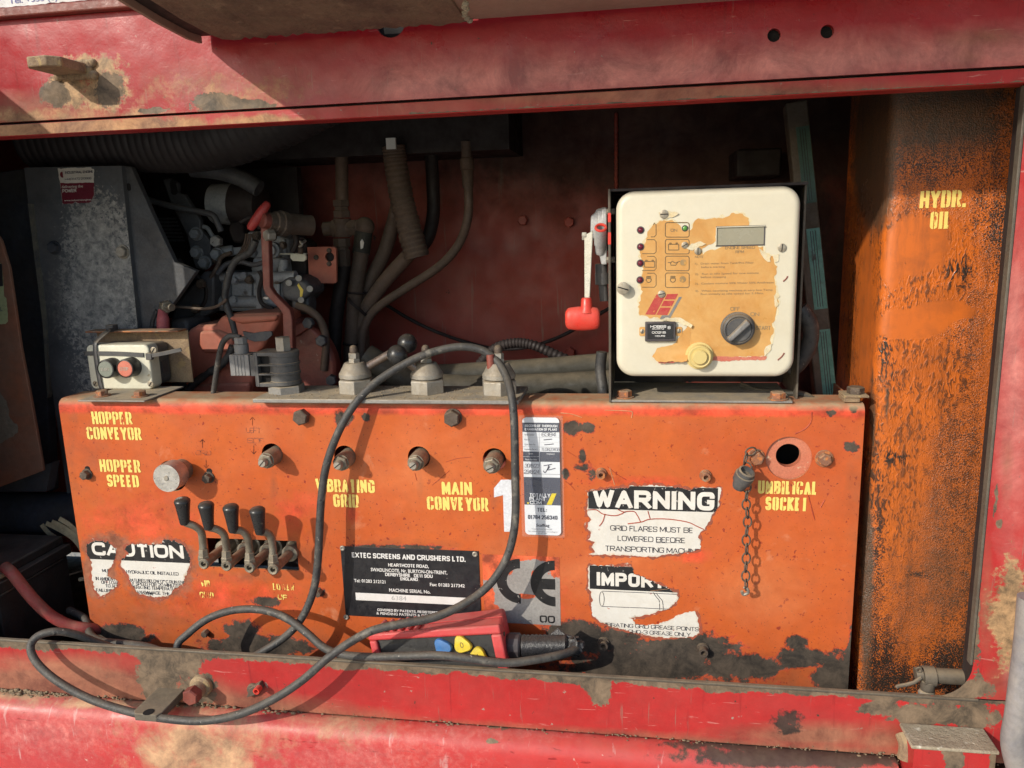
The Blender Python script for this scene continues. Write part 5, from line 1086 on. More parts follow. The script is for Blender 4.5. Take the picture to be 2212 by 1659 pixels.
for u, v, ro in ((1349, 858, .5), (1680, 862, .1)):
    c = PZ(u, v, zT + .0035); b = MB(); b.lathe(c, (0, 0, 1), [(0, .013), (.0014, .013)], 24); b.hexn(c + Vector((0, 0, .0016)), (0, 0, 1), .0175, .0085, ro); b.build('foot_bolt', M['boltred'], gb, ang=28)
M['curl'] = surf('curled paper shred', (0.68, 0.62, 0.46), (0.60, 0.48, 0.28), vs=80, rough=.85, bump=.4, bs=300)
GO, GS = (1278.7, 380.0), .2708
def gp(x, y, d=0.0): return P(GO[0] + x * GS, GO[1] + y * GS, YG - d)
def gpoly(pts, d): return [(q.x, q.z) for q in (gp(x, y, d) for x, y in pts)]
DEC = [(380, 610), (430, 500), (480, 400), (540, 362), (640, 350), (690, 385), (712, 432), (785, 435), (808, 372), (870, 345), (960, 345), (1060, 330), (1130, 290), (1200, 300), (1248, 335), (1250, 390), (1180, 400), (1000, 420), (985, 520), (950, 545), (880, 580), (880, 625), (960, 590), (1010, 575), (1100, 548), (1250, 560), (1365, 565), (1385, 620), (1450, 640), (1475, 760), (1452, 800), (1468, 880), (1475, 980), (1465, 1120), (1440, 1180), (1452, 1240), (1430, 1330), (1375, 1445), (955, 1445), (760, 1380), (775, 1180), (740, 1150), (540, 1140), (380, 1110), (372, 1010), (400, 940), (380, 860), (410, 740)]
FLAP = [(480, 1440), (520, 1372), (640, 1350), (690, 1290), (770, 1190), (790, 1250), (770, 1400), (755, 1470), (530, 1478)]
dj = jag(gpoly(DEC, .0004), .0009, .0025, 41); fj = jag(gpoly(FLAP, .0004), .0006, .0025, 42)
EDGE = jag(gpoly([(x + (x - 900) * .018, y + (y - 880) * .018) for x, y in DEC], .0002), .0013, .0025, 43)
for nm, q, d, mt in (('torn_backing', EDGE, .0002, surf('pale torn paper backing', (0.70, 0.64, 0.46), (0.62, 0.52, 0.32), vs=60, rough=.8, bump=.3, bs=300)), ('decal', dj, .0004, M['amber']), ('decal_flap', fj, .0007, M['amber'])):
    v, f = fill2d(q, [], .004); MB().add([(x, YG - d - (.003 * max(0, (-z + gp(0, 1400).z) / .006) if nm == 'decal_flap' and z < gp(0, 1400).z else 0), z) for x, z in v], [tuple(int(i) for i in k) for k in f]).build(nm, mt, gb)
b = MB(); v, f = fill2d(jag(gpoly([(955, 1440), (1395, 1440), (1385, 1466), (1200, 1470), (1060, 1478), (960, 1475)], .0006), .0005, .002, 44), [], .004); b.add([(x, YG - .0006, z) for x, z in v], [tuple(int(i) for i in k) for k in f])
v, f = fill2d(jag(gpoly([(525, 1462), (756, 1440), (756, 1478), (530, 1492)], .0006), .0004, .002, 45), [], .004); b.add([(x, YG - .004, z) for x, z in v], [tuple(int(i) for i in k) for k in f]); b.build('red_stripe', surf('faded red stripe', (0.50, 0.11, 0.08), (0.55, 0.2, 0.13), vs=60), gb)
# display
q0, q1 = gp(1000, 412), gp(1368, 545)
b = MB(); b.box((q0.x - .0015, YG - .0008, q1.z - .0015), (q1.x + .0015, YG - .0003, q0.z + .0015)); o = b.build('display', M['bezel'], gb)
b = MB(); b.box((q0.x, YG - .0010, q1.z), (q1.x, YG - .0007, q0.z)); b.build('display_glass', M['lcd'], o)
b = MB(); b.box((q0.x - .001, YG - .0035, q0.z), (q1.x + .001, YG - .0002, q0.z + .0010)); b.box((q0.x - .0018, YG - .003, q1.z), (q0.x - .0008, YG - .0002, q0.z)); b.build('display_rim', M['white'], o)
for x, y, r, mt in ((388, 432, 26, 'led'), (388, 566, 26, 'led'), (386, 696, 26, 'led'), (384, 830, 26, 'led'), (742, 418, 22, 'ledgreen')):
    c = gp(x, y); r = r * GS * S(YG); o = MB().lathe(c, (0, -1, 0), [(0, r * 1.05), (.0007, r * 1.05), (.0008, r * .85)], 18).build('indicator_lamp', M['bezel'], gb)
    MB().ball(c, r * .8, 16, (1, .8, 1)).build('lens', M[mt], o)
for x, y, r, h, an in ((575, 306, 32, .0016, 0), (845, 600, 26, .0016, 1.57), (555, 942, 27, .0016, .2), (740, 552, 24, .0016, .5), (1515, 573, 30, .0016, 1.5), (250, 893, 46, .010, -.3), (402, 1240, 19, .001, 1.3), (694, 1237, 19, .001, 1.4)):
    c = gp(x, y); r = r * GS * S(YG) * 1.0; o = MB().lathe(c, (0, -1, 0), [(0, r * .9), (h * .6, r), (h, r), (h + .0006, r * .7)], 20).build('case_screw', M['screw'], gb)
    MB().obox(c + Vector((0, -h - .0006, 0)), Vector((math.cos(an), 0, math.sin(an))) * r * .85, (0, .0002, 0), Vector((-math.sin(an), 0, math.cos(an))) * r * .1).build('screw_slot', M['hole'], o)
for pl in ([(752, 578), (795, 540), (870, 523), (908, 545), (860, 562), (805, 592)], [(540, 1138), (700, 1130), (800, 1188), (790, 1210), (690, 1166), (560, 1152)], [(1335, 580), (1425, 635), (1428, 682), (1382, 672), (1348, 625)], [(1450, 950), (1500, 960), (1475, 990), (1490, 1020), (1462, 1050)], [(1385, 1360), (1440, 1335), (1420, 1400), (1370, 1440)], [(1440, 640), (1490, 625), (1485, 680), (1455, 690)], [(690, 300), (640, 330), (560, 345), (530, 290), (600, 280)]):
    q = jag(gpoly(pl, .0009), .0006, .0025, int(pl[0][0])); v, f = fill2d(q, [], .003); rs = random.Random(int(pl[0][1])); cx_ = v.mean(0)
    MB().add([(x, YG - .0009 - 9 * ((x - cx_[0]) ** 2 + (z - cx_[1]) ** 2), z) for x, z in v], [tuple(int(i) for i in k) for k in f]).build('curled_backing', M['curl'], gb)
# printing on the decal
ink = MB()
def gl(s, x0, y0, x1, cap, t=.13, mb=None, d=.0007): line_uv(mb or ink, s, GO[0] + x0 * GS, GO[1] + y0 * GS, GO[0] + x1 * GS, cap * GS, YG - d, t=t, bold=0.0)
for a in (('OFF', 1104, 1076, 1181, 30, .16), ('ON', 1264, 1119, 1334, 30, .16), ('START', 1306, 1228, 1426, 30, .16), ('ON', 627, 446, 680, 24, .16), ('ENGINE SPEED', 1062, 586, 1300, 24, .14), ('RPM', 1145, 618, 1212, 24, .14), ('NOTE', 822, 655, 888, 18, .15),
          ('1).  Drain water from Tank/Pre Filter', 822, 708, 1290, 15), ('before starting', 872, 735, 1060, 15), ('2).  Run at idle Speed for one minute', 822, 790, 1330, 15), ('before stopping', 868, 815, 1070, 15), ('3).  Coolant mixture 50% Water 50% Antifreeze', 822, 867, 1450, 15), ('4).  When operating machine at very low Temp', 822, 925, 1440, 15), ('Run initially at idle speed for 5 Mins.', 868, 950, 1370, 15)): gl(*a)
ink.build('decal_printing', M['ink'], gb)
def rr_line(mb, x0, y0, x1, y1, r=16, d=.0006, w_=.00055):
    pts = []
    for cx, cy, a0 in ((x1 - r, y0 + r, -90), (x1 - r, y1 - r, 0), (x0 + r, y1 - r, 90), (x0 + r, y0 + r, 180)):
        for k in range(4): a = rad(a0 + 30 * k); pts.append(gp(cx + r * math.cos(a), cy + r * math.sin(a), d))
    mb.tube(pts + [pts[0]], w_, 4, smooth=False)
ic = MB()
for k, y in enumerate((372, 506, 640, 774)):
    rr_line(ic, 585, y, 775, y + 116); ic.tube([gp(440 if k else 490, y + (2 if k else 20), .0006), gp(496, y + 2, .0006), gp(511, y + 18, .0006), gp(511, y + 98, .0006), gp(496, y + 114, .0006), gp(400 if k else 470, y + 114, .0006)], .0005, 4, smooth=False)
for x, y in ((610, 545), (418, 682)): rr_line(ic, x, y, x + 82, y + 46, 4); rr_line(ic, x + 10, y - 10, x + 22, y, 2); rr_line(ic, x + 60, y - 10, x + 72, y, 2)
ic.tube([gp(x, y, .0006) for x, y in ((605, 690), (630, 690), (640, 680), (665, 695), (700, 680))], .0006, 4, smooth=False); ic.tube([gp(x, y, .0006) for x, y in ((625, 692), (630, 712), (668, 712), (680, 692))], .0006, 4, smooth=False)
for x, y in ((645, 828), (452, 830)): ic.torus(gp(x, y, .0006), (0, -1, 0), .0032, .0006, 16, 4); rr_line(ic, x - 16, y - 28, x + 16, y - 12, 3)
ic.build('decal_icons', M['ink'], gb)
b = MB()
for x, y in ((728, 692), (724, 825)): b.lathe(gp(x, y, .0005), (0, -1, 0), [(0, .0042), (.0002, .0042)], 18)
b.build('decal_dots', surf('grey ink dots', (0.33, 0.22, 0.10), spots=[((0.55, 0.28, 0.06), 200, .5, .1)]), gb)
b = MB(); b.prism([gp(x, y, .0005) for x, y in ((515, 945), (590, 945), (505, 1108), (425, 1105))], (0, -.0002, 0)); b.prism([gp(x, y, .0005) for x, y in ((600, 943), (688, 940), (665, 985), (578, 985))], (0, -.0002, 0)); b.prism([gp(x, y, .0005) for x, y in ((574, 995), (660, 995), (636, 1040), (550, 1040))], (0, -.0002, 0)); b.prism([gp(x, y, .0005) for x, y in ((545, 1050), (630, 1050), (600, 1110), (513, 1108))], (0, -.0002, 0)); b.build('red_logo', surf('faded red print', (0.42, 0.03, 0.035), (0.46, 0.09, 0.06), vs=60, spots=[((0.6, 0.3, 0.06), 200, .66, .04)]), gb)
b = MB(); b.prism([gp(x, y, .0005) for x, y in ((695, 965), (718, 965), (622, 1140), (540, 1140), (558, 1112), (612, 1112))], (0, -.0002, 0)); b.build('grey_logo', surf('faded grey blue print', (0.17, 0.18, 0.19), (0.24, 0.22, 0.19), vs=60), gb)
# hour meter
q0, q1 = gp(424, 1162), gp(665, 1316)
o = MB().box((q0.x, YG - .006, q1.z), (q1.x, YG + .001, q0.z)).build('hour_meter', M['bezel'], gb, bevel=.0012, label='small black hour meter')
MB().box((q0.x + .003, YG - .0066, q1.z + .0035), (q1.x - .003, YG - .0058, q0.z - .002)).build('meter_face', M['black'], o)
b = MB(); gl('HOBBS', 466, 1212, 592, 20, .2, b, .0068); gl('QUARTZ', 480, 1226, 576, 12, .2, b, .0068); gl('HOURS', 503, 1283, 583, 12, .2, b, .0068); gl('00215', 478, 1258, 590, 17, .2, b, .0068); gl('8', 604, 1222, 626, 24, .16, b, .0068); b.build('meter_digits', M['platewhite'], o)
for x in (402, 694):
    c = gp(x, 1240); MB().rrect(c.x - .004, c.x + .004, c.z - .006, c.z + .006, .002, YG - .0012, YG - .0003).build('meter_tab', M['amber'], o)
# push button and key switch
c = gp(855, 1432); o = MB().lathe(c, (0, -1, 0), [(0, 100 * GS * S()), (.003, 100 * GS * S()), (.0032, .0155), (.012, .0150), (.0135, .0135), (.0125, .0105)], 36).build('push_button', M['cream'], gb, ang=30, label='round cream push button')
MB().lathe(c + Vector((0, -.0115, 0)), (0, -1, 0), [(0, .0098), (.004, .0098), (.0055, .0085)], 32).build('plunger', M['cream'], o)
c = gp(1160, 1215); o = MB().lathe(c, (0, -1, 0), [(0, .0215), (.004, .0215), (.0055, .0195), (.014, .0190), (.0155, .0170), (.0145, .0155), (.017, .0150)], 36).build('key_switch', M['plastic'], gb, ang=30, label='black rotary key switch')
an = rad(45); d = Vector((math.cos(an), 0, math.sin(an))); n_ = Vector((-d.z, 0, d.x)); f = c + Vector((0, -.021, 0))
b = MB(); b.hexa([f - d * .0185 - n_ * .0035 + Vector((0, .008, 0)), f + d * .0165 - n_ * .0045 + Vector((0, .008, 0)), f + d * .0165 + n_ * .0045 + Vector((0, .008, 0)), f - d * .0185 + n_ * .0035 + Vector((0, .008, 0)), f - d * .0175 - n_ * .0028 + Vector((0, -.004, 0)), f + d * .015 - n_ * .0038 + Vector((0, -.004, 0)), f + d * .015 + n_ * .0038 + Vector((0, -.004, 0)), f - d * .0175 + n_ * .0028 + Vector((0, -.004, 0))]); b.build('key_grip', M['greyplastic'], o, bevel=.0018)
for (x0, y0, x1_, y1_) in ((1525, 842, 1562, 800), (1482, 1470, 1535, 1412)):
    MB().tube([gp(x0, y0, .0002), gp((x0 + x1_) / 2 + 6, (y0 + y1_) / 2, .0002), gp(x1_, y1_, .0002)], .0009, 5).build('scratch', M['rod'], gb)
hz = [P(1728, 665, .06), P(1745, 690, .06), P(1752, 720, .065), P(1744, 755, .07), P(1725, 785, .075), P(1705, 800, .08)]
MB().tube(hz, .011, 12).build('loom_hose', M['cable'], label='black bent hose sticking out behind the right of the gauge box', cat='hose')
MB().tube([P(1600, 832, .09), P(1640, 846, .07), P(1690, 848, .055), P(1735, 853, .05), P(1760, 866, .045)], .005, 10).build('dusty_wire', M['hosegrey'], label='dusty wire lying under the gauge box', cat='wire')
MB().tube([P(1300, 760, .10), P(1297, 800, .10), P(1302, 840, .09), P(1306, 875, .09)], .008, 12).build('loom_tube', M['cable'], label='black loom tube dropping behind the bracket left of the gauge box', cat='tube')

# ------------------------------------------------------------------ air shut-off valve on the left cheek
av = thing('air_valve', 'silver air valve with a red socket and lever beside the gauge box', 'air valve', P(1295, 550, .05))
b = MB(); b.uvprism([(1276, 466), (1286, 459), (1288, 452), (1302, 448), (1311, 447), (1311, 545), (1300, 552), (1290, 535), (1280, 515), (1275, 505)], .045, .05); b.build('casting', M['silver'], av, bevel=.003)
b = MB(); b.uvprism([(1289, 456), (1310, 449), (1310, 542), (1296, 530)], .040, .006); b.uvprism([(1300, 450), (1311, 448), (1311, 572), (1299, 572), (1294, 548)], .034, .006); b.build('ribs', M['silver'], av, bevel=.0015)
c0 = P(1298, 492, .012); c1 = P(1297, 527, .03)
MB().lathe(c1, c0 - c1, [(0, .0085), ((c0 - c1).length, .0082), ((c0 - c1).length + .0005, .006), ((c0 - c1).length - .012, .0055)], 24).build('socket', M['silver'], av)
MB().torus(c0, c0 - c1, .0066, .0019, 28, 8).build('red_ring', M['redplastic'], av)
MB().cyl(c1, P(1297, 545, .038), .0072).build('socket_neck', M['silver'], av)
b = MB(); h0, h1 = P(1272, 508, .028), P(1268, 658, .018); b.hexa([h1 + Vector((-.0035, 0, 0)), h1 + Vector((.0035, 0, 0)), h1 + Vector((.0035, .004, 0)), h1 + Vector((-.0035, .004, 0)), h0 + Vector((-.0062, 0, 0)), h0 + Vector((.0055, 0, .006)), h0 + Vector((.0055, .004, .006)), h0 + Vector((-.0062, .004, 0))]); b.build('lever_arm', M['lever'], av, bevel=.001)
MB().hexn(P(1267, 510, .03) + Vector((-.006, .002, 0)), (1, 0, 0), .010, .006).build('pivot_nut', M['lever'], av, ang=28)
hh = P(1258.5, 688, .012); ph = P(1267.5, 660, .016)
b = MB(); n = 24; prof = []
W2 = 35 * S(.01)
for i in range(13):
    x = -1 + 2 * i / 12; prof.append((x * W2, .0165 * (1 - .18 * x * x) * (1 if abs(x) < .99 else .75)))
b.lathe(hh, (1, 0, 0), prof, 24); 
for v in b.v: v.y = hh.y + (v.y - hh.y) * .6
b.build('red_grip', M['redplastic'], av, ang=60, bevel=.002)
MB().lathe(hh + Vector((.0055, 0, .008)), (0, 0, 1), [(0, .011), (.006, .008), (.018, .0072), (.020, .006)], 18).build('grip_neck', M['redplastic'], av)
b = MB(); b.cyl(P(1299, 570, .05), P(1300, 612, .05), .0085); b.cyl(P(1300, 590, .05), P(1301, 614, .05), .0095); b.cyl(P(1302, 614, .05), P(1305, 650, .05), .006); b.build('outlet_pipe', M['plastic'], av)
for u, v in ((1323, 457), (1323, 561)): MB().cyl(P(u, v, .03) - Vector((.008, 0, 0)), P(u, v, .03) + Vector((.003, 0, 0)), .0042, n=6).build('fixing_bolt', M['zinc'], av)
for (va, vb) in ((460, 480), (502, 528)): q0, q1 = P(1314, va, .0025), P(1314, vb, .0025); MB().box((bxl - .0004, .0024, q1.z), (bxl + .0034, .012, q0.z)).build('paint_patch', M['redplastic'], gb)

# ------------------------------------------------------------------ remote control lying on the rail
rm = thing('remote_control', 'pink red pendant remote control with blue and yellow buttons lying on the rail', 'remote control', P(950, 1440, -.05))
fTL, fTR = P(795, 1374, -.078), P(1078, 1355, -.078); bTL, bTR = P(822, 1342, -.014), P(1091, 1311, -.014); fBL, fBR = P(812, 1442, -.090), P(1098, 1450, -.090)
bBL, bBR = bTL + (fBL - fTL), bTR + (fBR - fTR)
ex = (fTR - fTL); exn = ex.normalized(); dn = (fBL - fTL).normalized(); nn = exn.cross(dn).normalized()
if nn.y > 0: nn = -nn
b = MB(); g = .011
def fp(x, y, d=0.0): return fTL + ex * x + (fBL - fTL) * y * (1 - x) + (fBR - fTR) * y * x + nn * d
b.hexa([bBL, bBR, fBR - nn * .009, fBL - nn * .009, bTL, bTR, fTR - nn * .009, fTL - nn * .009]); b.build('shell', M['remote'], rm, bevel=.005, seg=4)
b = MB()
for (x0, y0, x1_, y1_) in ((-.005, -.06, 1.005, .16), (-.005, .161, .055, 1.05), (.925, .161, 1.005, 1.05)): b.hexa([fp(x0, y1_, -.0088), fp(x1_, y1_, -.0088), fp(x1_, y1_, 0), fp(x0, y1_, 0), fp(x0, y0, -.0088), fp(x1_, y0, -.0088), fp(x1_, y0, 0), fp(x0, y0, 0)])
b.build('face_rim', M['remote'], rm, bevel=.003, seg=3)
b = MB(); q_ = [bTL + (fTL - bTL) * .5 + nn * 0 + Vector((0, 0, .0004)), bTR + (fTR - bTR) * .5 + Vector((0, 0, .0004)), (bTR + fTR) * .5 + (bBR - bTR) * .8 + Vector((.0006, 0, 0))]; b.tube(q_, .0007, 5, smooth=False); b.build('moulding_seam', M['remote'], rm)
for f_ in (.3, .75):
    c = fTR + (bTR - fTR) * .3 + (fBR - fTR) * f_ + Vector((.0005, 0, 0)); MB().lathe(c, exn, [(0, .0034), (.001, .003)], 12).build('case_screw', M['bolt'], rm)
b = MB()
for k in range(6):
    x = .05 + k * .062; p0_, p1_ = fTL + ex * x, bTL + (bTR - bTL) * x; b.tube([p0_ + (p1_ - p0_) * .1 + Vector((0, 0, .0005)), p0_ + (p1_ - p0_) * .9 + Vector((0, 0, .0005))], .0035, 8, smooth=False)
b.build('finger_ridges', M['remote'], rm, ang=60)
MB().hexa([fp(.056, 1.0, -.0085), fp(.924, 1.0, -.0085), fp(.924, 1.0, -.006), fp(.056, 1.0, -.006), fp(.056, .162, -.0085), fp(.924, .162, -.0085), fp(.924, .162, -.006), fp(.056, .162, -.006)]).build('keypad', M['rubber'], rm)
for u, v, mt, tx, an in ((958, 1397, 'blueb', '', .5), (1000, 1391, 'yellowb', '0', .2), (1035, 1416, 'yellowb', '1', -.3)):
    # point of the keypad seen there
    ra = cam2world(u - CX, v - CY, F); oo = Vector((0, -D, 0)); k = (fp(.5, .5, -.006) - oo).dot(nn) / ra.dot(nn); c = oo + ra * k
    up_ = -dn; pts = []
    for j in range(24):
        a = 2 * math.pi * j / 24 + an; R = .0118 * (1 + .13 * math.cos(3 * (a - an - math.pi / 2)))
        pts.append(c + exn * R * math.cos(a) + up_ * R * math.sin(a))
    b = MB(); vs = []; fs = []
    for (h, sc) in ((0, 1), (.005, 1), (.0065, .9), (.0068, .5)): vs += [c + (q - c) * sc + nn * h for q in pts]
    for i in range(3):
        for j in range(24): fs.append((i * 24 + j, i * 24 + (j + 1) % 24, (i + 1) * 24 + (j + 1) % 24, (i + 1) * 24 + j))
    fs += [tuple(range(72, 96)), tuple(reversed(range(24)))]; b.add(vs, fs); o = b.build('push_button', M[mt], rm, ang=40, label='blue push button' if not tx else 'yellow push button marked ' + tx)
    if tx == '0':
        b = MB(); b.torus(c + nn * .0069, nn, .0034, .0005, 20, 4, .6, up=tuple(up_)); b.build('mark', M['ink'], o)
    elif tx: b = MB(); b.tube([c + nn * .0069 - up_ * .003, c + nn * .0069 + up_ * .004], .0005, 4, smooth=False); b.build('mark', M['ink'], o)
g0 = P(1098, 1394, -.052); g1 = P(1128, 1395, -.052)
b = MB(); b.lathe(g0 - Vector((.006, 0, 0)), g1 - g0, [(0, .0135), (.006, .0165), (.008, .0175), (.022, .0175), (.0245, .0150)], 12); b.build('gland_nut', M['bezel'], rm, ang=25)
g2 = P(1222, 1394, -.050); b = MB(); prof = []; Lg = (g2 - g1).length
rs = random.Random(6)
for k in range(22): prof.append((Lg * k / 21, .0148 - .001 * k / 21 + (.0009 if k % 2 else 0) + rs.uniform(-.0004, .0004)))
b.lathe(g1, g2 - g1, prof + [(Lg + .004, .009)], 20); b.build('taped_sleeve', M['tape'], rm, ang=50)
b = MB(); c = P(1240, 1396, -.048); b.ball(c, .014, 18, (1.0, .9, .95))
for v in b.v: v += Vector((rs.uniform(-1, 1), rs.uniform(-1, 1), rs.uniform(-1, 1))) * .0022
b.prism([P(1180, 1378, -.042), P(1205, 1358, -.040), P(1222, 1372, -.046), P(1250, 1380, -.044), P(1245, 1392, -.05), P(1200, 1384, -.05)], (0, .002, .001))
b.build('crumpled_tape', M['tape'], rm, ang=30)

# ------------------------------------------------------------------ the remote's cable
K = [(1247, 1399, -.052), (1232, 1408, -.066), (1200, 1417, -.084), (1150, 1426, -.097), (1090, 1432, -.106), (1020, 1424, -.112), (950, 1416, -.112), (870, 1417, -.106), (800, 1419, -.100), (740, 1414, -.092), (700, 1399, -.080), (660, 1365, -.068), (620, 1336, -.060), (575, 1319, -.055), (525, 1316, -.053), (480, 1324, -.055), (440, 1342, -.062), (405, 1370, -.072), (384, 1392, -.080), (392, 1420, -.084), (450, 1438, -.080), (520, 1430, -.074),
     (575, 1403, -.070), (620, 1372, -.062), (652, 1335, -.052), (676, 1280, -.045), (686, 1220, -.042), (690, 1150, -.040), (694, 1080, -.038), (704, 1010, -.036), (726, 945, -.033), (758, 885, -.026), (800, 836, -.012), (850, 800, .000), (905, 771, .010), (955, 755, .018), (1000, 749, .022), (1042, 757, .026), (1072, 779, .022), (1092, 810, .006), (1104, 850, -.016), (1110, 900, -.027), (1112, 960, -.034), (1113, 1030, -.038), (1114, 1100, -.042), (1108, 1160, -.047), (1090, 1215, -.054), (1055, 1265, -.064), (1005, 1303, -.080), (940, 1333, -.098), (870, 1347, -.112), (805, 1362, -.122), (752, 1390, -.132),
     (705, 1424, -.140), (655, 1468, -.146), (595, 1508, -.152), (520, 1542, -.158), (440, 1557, -.160), (355, 1552, -.158), (275, 1536, -.152), (195, 1510, -.146), (125, 1472, -.140), (80, 1432, -.132), (66, 1397, -.124), (84, 1373, -.114), (122, 1364, -.104), (165, 1371, -.088), (205, 1386, -.074), (245, 1400, -.062)]
MB().tube([P(*k) for k in K], .0057, 14, 7).build('remote_cable', M['cable'], ang=80, label='long black remote cable looping up over the panel and down over the rail', cat='cable')
K2 = [(150, 1318, .02), (168, 1327, .01), (184, 1338, 0), (190, 1356, -.01), (198, 1374, -.024), (222, 1386, -.036), (260, 1390, -.042), (310, 1396, -.05), (345, 1406, -.056), (380, 1420, -.06)]
MB().tube([P(*k) for k in K2], .0062, 12).build('short_cable', M['cable'], ang=80, label='short black cable between the battery and the foot of the panel', cat='cable')

# ------------------------------------------------------------------ chain with its rubber cap
chn = thing('chain', 'thin rusty chain hanging from the orange bolt beside UMBILICAL SOCKET', 'chain', P(1612, 1280, -.02))
b = MB()
path = [(1631, 973, -.012), (1617, 978, -.016), (1610, 996, -.020), (1617, 1018, -.024), (1614, 1042, -.026), (1613, 1066, -.024), (1612, 1090, -.022), (1615, 1114, -.020), (1614, 1138, -.020), (1612, 1162, -.021), (1613, 1186, -.021), (1612, 1210, -.022), (1611, 1232, -.022), (1611, 1252, -.022), (1612, 1264, -.022), (1612, 1274, -.022)]
cpt = catmull([P(*k) for k in path], 24); ln = [0]
for i in range(1, len(cpt)): ln.append(ln[-1] + (cpt[i] - cpt[i - 1]).length)
pit = .0128; nl = int(ln[-1] / pit)
for k in range(nl):
    s0 = pit * (k + .5); i = min(range(len(ln)), key=lambda j: abs(ln[j] - s0)); c = cpt[i]; d = (cpt[min(i + 2, len(cpt) - 1)] - cpt[max(i - 2, 0)]).normalized()
    side = Vector((0, -1, 0)) if k % 2 == 0 else Vector((1, 0, 0))
    if k % 2: side = Vector((.92, -.4, 0))
    ax_ = (side - d * side.dot(d)).normalized()
    b.torus(c, ax_, .0077, .0012, 24, 7, .66, up=tuple(d))      # the long way along the chain
b.build('links', M['bolt'], chn, ang=80)
MB().tube([P(1607, 1268, -.022), P(1614, 1272, -.024), P(1616, 1280, -.022), P(1606, 1284, -.02), P(1602, 1277, -.022)], .0022, 8).build('end_clip', M['zinc'], chn, ang=80)
b = MB(); c = P(1606, 1032, -.030); ax_ = Vector((.25, -.35, .75))
b.lathe(c - ax_.normalized() * .018, ax_, [(0, .008), (.004, .0095), (.012, .0095), (.0125, .0125), (.020, .0130), (.024, .0128), (.0245, .0110), (.030, .0108), (.031, .0085), (.024, .0075)], 24)
b.build('rubber_cap', M['plastic'], ang=30, label='small dark rubber socket cap hanging on the chain', cat='cap')

# ------------------------------------------------------------------ fittings on the frame
lg = thing('welded_lug', 'rusty flat lug welded on the left of the top beam', 'lug', P(160, 160, YF - .03))
p, q = P(126, 150, YF), P(194, 150, YF); z1_, z0_ = P(160, 141, YF).z, P(160, 163, YF).z
b = MB(); b.prism([(p.x, YF + .002, z1_), (p.x, YF - .052, z1_), (p.x + .006, YF - .06, z1_), (q.x - .012, YF - .062, z1_), (q.x, YF - .05, z1_), (q.x, YF + .002, z1_)], (0, 0, z0_ - z1_)); b.build('bar', M['rust'], lg, bevel=.0015)
b = MB(); rs = random.Random(9)
for k in range(16):
    x = p.x + (q.x - p.x + .006) * k / 15; b.ball((x, YF - .002, z0_ - .001 + rs.uniform(-.001, .001)), .0048 + rs.uniform(0, .002), 10); b.ball((x, YF - .001, z1_ + .001), .004 + rs.uniform(0, .0015), 10)
for k in range(5): b.ball((q.x + .001, YF - .002, z0_ + (z1_ - z0_) * k / 4), .005, 10)
b.build('weld', M['rust'], lg, ang=60)
lb = thing('rail_lug', 'flat grey steel lug with a hole sticking out of the bottom rail', 'lug', P(330, 1540, YF - .03))
p, q = P(341, 1486, YF), P(398, 1486, YF); z1_ = P(370, 1487, YF).z
b = MB(); b.prism([(p.x, YF + .002, z1_), (p.x, YF - .056, z1_), (p.x + .005, YF - .063, z1_), (q.x - .005, YF - .063, z1_), (q.x, YF - .056, z1_), (q.x, YF + .002, z1_)], (0, 0, -.011)); b.build('bar', M['post'], lb, bevel=.0012)
c = PZ(321, 1538, z1_ + .0003); MB().lathe(c, (0, 0, 1), [(0, .0075), (.0002, .0075)], 24).build('hole', M['hole'], lb)
sd = thing('pivot_stud', 'thick greasy brown stud with a collar beside the rail lug', 'stud', P(425, 1500, YF - .02))
c = P(437, 1479, YF); e = P(414, 1499, YF - .034)
MB().lathe(c, (0, -1, 0), [(0, .0165), (.006, .0165), (.008, .015), (.009, .0115), (.020, .0112)], 28).build('collar', M['rust'], sd)
MB().lathe((c.x, YF - .0205, c.z), (0, -1, 0), [(0, .0128), (.012, .0125), (.014, .011)], 6, .4).build('head', M['rod'], sd, ang=28)
td = thing('latch_stop', 'small greasy latch stop with a red ringed tube on the rail', 'latch', P(545, 1500, YF - .01))
b = MB(); c = P(549, 1488, YF); b.lathe(c, (0, -1, 0), [(0, .010), (.004, .0095), (.005, .008)], 20); b.uvprism([(532, 1508), (538, 1488), (560, 1476), (566, 1490), (548, 1503)], YF - .009, .009); b.build('plate', M['bolt'], td, bevel=.001)
c = P(553, 1494, YF - .018); b = MB(); b.lathe(c + Vector((0, .01, 0)), (0, -1, 0), [(0, .0048), (.010, .0048), (.0102, .0030), (.004, .0028)], 16); b.build('tube', M['redplastic'], td)
pn = thing('latch_pin', 'grey brown latch pin with clamp and bent wire near the post foot', 'latch pin', P(2030, 1490, YF + .02))
YP = YF + .028
MB().cyl(P(2105, 1464, YP), P(1998, 1458, YP), .0098).build('pin', M['post'], pn)
b = MB(); b.cyl(P(2019, 1461, YP), P(1992, 1460, YP), .0128); b.cyl(P(2005, 1470, YP - .004), P(2003, 1490, YP - .004), .0085); b.build('clamp', M['post'], pn, bevel=.001)
MB().ball(P(2001, 1497, YP - .004), .0085, 16, (1.2, 1, .7)).build('foot', M['galv'], pn)
MB().cyl(P(1992, 1455, YP), P(1977, 1456, YP), .0085).build('pin_end', M['post'], pn); MB().torus(P(1985, 1447, YP - .008), (0, -1, 0), .003, .0012, 14, 6).build('ring', M['post'], pn)
MB().tube([P(1990, 1463, YP - .008), P(1975, 1474, YP - .01), P(1958, 1479, YP - .01), P(1940, 1482, YP - .01), P(1936, 1485, YP - .01)], .0024, 8, smooth=False).build('bent_wire', M['post'], pn)
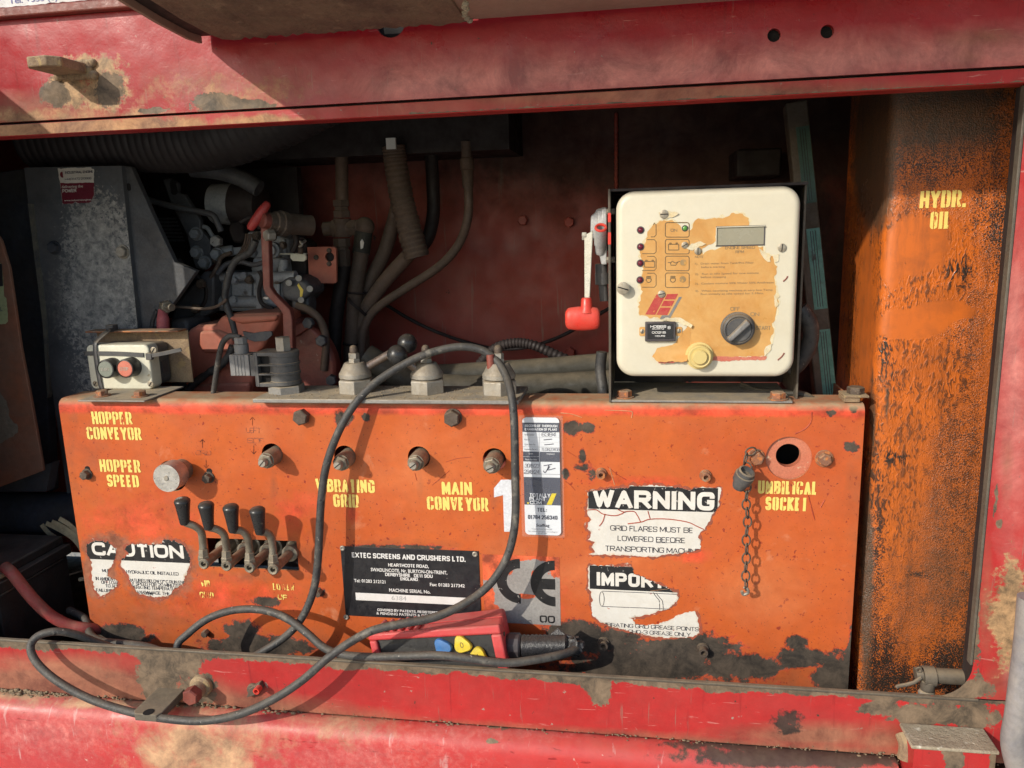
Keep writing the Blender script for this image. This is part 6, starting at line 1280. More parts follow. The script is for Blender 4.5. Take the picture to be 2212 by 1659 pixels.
# ------------------------------------------------------------------ engine bay
eng = thing('engine', 'grey diesel engine with a red bell housing in the shade at the left', 'engine', P(540, 860, .28))
o = MB().uvprism([(399, 727), (408, 712), (426, 701), (464, 702), (476, 683), (512, 678), (606, 675), (600, 699), (567, 752), (557, 760), (548, 808), (539, 880), (400, 880)], .20, .10).build('bell_housing', M['bell'], eng, bevel=.007, seg=4)
b = MB(); b.uvprism([(404, 833), (540, 826), (539, 852), (404, 858)], .195, .01); b.uvprism([(430, 716), (470, 713), (500, 726), (505, 760), (440, 764), (428, 745)], .193, .012); b.uvprism([(478, 686), (520, 682), (600, 680), (596, 694), (520, 700)], .194, .01); b.build('housing_ribs', M['bell'], eng, bevel=.005, seg=3)
MB().uvprism([(524, 716), (545, 720), (570, 716), (586, 716), (588, 724), (574, 736), (550, 738), (530, 732)], .1935, .004).build('bare_patch', M['enginedark'], eng)
c = P(628, 792, .30); b = MB(); b.lathe(c, (0, -1, 0), [(0, .098), (.02, .098), (.026, .092)], 48); b.build('flywheel_housing', M['rod'], eng, bevel=.002)
b = MB(); b.uvprism([(600, 715), (640, 700), (668, 690), (672, 705), (640, 728), (606, 740)], .265, .012); b.build('cross_strap', M['rod'], eng, bevel=.002)
for u, v in ((597, 722), (669, 697), (697, 735), (719, 820)): MB().hexn(P(u, v, .262), (0, -1, 0), .018, .011, u).build('housing_bolt', M['enginedark'], eng, ang=28)
# grey gearbox casting
b = MB(); b.uvprism([(448, 590), (612, 588), (612, 662), (598, 674), (455, 672), (446, 650)], .30, .10); b.build('gearbox_casting', M['engine'], eng, bevel=.006, seg=3)
b = MB()
for (v, r) in ((598, .0085), (652, .011)): b.cyl(P(446, v, .297), P(608, v, .297), r)
for (u, w_) in ((484, 9), (552, 14)): b.uvprism([(u, 590), (u + w_, 590), (u + w_, 676), (u, 676)], .287, .02)
b.uvprism([(500, 611), (544, 611), (544, 640), (500, 640)], .294, .01); b.uvprism([(566, 611), (604, 611), (604, 640), (566, 640)], .294, .01)
b.build('casting_ribs', M['engine'], eng, bevel=.0025, seg=3)
b = MB(); b.uvprism([(533, 500), (600, 498), (604, 512), (622, 515), (624, 545), (618, 560), (560, 562), (533, 552)], .32, .08); b.uvprism([(546, 556), (612, 556), (616, 590), (540, 590)], .31, .08); b.build('upper_casting', M['engine'], eng, bevel=.005, seg=3)
b = MB(); b.uvprism([(606, 520), (614, 516), (618, 550), (606, 552)], .312, .02); b.cyl(P(612, 560, .305), P(612, 588, .305), .009); b.cyl(P(580, 600, .288), P(640, 596, .288), .0095); b.build('valve_spool', M['engine'], eng, bevel=.001)
MB().uvprism([(582, 559), (586, 559), (587, 579), (583, 579)], .305, .004).build('orange_tag', M['redplastic'], eng)
b = MB(); b.uvprism([(608, 606), (622, 598), (642, 597), (660, 606), (671, 620), (670, 634), (656, 650), (640, 654), (616, 648), (606, 634)], .275, .07); o = b.build('pump_cover', M['enginedark'], eng, bevel=.008, seg=4)
MB().uvprism([(645, 612), (650, 620), (655, 626), (653, 640), (648, 644), (648, 628), (642, 616)], .2742, .002).build('paint_mark', M['yellowb'], o)
for u, v in ((624, 611), (669, 624), (650, 648), (645, 601)): MB().cyl(P(u, v, .274), P(u, v, .262), .0055, n=14).build('cover_screw', M['zinc'], o)
MB().cyl(P(640, 655, .30), P(676, 655, .30), .020).build('starter_end', M['enginedark'], eng, bevel=.004)
b = MB(); b.uvprism([(381, 655), (440, 586), (462, 588), (462, 655), (456, 676), (430, 690), (400, 705), (372, 712), (368, 690)], .27, .03); b.build('mount_bracket', M['enginedark'], eng, bevel=.004)
b = MB(); b.uvprism([(366, 690), (400, 688), (408, 704), (402, 730), (404, 870), (368, 870)], .215, .08); b.build('mount_block', M['enginedark'], eng, bevel=.010, seg=4)
for u, v in ((437, 613), (425, 666), (403, 710)): MB().hexn(P(u, v, .262), (0, -1, 0), .015, .009, u).build('bracket_bolt', M['bolt'], eng, ang=28)
# filter canister and plates above
c0, c1 = P(464, 440, .34), P(510, 442, .34)
MB().lathe(c0, c1 - c0, [(0, .036), ((c1 - c0).length, .038)], 36).build('canister', M['engine'], eng)
MB().lathe(c1, c1 - c0, [(0, .040), (.006, .041), (.05, .039), (.055, .03)], 36).build('canister_cap', M['dark'], eng)
o = MB().uvprism([(350, 388), (365, 385), (383, 395), (383, 417), (398, 420), (423, 458), (433, 477), (432, 495), (454, 520), (456, 572), (440, 584), (422, 578), (414, 553), (403, 508), (388, 477), (369, 440)], .30, .012).build('lifting_plate', M['enginedark'], eng, bevel=.002)
c = P(375, 405, .299); MB().rrect(c.x - .006, c.x + .006, c.z - .013, c.z + .013, .006, .2985, .301).build('plate_hole', M['hole'], o)
for u, v in ((425, 505), (426, 545), (444, 567), (470, 549)): 
    b = MB(); b.lathe(P(u, v, .299), (0, -1, 0), [(0, .0125), (.003, .012)], 20); b.hexn(P(u, v, .296), (0, -1, 0), .017, .012, u); b.build('plate_bolt', M['engine'], eng, ang=28)
MB().tube([P(u, v, .27) for u, v in ((318, 431), (350, 440), (378, 447), (440, 459), (461, 466), (470, 482), (478, 500))], .0055, 12).build('steel_pipe', M['enginedark'], eng)
MB().tube([P(u, v, .31) for u, v in ((436, 489), (448, 493), (458, 508), (466, 518))], .004, 10).build('injector_pipe', M['engine'], eng)
b = MB(); b.hexn(P(471, 521, .30), (0, -1, 0), .019, .012, .4); b.build('bright_nut', M['alu'], eng, ang=28)
b = MB(); b.uvprism([(496, 480), (512, 476), (525, 486), (524, 500), (530, 512), (520, 526), (502, 524), (496, 508), (492, 496)], .31, .03); b.build('thermostat', M['dark'], eng, bevel=.004)
b = MB(); b.uvprism([(440, 520), (466, 516), (474, 540), (462, 580), (444, 588), (436, 575)], .335, .02); b.build('red_flange', M['rod'], eng)
b = MB(); b.cyl(P(470, 545, .31), P(505, 541, .32), .010); b.uvprism([(497, 535), (520, 533), (522, 548), (500, 552)], .315, .02); b.build('fuel_union', M['engine'], eng, bevel=.002)
b = MB(); b.tube([P(u, v, .30) for u, v in ((415, 365), (470, 370), (520, 385), (560, 408))], .015, 14); b.build('top_pipe', M['enginedark'], eng)
MB().uvprism([(330, 380), (640, 360), (660, 660), (330, 690)], .43, .02).build('shade_backing', M['dark'], eng)  # black sheet added to stand for the deep shade behind the engine
# small castings, pipes and fasteners crowding the block
rs = random.Random(12)
for u, v, r, Y in ((508, 604, .006, .288), (540, 603, .006, .286), (600, 603, .006, .288), (508, 648, .0055, .287), (600, 648, .0055, .287), (468, 606, .007, .292), (468, 646, .007, .292), (556, 510, .006, .316), (590, 510, .006, .316), (612, 530, .005, .308), (548, 546, .006, .316), (462, 560, .006, .31), (530, 596, .005, .286)):
    b = MB(); b.lathe(P(u, v, Y + .006), (0, -1, 0), [(0, r * 1.5), (.006, r * 1.4), (.0065, r)], 16); b.hexn(P(u, v, Y), (0, -1, 0), r * 1.7, .006, u); b.build('casting_bolt', M['engine'] if rs.random() < .6 else M['bolt'], eng, ang=28)
for pts, r, mt in (([(470, 592), (490, 570), (520, 566), (548, 572), (572, 566)], .0045, 'enginedark'), ([(455, 600), (470, 575), (478, 556), (500, 546)], .004, 'bolt'), ([(600, 505), (620, 498), (636, 506), (640, 524), (632, 545)], .005, 'dark'), ([(520, 480), (540, 470), (556, 478), (562, 495)], .0045, 'dark'), ([(560, 585), (566, 600), (560, 630), (566, 655), (590, 668)], .004, 'dark'), ([(410, 590), (430, 600), (446, 625), (442, 655), (420, 676)], .0045, 'dark'), ([(386, 560), (400, 590), (398, 625), (384, 650)], .005, 'dark'), ([(640, 660), (664, 668), (690, 690), (704, 730), (700, 800)], .007, 'hose')):
    MB().tube([P(u, v, .272) for u, v in pts], r, 10).build('pipe_run', M[mt], eng, ang=80)
b = MB()
for k in range(7): b.uvprism([(340 + k * .5, 470 + k * 8), (362 + k * 3, 470 + k * 8), (362 + k * 3, 474 + k * 8), (340 + k * .5, 474 + k * 8)], .33, .03)
b.build('cooling_fins', M['enginedark'], eng)
b = MB(); b.uvprism([(620, 520), (650, 516), (664, 528), (662, 600), (640, 606), (622, 596)], .34, .05); b.build('injection_pump', M['dark'], eng, bevel=.004)
b = MB(); b.lathe(P(594, 540, .308), (0, -1, 0), [(0, .014), (.012, .014), (.014, .010), (.022, .010)], 20); b.build('plug', M['engine'], eng)
# terminal at the left
b = MB(); b.uvprism([(313, 640), (318, 618), (324, 614), (330, 622), (335, 645), (336, 680), (331, 702), (322, 690), (314, 668)], .195, .006); b.lathe(P(337, 662, .195), (0, -1, 0), [(0, .016), (.02, .016)], 9, .2); b.build('terminal_flange', M['engine'], eng, bevel=.0015, ang=30)
b = MB(); b.hexn(P(356, 662, .172), (.8, -.6, 0), .019, .014, .3); b.cyl(P(362, 663, .165), P(372, 664, .16), .006); b.build('terminal_nut', M['brass'], eng, ang=28)
MB().uvprism([(361, 612), (372, 612), (378, 626), (372, 640), (362, 640), (358, 626)], .20, .006).build('spare_tab', M['enginedark'], eng, bevel=.001)
MB().tube([P(350, 668, .17), P(351, 680, .165), P(352, 692, .16), P(352, 712, .158), P(350, 730, .16)], lambda t: .006 + .004 * min(1, t * 2.2), 14).build('terminal_boot', surf('dusty pink rubber boot', (0.45, 0.12, 0.13), (0.40, 0.09, 0.10), vs=40, rough=.6), eng)
MB().tube([P(u, v, .17) for u, v in ((340, 670), (331, 690), (328, 720))], .004, 8).build('terminal_lead', M['cable'], eng)
MB().tube([P(u, v, .19) for u, v in ((372, 662), (400, 664), (435, 667), (462, 664), (480, 655), (490, 646))], .0024, 8).build('brown_wire', M['hose'], eng)
MB().tube([P(u, v, .20) for u, v in ((552, 520), (540, 545), (510, 562), (496, 590), (489, 620), (486, 640), (490, 660), (500, 690), (507, 715), (509, 735))], lambda t: .0062 - .001 * t, 12).build('wiring_loom', M['cable'], eng, ang=80)
MB().tube([P(u, v, .18) for u, v in ((394, 858), (420, 828), (450, 806), (475, 790), (494, 769), (503, 748))], lambda t: .0068 if t < .35 or t > .42 else .0056, 12).build('loom_lead', M['cable'], eng, ang=80)
b = MB()
for k in range(3): b.tube([P(u + k * 5, v, .29) for u, v in ((532, 505), (528, 525), (518, 545), (505, 560))], .0018, 6)
b.build('sensor_wires', M['hose'], eng)
# hand lever with the red paddle
lv = thing('stop_lever', 'dark red cranked lever with a bright red paddle handle, standing in front of the engine', 'lever', P(620, 760, .16))
def flatbar(uv, Y, w_): return MB().uvprism(uv, Y, w_)
flatbar([(562, 490), (568, 484), (578, 487), (580, 492), (583, 620), (592, 634), (626, 669), (631, 690), (633, 760), (613, 760), (610, 678), (604, 668), (573, 636), (568, 622)], .16, .014).build('bar', M['rod'], lv, bevel=.0015)
e0, e1 = P(541, 492, .15), P(577, 441, .16); d = (e1 - e0)
b = MB(); b.lathe(e0, d, [(-.004, .003), (-.001, .0062), (d.length * .3, .0078), (d.length * .7, .0078), (d.length + .001, .0060), (d.length + .004, .003)], 20)
b.build('paddle', surf('worn red grip', (0.42, 0.04, 0.035), (0.36, 0.045, 0.04), vs=30, rough=.5), lv, ang=60)
c = P(583, 479, .165); ax = Vector((-.45, -.8, .15))
MB().lathe(c + ax.normalized() * -.03, ax, [(0, .020), (.012, .021), (.013, .018), (.022, .018), (.023, .0145), (.034, .0145)], 28).build('boss', M['bolt'], lv)
MB().lathe(c + ax.normalized() * .002, ax, [(0, .0125), (.012, .012), (.014, .010)], 24).build('boss_end', M['rod'], lv)
MB().tube([P(606, 482, .21), P(640, 485, .23), P(672, 487, .25)], .0175, 18).build('cross_pipe', M['hose'], lv)
MB().hexn(P(590, 508, .158), (-.5, -.8, 0), .016, .014, .3).build('clamp_bolt', M['zinc'], lv, ang=28)
# red bracket box with switch, white catch
rb = thing('switch_bracket', 'flat red bracket with a black hole beside the grey casting', 'bracket', P(695, 612, .33))
sheet('plate', [(q.x, q.z) for q in (P(u, v, .33) for u, v in ((668, 611), (664, 534), (722, 533), (726, 537), (727, 608), (723, 612)))], [circ(P(712, 555, .33).x, P(712, 555, .33).z, .0085)], .01, M['bell'], lambda a, b: (a, .33, b), parent=rb, thick=.006)
MB().box((P(666, 611, .33).x, .3375, P(690, 611, .33).z), (P(668, 611, .33).x, .40, P(690, 534, .33).z)).build('side', M['rod'], rb)
MB().cyl(P(713, 555, .345), P(719, 555, .335), .009).build('hole_sleeve', M['dark'], rb)
for u, v in ((711, 541), (711, 570), (683, 556)): MB().lathe(P(u, v, .33), (0, -1, 0), [(0, .0048), (.003, .004)], 14).build('rivet', M['bolt'], rb)
b = MB(); b.uvprism([(626, 549), (658, 549), (661, 553), (661, 560), (656, 565), (632, 564), (627, 558)], .30, .006); b.uvprism([(603, 547), (660, 547), (660, 550), (603, 550)], .30, .01); b.build('white_catch', M['boxwhite'], rb, bevel=.0012)
b = MB(); b.torus(P(648, 527, .30), (-.3, -1, 0), .0045, .0022, 16, 6); b.cyl(P(650, 527, .30), P(660, 520, .31), .0025); b.build('screw_eye', M['alu'], rb)
MB().cyl(P(649, 548, .30), P(650, 535, .30), .0045).build('eye_post', M['hose'], rb)
# ------------------------------------------------------------------ hydraulic pipes and hoses behind
tf = thing('tee_fitting', 'brown hydraulic tee fitting with an elbow at the back wall', 'pipe fitting', P(740, 580, .40))
YT2 = .40
b = MB(); b.cyl(P(737, 250, YT2), P(739, 436, YT2), .012); b.build('riser', M['hose'], tf)
b = MB(); b.lathe(P(739, 470, YT2), (0, 0, 1), [(0, .017), (.012, .017), (.014, .0135), (.020, .0135), (.021, .0165), (.032, .0165)], 6, .3); b.build('upper_nut', M['hose'], tf, ang=28)
b = MB(); b.cyl(P(739, 472, YT2), P(740, 512, YT2), .0165); b.cyl(P(700, 495, YT2), P(790, 489, YT2), .0135); b.lathe(P(720, 494, YT2), (1, 0, 0), [(0, .018), (.012, .018)], 6); b.lathe(P(756, 492, YT2), (1, 0, 0), [(0, .0165), (.014, .0165)], 6); b.build('body', M['hose'], tf, bevel=.001)
b = MB(); b.ball(P(788, 490, YT2), .0185, 20); b.build('elbow', M['hose'], tf)
b = MB(); b.lathe(P(742, 575, YT2), (0, 0, 1), [(0, .0145), (.030, .0155), (.031, .0125), (.036, .0125), (.037, .017), (.052, .017)], 8); b.build('lower_nut', M['hose'], tf, ang=28)
b = MB(); q0, q1 = P(786, 500, YT2), P(780, 548, YT2); b.cyl(q0, q1, .0165); b.build('collar', M['hosegrey'], tf)
MB().uvprism([(778, 522), (782, 516), (786, 524), (784, 536), (779, 538)], YT2 - .0178, .002).build('chalk_mark', M['label'], tf)
def hose(name, lab, pts, r, Y, mt='hose', cat='hose', grp='hydraulic hoses at the back wall', sub_=8, **k):
    MB().tube([P(*q, Y) if len(q) == 2 else P(*q) for q in pts], r, 14, sub_).build(name, M[mt], label=lab, cat=cat, group=grp, ang=80, **k)
hose('hydraulic_hose', 'dark hydraulic hose dropping from the lower nut of the tee fitting', [(743, 572), (736, 620), (727, 680), (722, 754), (718, 860)], .0135, .40, 'dark')
hose('hydraulic_hose', 'brown hydraulic hose dropping from the collar below the elbow', [(781, 545), (772, 600), (767, 640), (761, 720), (757, 800), (757, 880)], .0145, .395)
hose('hydraulic_hose', 'hydraulic hose curving down behind the wrapped hose', [(860, 440), (848, 488), (828, 551), (797, 613), (784, 660), (780, 723), (778, 870)], .0135, .42)
hose('hydraulic_hose', 'hydraulic hose coming out of the lower end of the wrapped hose', [(898, 535), (876, 558), (832, 607), (795, 660), (783, 700), (784, 760), (782, 870)], .0135, .40)
hose('hydraulic_hose', 'thin hydraulic hose hanging in a long bow across the red wall', [(1008, 320), (1012, 410), (1010, 473), (990, 529), (948, 576), (878, 622), (816, 664), (790, 700), (782, 745), (782, 870)], .0082, .385)
MB().lathe(P(1011, 405, .385), (0, 0, 1), [(0, .010), (.03, .011), (.032, .013), (.05, .013), (.052, .010), (.08, .010)], 12).build('hose_ferrule', M['hose'], label='crimped ferrule at the top of the thin bowed hose', cat='ferrule')
hose('hydraulic_hose', 'dim hose hanging behind the right of the wrapped hose', [(930, 300), (935, 400), (936, 460), (925, 512), (900, 545)], .0125, .44, 'dark')
b = MB()
for k in range(40):
    t_ = k / 39; q = P(1331, 250 + 190 * t_, YB - .003); b.ball(q, .004 + .0008 * math.sin(k * 2.3), 6, (1, .6, 1.6))
b.build('weld_seam', M['wall'], label='dim weld seam running down the red back wall', cat='weld', ang=80)
for u, v in ((1230, 480), (1232, 760), (1130, 476)): MB().hexn(P(u, v, YB - .001), (0, -1, 0), .018, .010, u).build('wall_bolt', M['wall'], label={1230: 'dim bolt head high on the red back wall right of the bowed hose', 1232: 'dim bolt head low on the red back wall near the air valve', 1130: 'dim bolt head on the red back wall closest to the bowed hose'}[u], cat='bolt', group='bolts on the back wall', ang=28)
b = MB(); q0, q1 = P(1590, 384, .42), P(1690, 318, .42); b.box((q0.x, .42, q0.z), (q1.x, YB - .004, q1.z)); b.build('junction_box', M['dark'], label='dim dark box on the back wall above the gauge box', cat='box', bevel=.004)
for u, v, r, Y in ((771, 632, .0165, .395), (760, 742, .0165, .395)):
    b = MB(); b.torus(P(u, v, Y), (.1, 0, 1), r, .0022, 24, 6); b.build('hose_clamp', M['dark'], label='upper dark clamp round the thick brown hose' if v < 700 else 'lower dark clamp round the thick brown hose', cat='clamp')
wr = [(850, 316), (856, 360), (868, 430), (883, 490), (901, 556)]
b = MB(); b.tube([P(u, v, .37) for u, v in wr], lambda t: .0205 * (1 + .035 * math.sin(t * 150) + .02 * math.sin(t * 47)) * (1 + .12 * t), 20, 60); b.build('wrapped_hose', M['hose'], label='thick hose bound in brown ribbed wrapping, hanging from the roof', cat='hose', ang=80)
c = P(844, 310, .335); MB().box((c.x - .0085, .335, c.z - .0095), (c.x + .0085, .34, c.z + .0095)).build('light_patch', gloss('bright light patch', (.75, .75, .72), .25), label='small bright plate drawn as light through a hole above the wrapped hose', cat='clip')  # bright plate painted for light showing through a hole
strap('hose_tie', [P(752, 644, .372), P(760, 655, .36), P(776, 668, .365), P(791, 682, .38)], .006, None, M['dark'], (0, -1, 0)); o = bpy.context.scene.collection.objects[-1]; o['label'] = 'dark cable tie round the bundle of brown hoses'; o['category'] = 'cable tie'
hose('black_wire', 'thin black wire sagging along the red back wall', [(800, 640), (841, 663), (890, 692), (941, 716), (1000, 737), (1054, 751), (1100, 754), (1150, 748), (1210, 727), (1260, 700), (1320, 664), (1400, 628), (1480, 606), (1560, 600)], .0036, .50, 'dark', 'wire', None)
hose('ribbed_conduit', 'black ribbed conduit humped behind the third lever valve', [(1010, 822), (1040, 782), (1070, 752), (1110, 741), (1150, 745), (1200, 766), (1260, 790), (1330, 806), (1420, 812), (1500, 815)], lambda t: .0085 * (1 + .07 * math.sin(t * 320)), .30, 'dark', 'conduit', None, 40)
hose('return_hose', 'grey green hose lying low behind the valve plate', [(800, 806), (860, 812), (940, 812), (1050, 806), (1180, 798), (1330, 786), (1480, 780)], .020, .26, 'hosegrey', 'hose', 'grey green hoses lying behind the panel')
hose('return_hose', 'lowest grey green hose, running to the gauge box bracket', [(790, 770), (840, 800), (900, 828), (1000, 838), (1150, 836), (1330, 828), (1480, 822)], .022, .20, 'hosegrey', 'hose', 'grey green hoses lying behind the panel')
# ribbed intake hose
b = MB(); NR = 46
b.tube([P(u, v, .22) for u, v in ((80, 292), (180, 296), (290, 292), (390, 293), (490, 278), (590, 240), (690, 190), (760, 150))], lambda t: .060 * (1 + .035 * (abs(math.sin(t * NR * math.pi)) ** .6 - .5)), 28, 50); b.build('intake_hose', M['ribhose'], label='thick black ribbed air intake hose under the beam at the left', cat='hose', ang=80)

# ------------------------------------------------------------------ left end: cowl, side plates, battery
cw = thing('radiator_cowl', 'grey radiator cowl flaking to bare zinc at the left', 'cowl', P(180, 870, .16))
sheet('face', [(q.x, q.z) for q in (P(u, v, .16) for u, v in ((52, 362), (262, 358), (313, 860), (345, 1100), (150, 1100), (92, 700)))], [], .007, M['cowl'], lambda a, b: (a, .16, b), parent=cw, thick=.02,
      attrs={'fleck': [(205, 520, 70, 110, .62), (220, 640, 110, 130, .72), (250, 800, 90, 120, .45), (265, 560, 30, 120, .5)], 'dark': [(110, 700, 50, 400, .8), (130, 900, 60, 160, 1.0), (90, 450, 50, 160, .6)]})
MB().uvprism([(263, 357), (283, 360), (330, 466), (377, 566), (424, 585), (375, 655), (332, 712), (345, 900), (318, 900), (305, 700)], .17, .012).build('side_web', M['enginedark'], cw, bevel=.001)
for u, v in ((118, 605), (266, 600 - 68 + 0)):
    b = MB(); b.lathe(P(u, v + (12 if u > 200 else -70), .16), (0, -1, 0), [(0, .012), (.002, .0115)], 24); b.hexn(P(u, v + (12 if u > 200 else -70), .158), (0, -1, 0), .016, .009, .3); b.build('cowl_bolt', M['zinc'] if u > 200 else M['bluepost'], cw, ang=28)
c = P(278, 404, .169); MB().rrect(c.x - .003, c.x + .003, c.z - .006, c.z + .006, .003, .1685, .171).build('web_slot', M['hole'], cw)
st = thing('engine_sticker', 'white and maroon engine supplier sticker at the top of the cowl', 'sticker', P(165, 440, .159))
so_, ss = (0, 327.0), .323
def sp_(x, y, d=0.0): return P(x * ss, 328.3 + y * ss, .1595 - d)
def sq(pts, d): return [(q.x, q.z) for q in (sp_(x, y, d) for x, y in pts)]
OUT = [(385, 110), (610, 102), (612, 112), (628, 114), (630, 290), (612, 322), (606, 338), (520, 342), (505, 335), (490, 345), (418, 348), (402, 210)]
v, f = fill2d(jag(sq(OUT, 0), .0004, .003, 71), [], .006); MB().add([(x, .1595, z) for x, z in v], [tuple(int(i) for i in k) for k in f]).build('paper', M['label'], st)
v, f = fill2d(jag(sq([(402, 207), (629, 206), (629, 290), (612, 322), (606, 337), (520, 341), (505, 334), (490, 344), (418, 347)], .0003), .0003, .003, 72), [], .006); MB().add([(x, .1592, z) for x, z in v], [tuple(int(i) for i in k) for k in f]).build('maroon_panel', surf('maroon print', (0.16, 0.012, 0.03), vs=40, spots=[((0.4, 0.3, 0.3), 120, .68, .04)]), st)
def sl(s, x0, y0, x1, cap, mt, t=.16):
    b = MB(); a, e, h_ = sp_(x0, y0, .0006), sp_(x1, y0, .0006), sp_(x0, y0 - cap, .0006)
    if s.upper() == s: block_text(b, s, a, e.x - a.x, h_.z - a.z, t=t)
    else: text_into(b, s, a, e.x - a.x, h_.z - a.z, bold=.01)
    b.build('lettering', mt, st)
MAR = surf('maroon lettering', (0.20, 0.015, 0.03), vs=40)
sl('INDUSTRIAL ENGINE', 438, 147, 624, 17, M['pen']); sl('+44(0)1472 210888', 432, 190, 612, 15, M['pen'], .12); sl('delivering the', 414, 242, 556, 18, M['label']); sl('POWER', 418, 272, 512, 22, M['label'], .2); sl('www.industrialengines', 430, 330, 612, 11, M['label'])
b = MB(); c = sp_(416, 152, .0005); s_ = 17 * ss * .00076
b.add([(c.x + s_ * math.cos(a), c.y, c.z + s_ * 1.15 * math.sin(a)) for a in [rad(70 + 20 * k) for k in range(12)]] + [(c.x + .25 * s_, c.y, c.z - .9 * s_)], [tuple(range(12))]); b.build('logo', MAR, st)
# dark post and brown side plate at the frame's left
MB().uvprism([(-60, 380), (52, 364), (60, 440), (92, 700), (110, 1010), (112, 1062), (-60, 1060)], .19, .02).build('corner_post', M['bluepost'], label='dark blue grey corner plate between the brown side plate and the cowl', cat='plate', bevel=.002)
MB().uvprism([(60, 440), (68, 440), (98, 690), (106, 850), (102, 860), (92, 700)], .155, .01).build('paint_seam', surf('flaking pale seam', (0.16, 0.15, 0.12), (0.07, 0.075, 0.08), vs=30), label='pale flaking seam along the left edge of the cowl', cat='seam')
sp = thing('side_plate', 'dirty orange brown side plate at the left edge with torn stickers', 'plate', P(40, 1050, .06))
MB().uvprism([(-60, 430), (2, 520), (20, 580), (45, 752), (66, 860), (91, 1000), (93, 1017), (0, 1052), (-60, 1070)], .06, .006).build('plate', M['brownpanel'], sp, bevel=.0012)
v, f = fill2d(jag(uvpoly([(-60, 560), (4, 570), (9, 640), (14, 645), (17, 694), (12, 700), (-60, 700)], .0594), .0006, .004, 81), [], .008); MB().add([(x, .0594, z) for x, z in v], [tuple(int(i) for i in k) for k in f]).build('green_sticker', surf('dirty pale green sticker', (0.34, 0.38, 0.20), (0.28, 0.32, 0.17), vs=20, rough=.6), sp)
b = MB(); v, f = fill2d(uvpoly([(-60, 560), (4, 570), (7, 618), (-60, 624)], .0591), [], .01); b.add([(x, .0591, z) for x, z in v], [tuple(int(i) for i in k) for k in f]); b.build('sticker_heading', M['black'], sp)
v, f = fill2d(jag(uvpoly([(-60, 820), (0, 845), (16, 878), (20, 900), (36, 915), (40, 935), (0, 958), (-60, 975)], .0594), .0014, .004, 82), [], .008); MB().add([(x, .0594, z) for x, z in v], [tuple(int(i) for i in k) for k in f]).build('grey_sticker', surf('dirty grey torn sticker', (0.20, 0.17, 0.13), (0.14, 0.12, 0.09), vs=14, rough=.8, bump=.4), sp)
b = MB(); line_uv(b, 'EL', -4, 772 - 100, 6, 9, .059, t=.15); b.build('sticker_letters', M['pen'], sp)
MB().uvprism([(-60, 1050), (70, 1010), (112, 1000), (100, 1062), (-60, 1062)], .11, .02).build('lower_gusset', M['bluepost'], label='dark lower gusset under the brown side plate', cat='gusset')
b = MB(); b.cyl(P(-80, 1108, .16), P(260, 1112, .16), .040); b.build('floor_pipe', M['engine'] if False else M['bluepost'], label='dark grey pipe lying behind the battery', cat='pipe')
# battery
bt = thing('battery', 'dusty black battery at the lower left corner', 'battery', P(60, 1370, 0))
xb_ = P(140, 1168, .10).x; zb1 = P(140, 1162, .10).z; q = P(150, 1180, .10)
b = MB(); b.box((xb_ - .40, -.055, zb1 - .17), (xb_, .10, zb1 - .030)); b.build('case', M['batt'], bt, bevel=.002)
b = MB(); b.box((xb_ - .40, -.06, zb1 - .0298), (xb_ + .006, .106, zb1 - .012)); b.box((xb_ - .40, -.050, zb1 - .038), (xb_ + .002, .09, zb1 - .033)); b.build('lid_rim', M['batt'], bt, bevel=.002)
b = MB(); b.box((xb_ - .40, -.04, zb1 - .0118), (xb_ - .004, .102, zb1 + .004)); b.build('lid', M['batt'], bt, bevel=.003)
b = MB(); b.box((xb_ - .012, -.05, zb1 - .006), (xb_ + .0068, -.02, zb1 + .001)); b.box((xb_ - .03, -.052, zb1 - .0117), (xb_ - .001, -.042, zb1 + .006)); b.build('terminal_clamp', M['rust'], bt, bevel=.001)
MB().tube([P(10, 1224, -.045), P(25, 1237, -.050), P(45, 1262, -.046), (P(75, 1298, -.04)), P(110, 1330, -.03), P(150, 1350, -.02), P(190, 1357, -.01), P(235, 1360, .02)], .0088, 14).build('battery_cable', M['redcable'], label='thick dusty red cable running from the battery to the panel foot', cat='cable', ang=80)
sc_ = thing('sun_dapples', 'dappled sunlight shaped as tan straps behind the battery', 'strips', P(150, 1160, .10))  # dapples of sunlight modelled as bright tan strips
for k, pts in enumerate(([(90, 1133), (104, 1150), (125, 1165)], [(100, 1130), (125, 1142), (160, 1165), (182, 1196)], [(112, 1127), (140, 1140), (170, 1164), (190, 1192)], [(128, 1120), (152, 1135), (180, 1165), (196, 1190)])):
    strap('strap', [P(u, v, .118 - k * .006) for u, v in pts], .008, sc_, M['dapple'], (0, -1, .25), .002)  # each strap stands for a dapple of sunlight
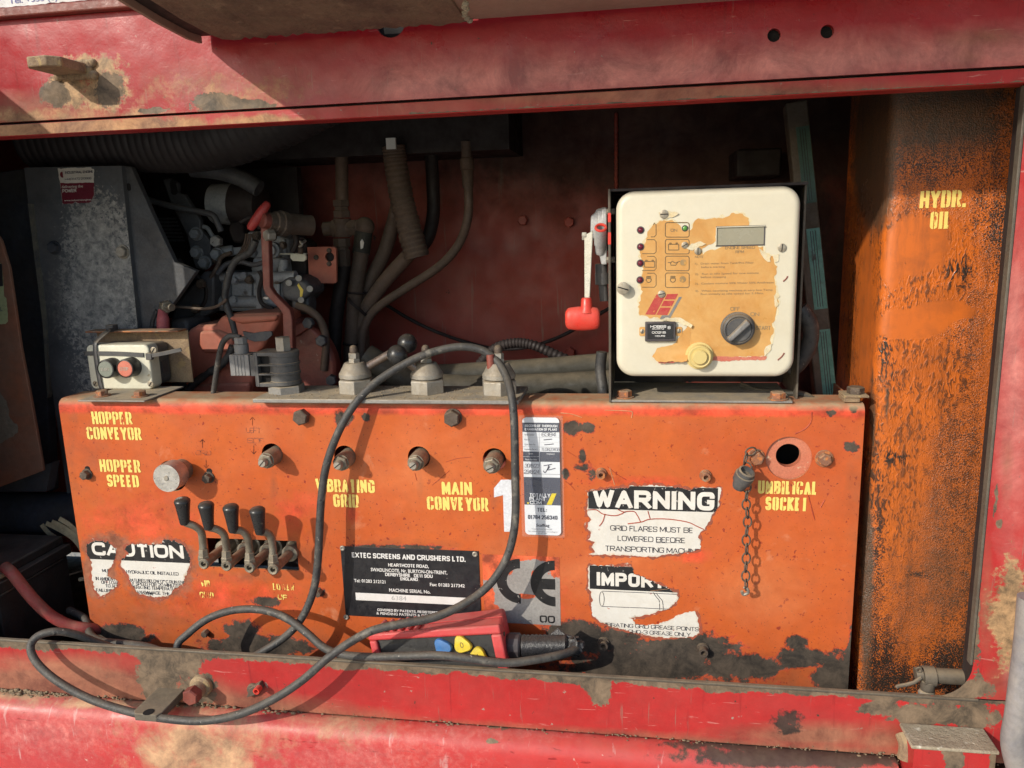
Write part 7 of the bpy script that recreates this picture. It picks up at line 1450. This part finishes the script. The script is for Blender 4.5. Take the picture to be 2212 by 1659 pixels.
MB().tube([P(172, 1252, .10), P(190, 1248, .10), P(215, 1238, .10)], .0035, 8).build('dapple_streak', M['dapple'], label='sun dapple drawn as a short tan strip beside the battery', cat='sun dapple')  # one more sun dapple, modelled as a thin tan tube

# ------------------------------------------------------------------ dried mud in the joint under the rail and on the ledges
rs = random.Random(21); b = MB()
for k in range(1900):
    u = 2212 * rs.random() ** 1.8; dn_ = .5 + .5 * math.sin(u / 41) * math.sin(u / 97 + 1)
    if rs.random() > .25 + .75 * dn_: continue
    x = P(u, 1500 + .06 * u, YF).x + rs.gauss(0, .002); r = rs.uniform(.0004, .0022) * (1.3 if u < 700 else .75) * (.6 + .7 * dn_)
    y = YF - rs.uniform(.0, .010); z = zd - .002 + (.0025 if y > YF - .004 else -.001) + rs.gauss(0, .0016)
    b.ball((x, y, z), r, 6, (rs.uniform(.8, 1.8), rs.uniform(.6, 1.2), rs.uniform(.4, .8)))
b.build('dried_mud', surf('tan dried mud crumbs', (0.27, 0.20, 0.125), (0.17, 0.125, 0.08), vs=90, rough=.95, bump=.6, bs=600), label='crumbs of dried tan mud in the joint under the bottom rail', cat='mud', kind='stuff', ang=80)
b = MB()
for k in range(420):
    x = rs.uniform(a_gx0, a_gx1); y = rs.uniform(a_gy0, a_gy1); r = rs.uniform(.0004, .0013)
    b.ball((x, y, zq + r * .3), r, 6, (rs.uniform(.8, 1.6), 1, .6))
b.build('grit', surf('loose grit', (0.36, 0.28, 0.18), (0.20, 0.15, 0.10), vs=200, rough=.95), label='loose grit scattered over the galvanised valve plate', cat='grit', kind='stuff', ang=80)

# ------------------------------------------------------------------ unseen plates added on the left to keep sun out of the engine bay
MB().box((-1.70, YF, zr0), (-.968, YF + .004, zb - .001)).build('sun_block_plate', M['red'], label='added unseen red plate closing the left of the opening to sunlight', cat='post')  # added plate that stops sun entering past the flap
MB().prism([(-.955, -.104, .03), (-.955, -.26, .03), (-.955, -.60, .165), (-.955, -.60, .30), (-.955, -.104, .30)], (.01, 0, 0)).build('shade_flap', M['canopy2'], label='added unseen flap shading the engine compartment from the sun', cat='flap')  # added; lower edge follows the sunlight so only the engine bay is shaded
for o in bpy.data.objects:
    if 'o' in o.keys(): del o['o']
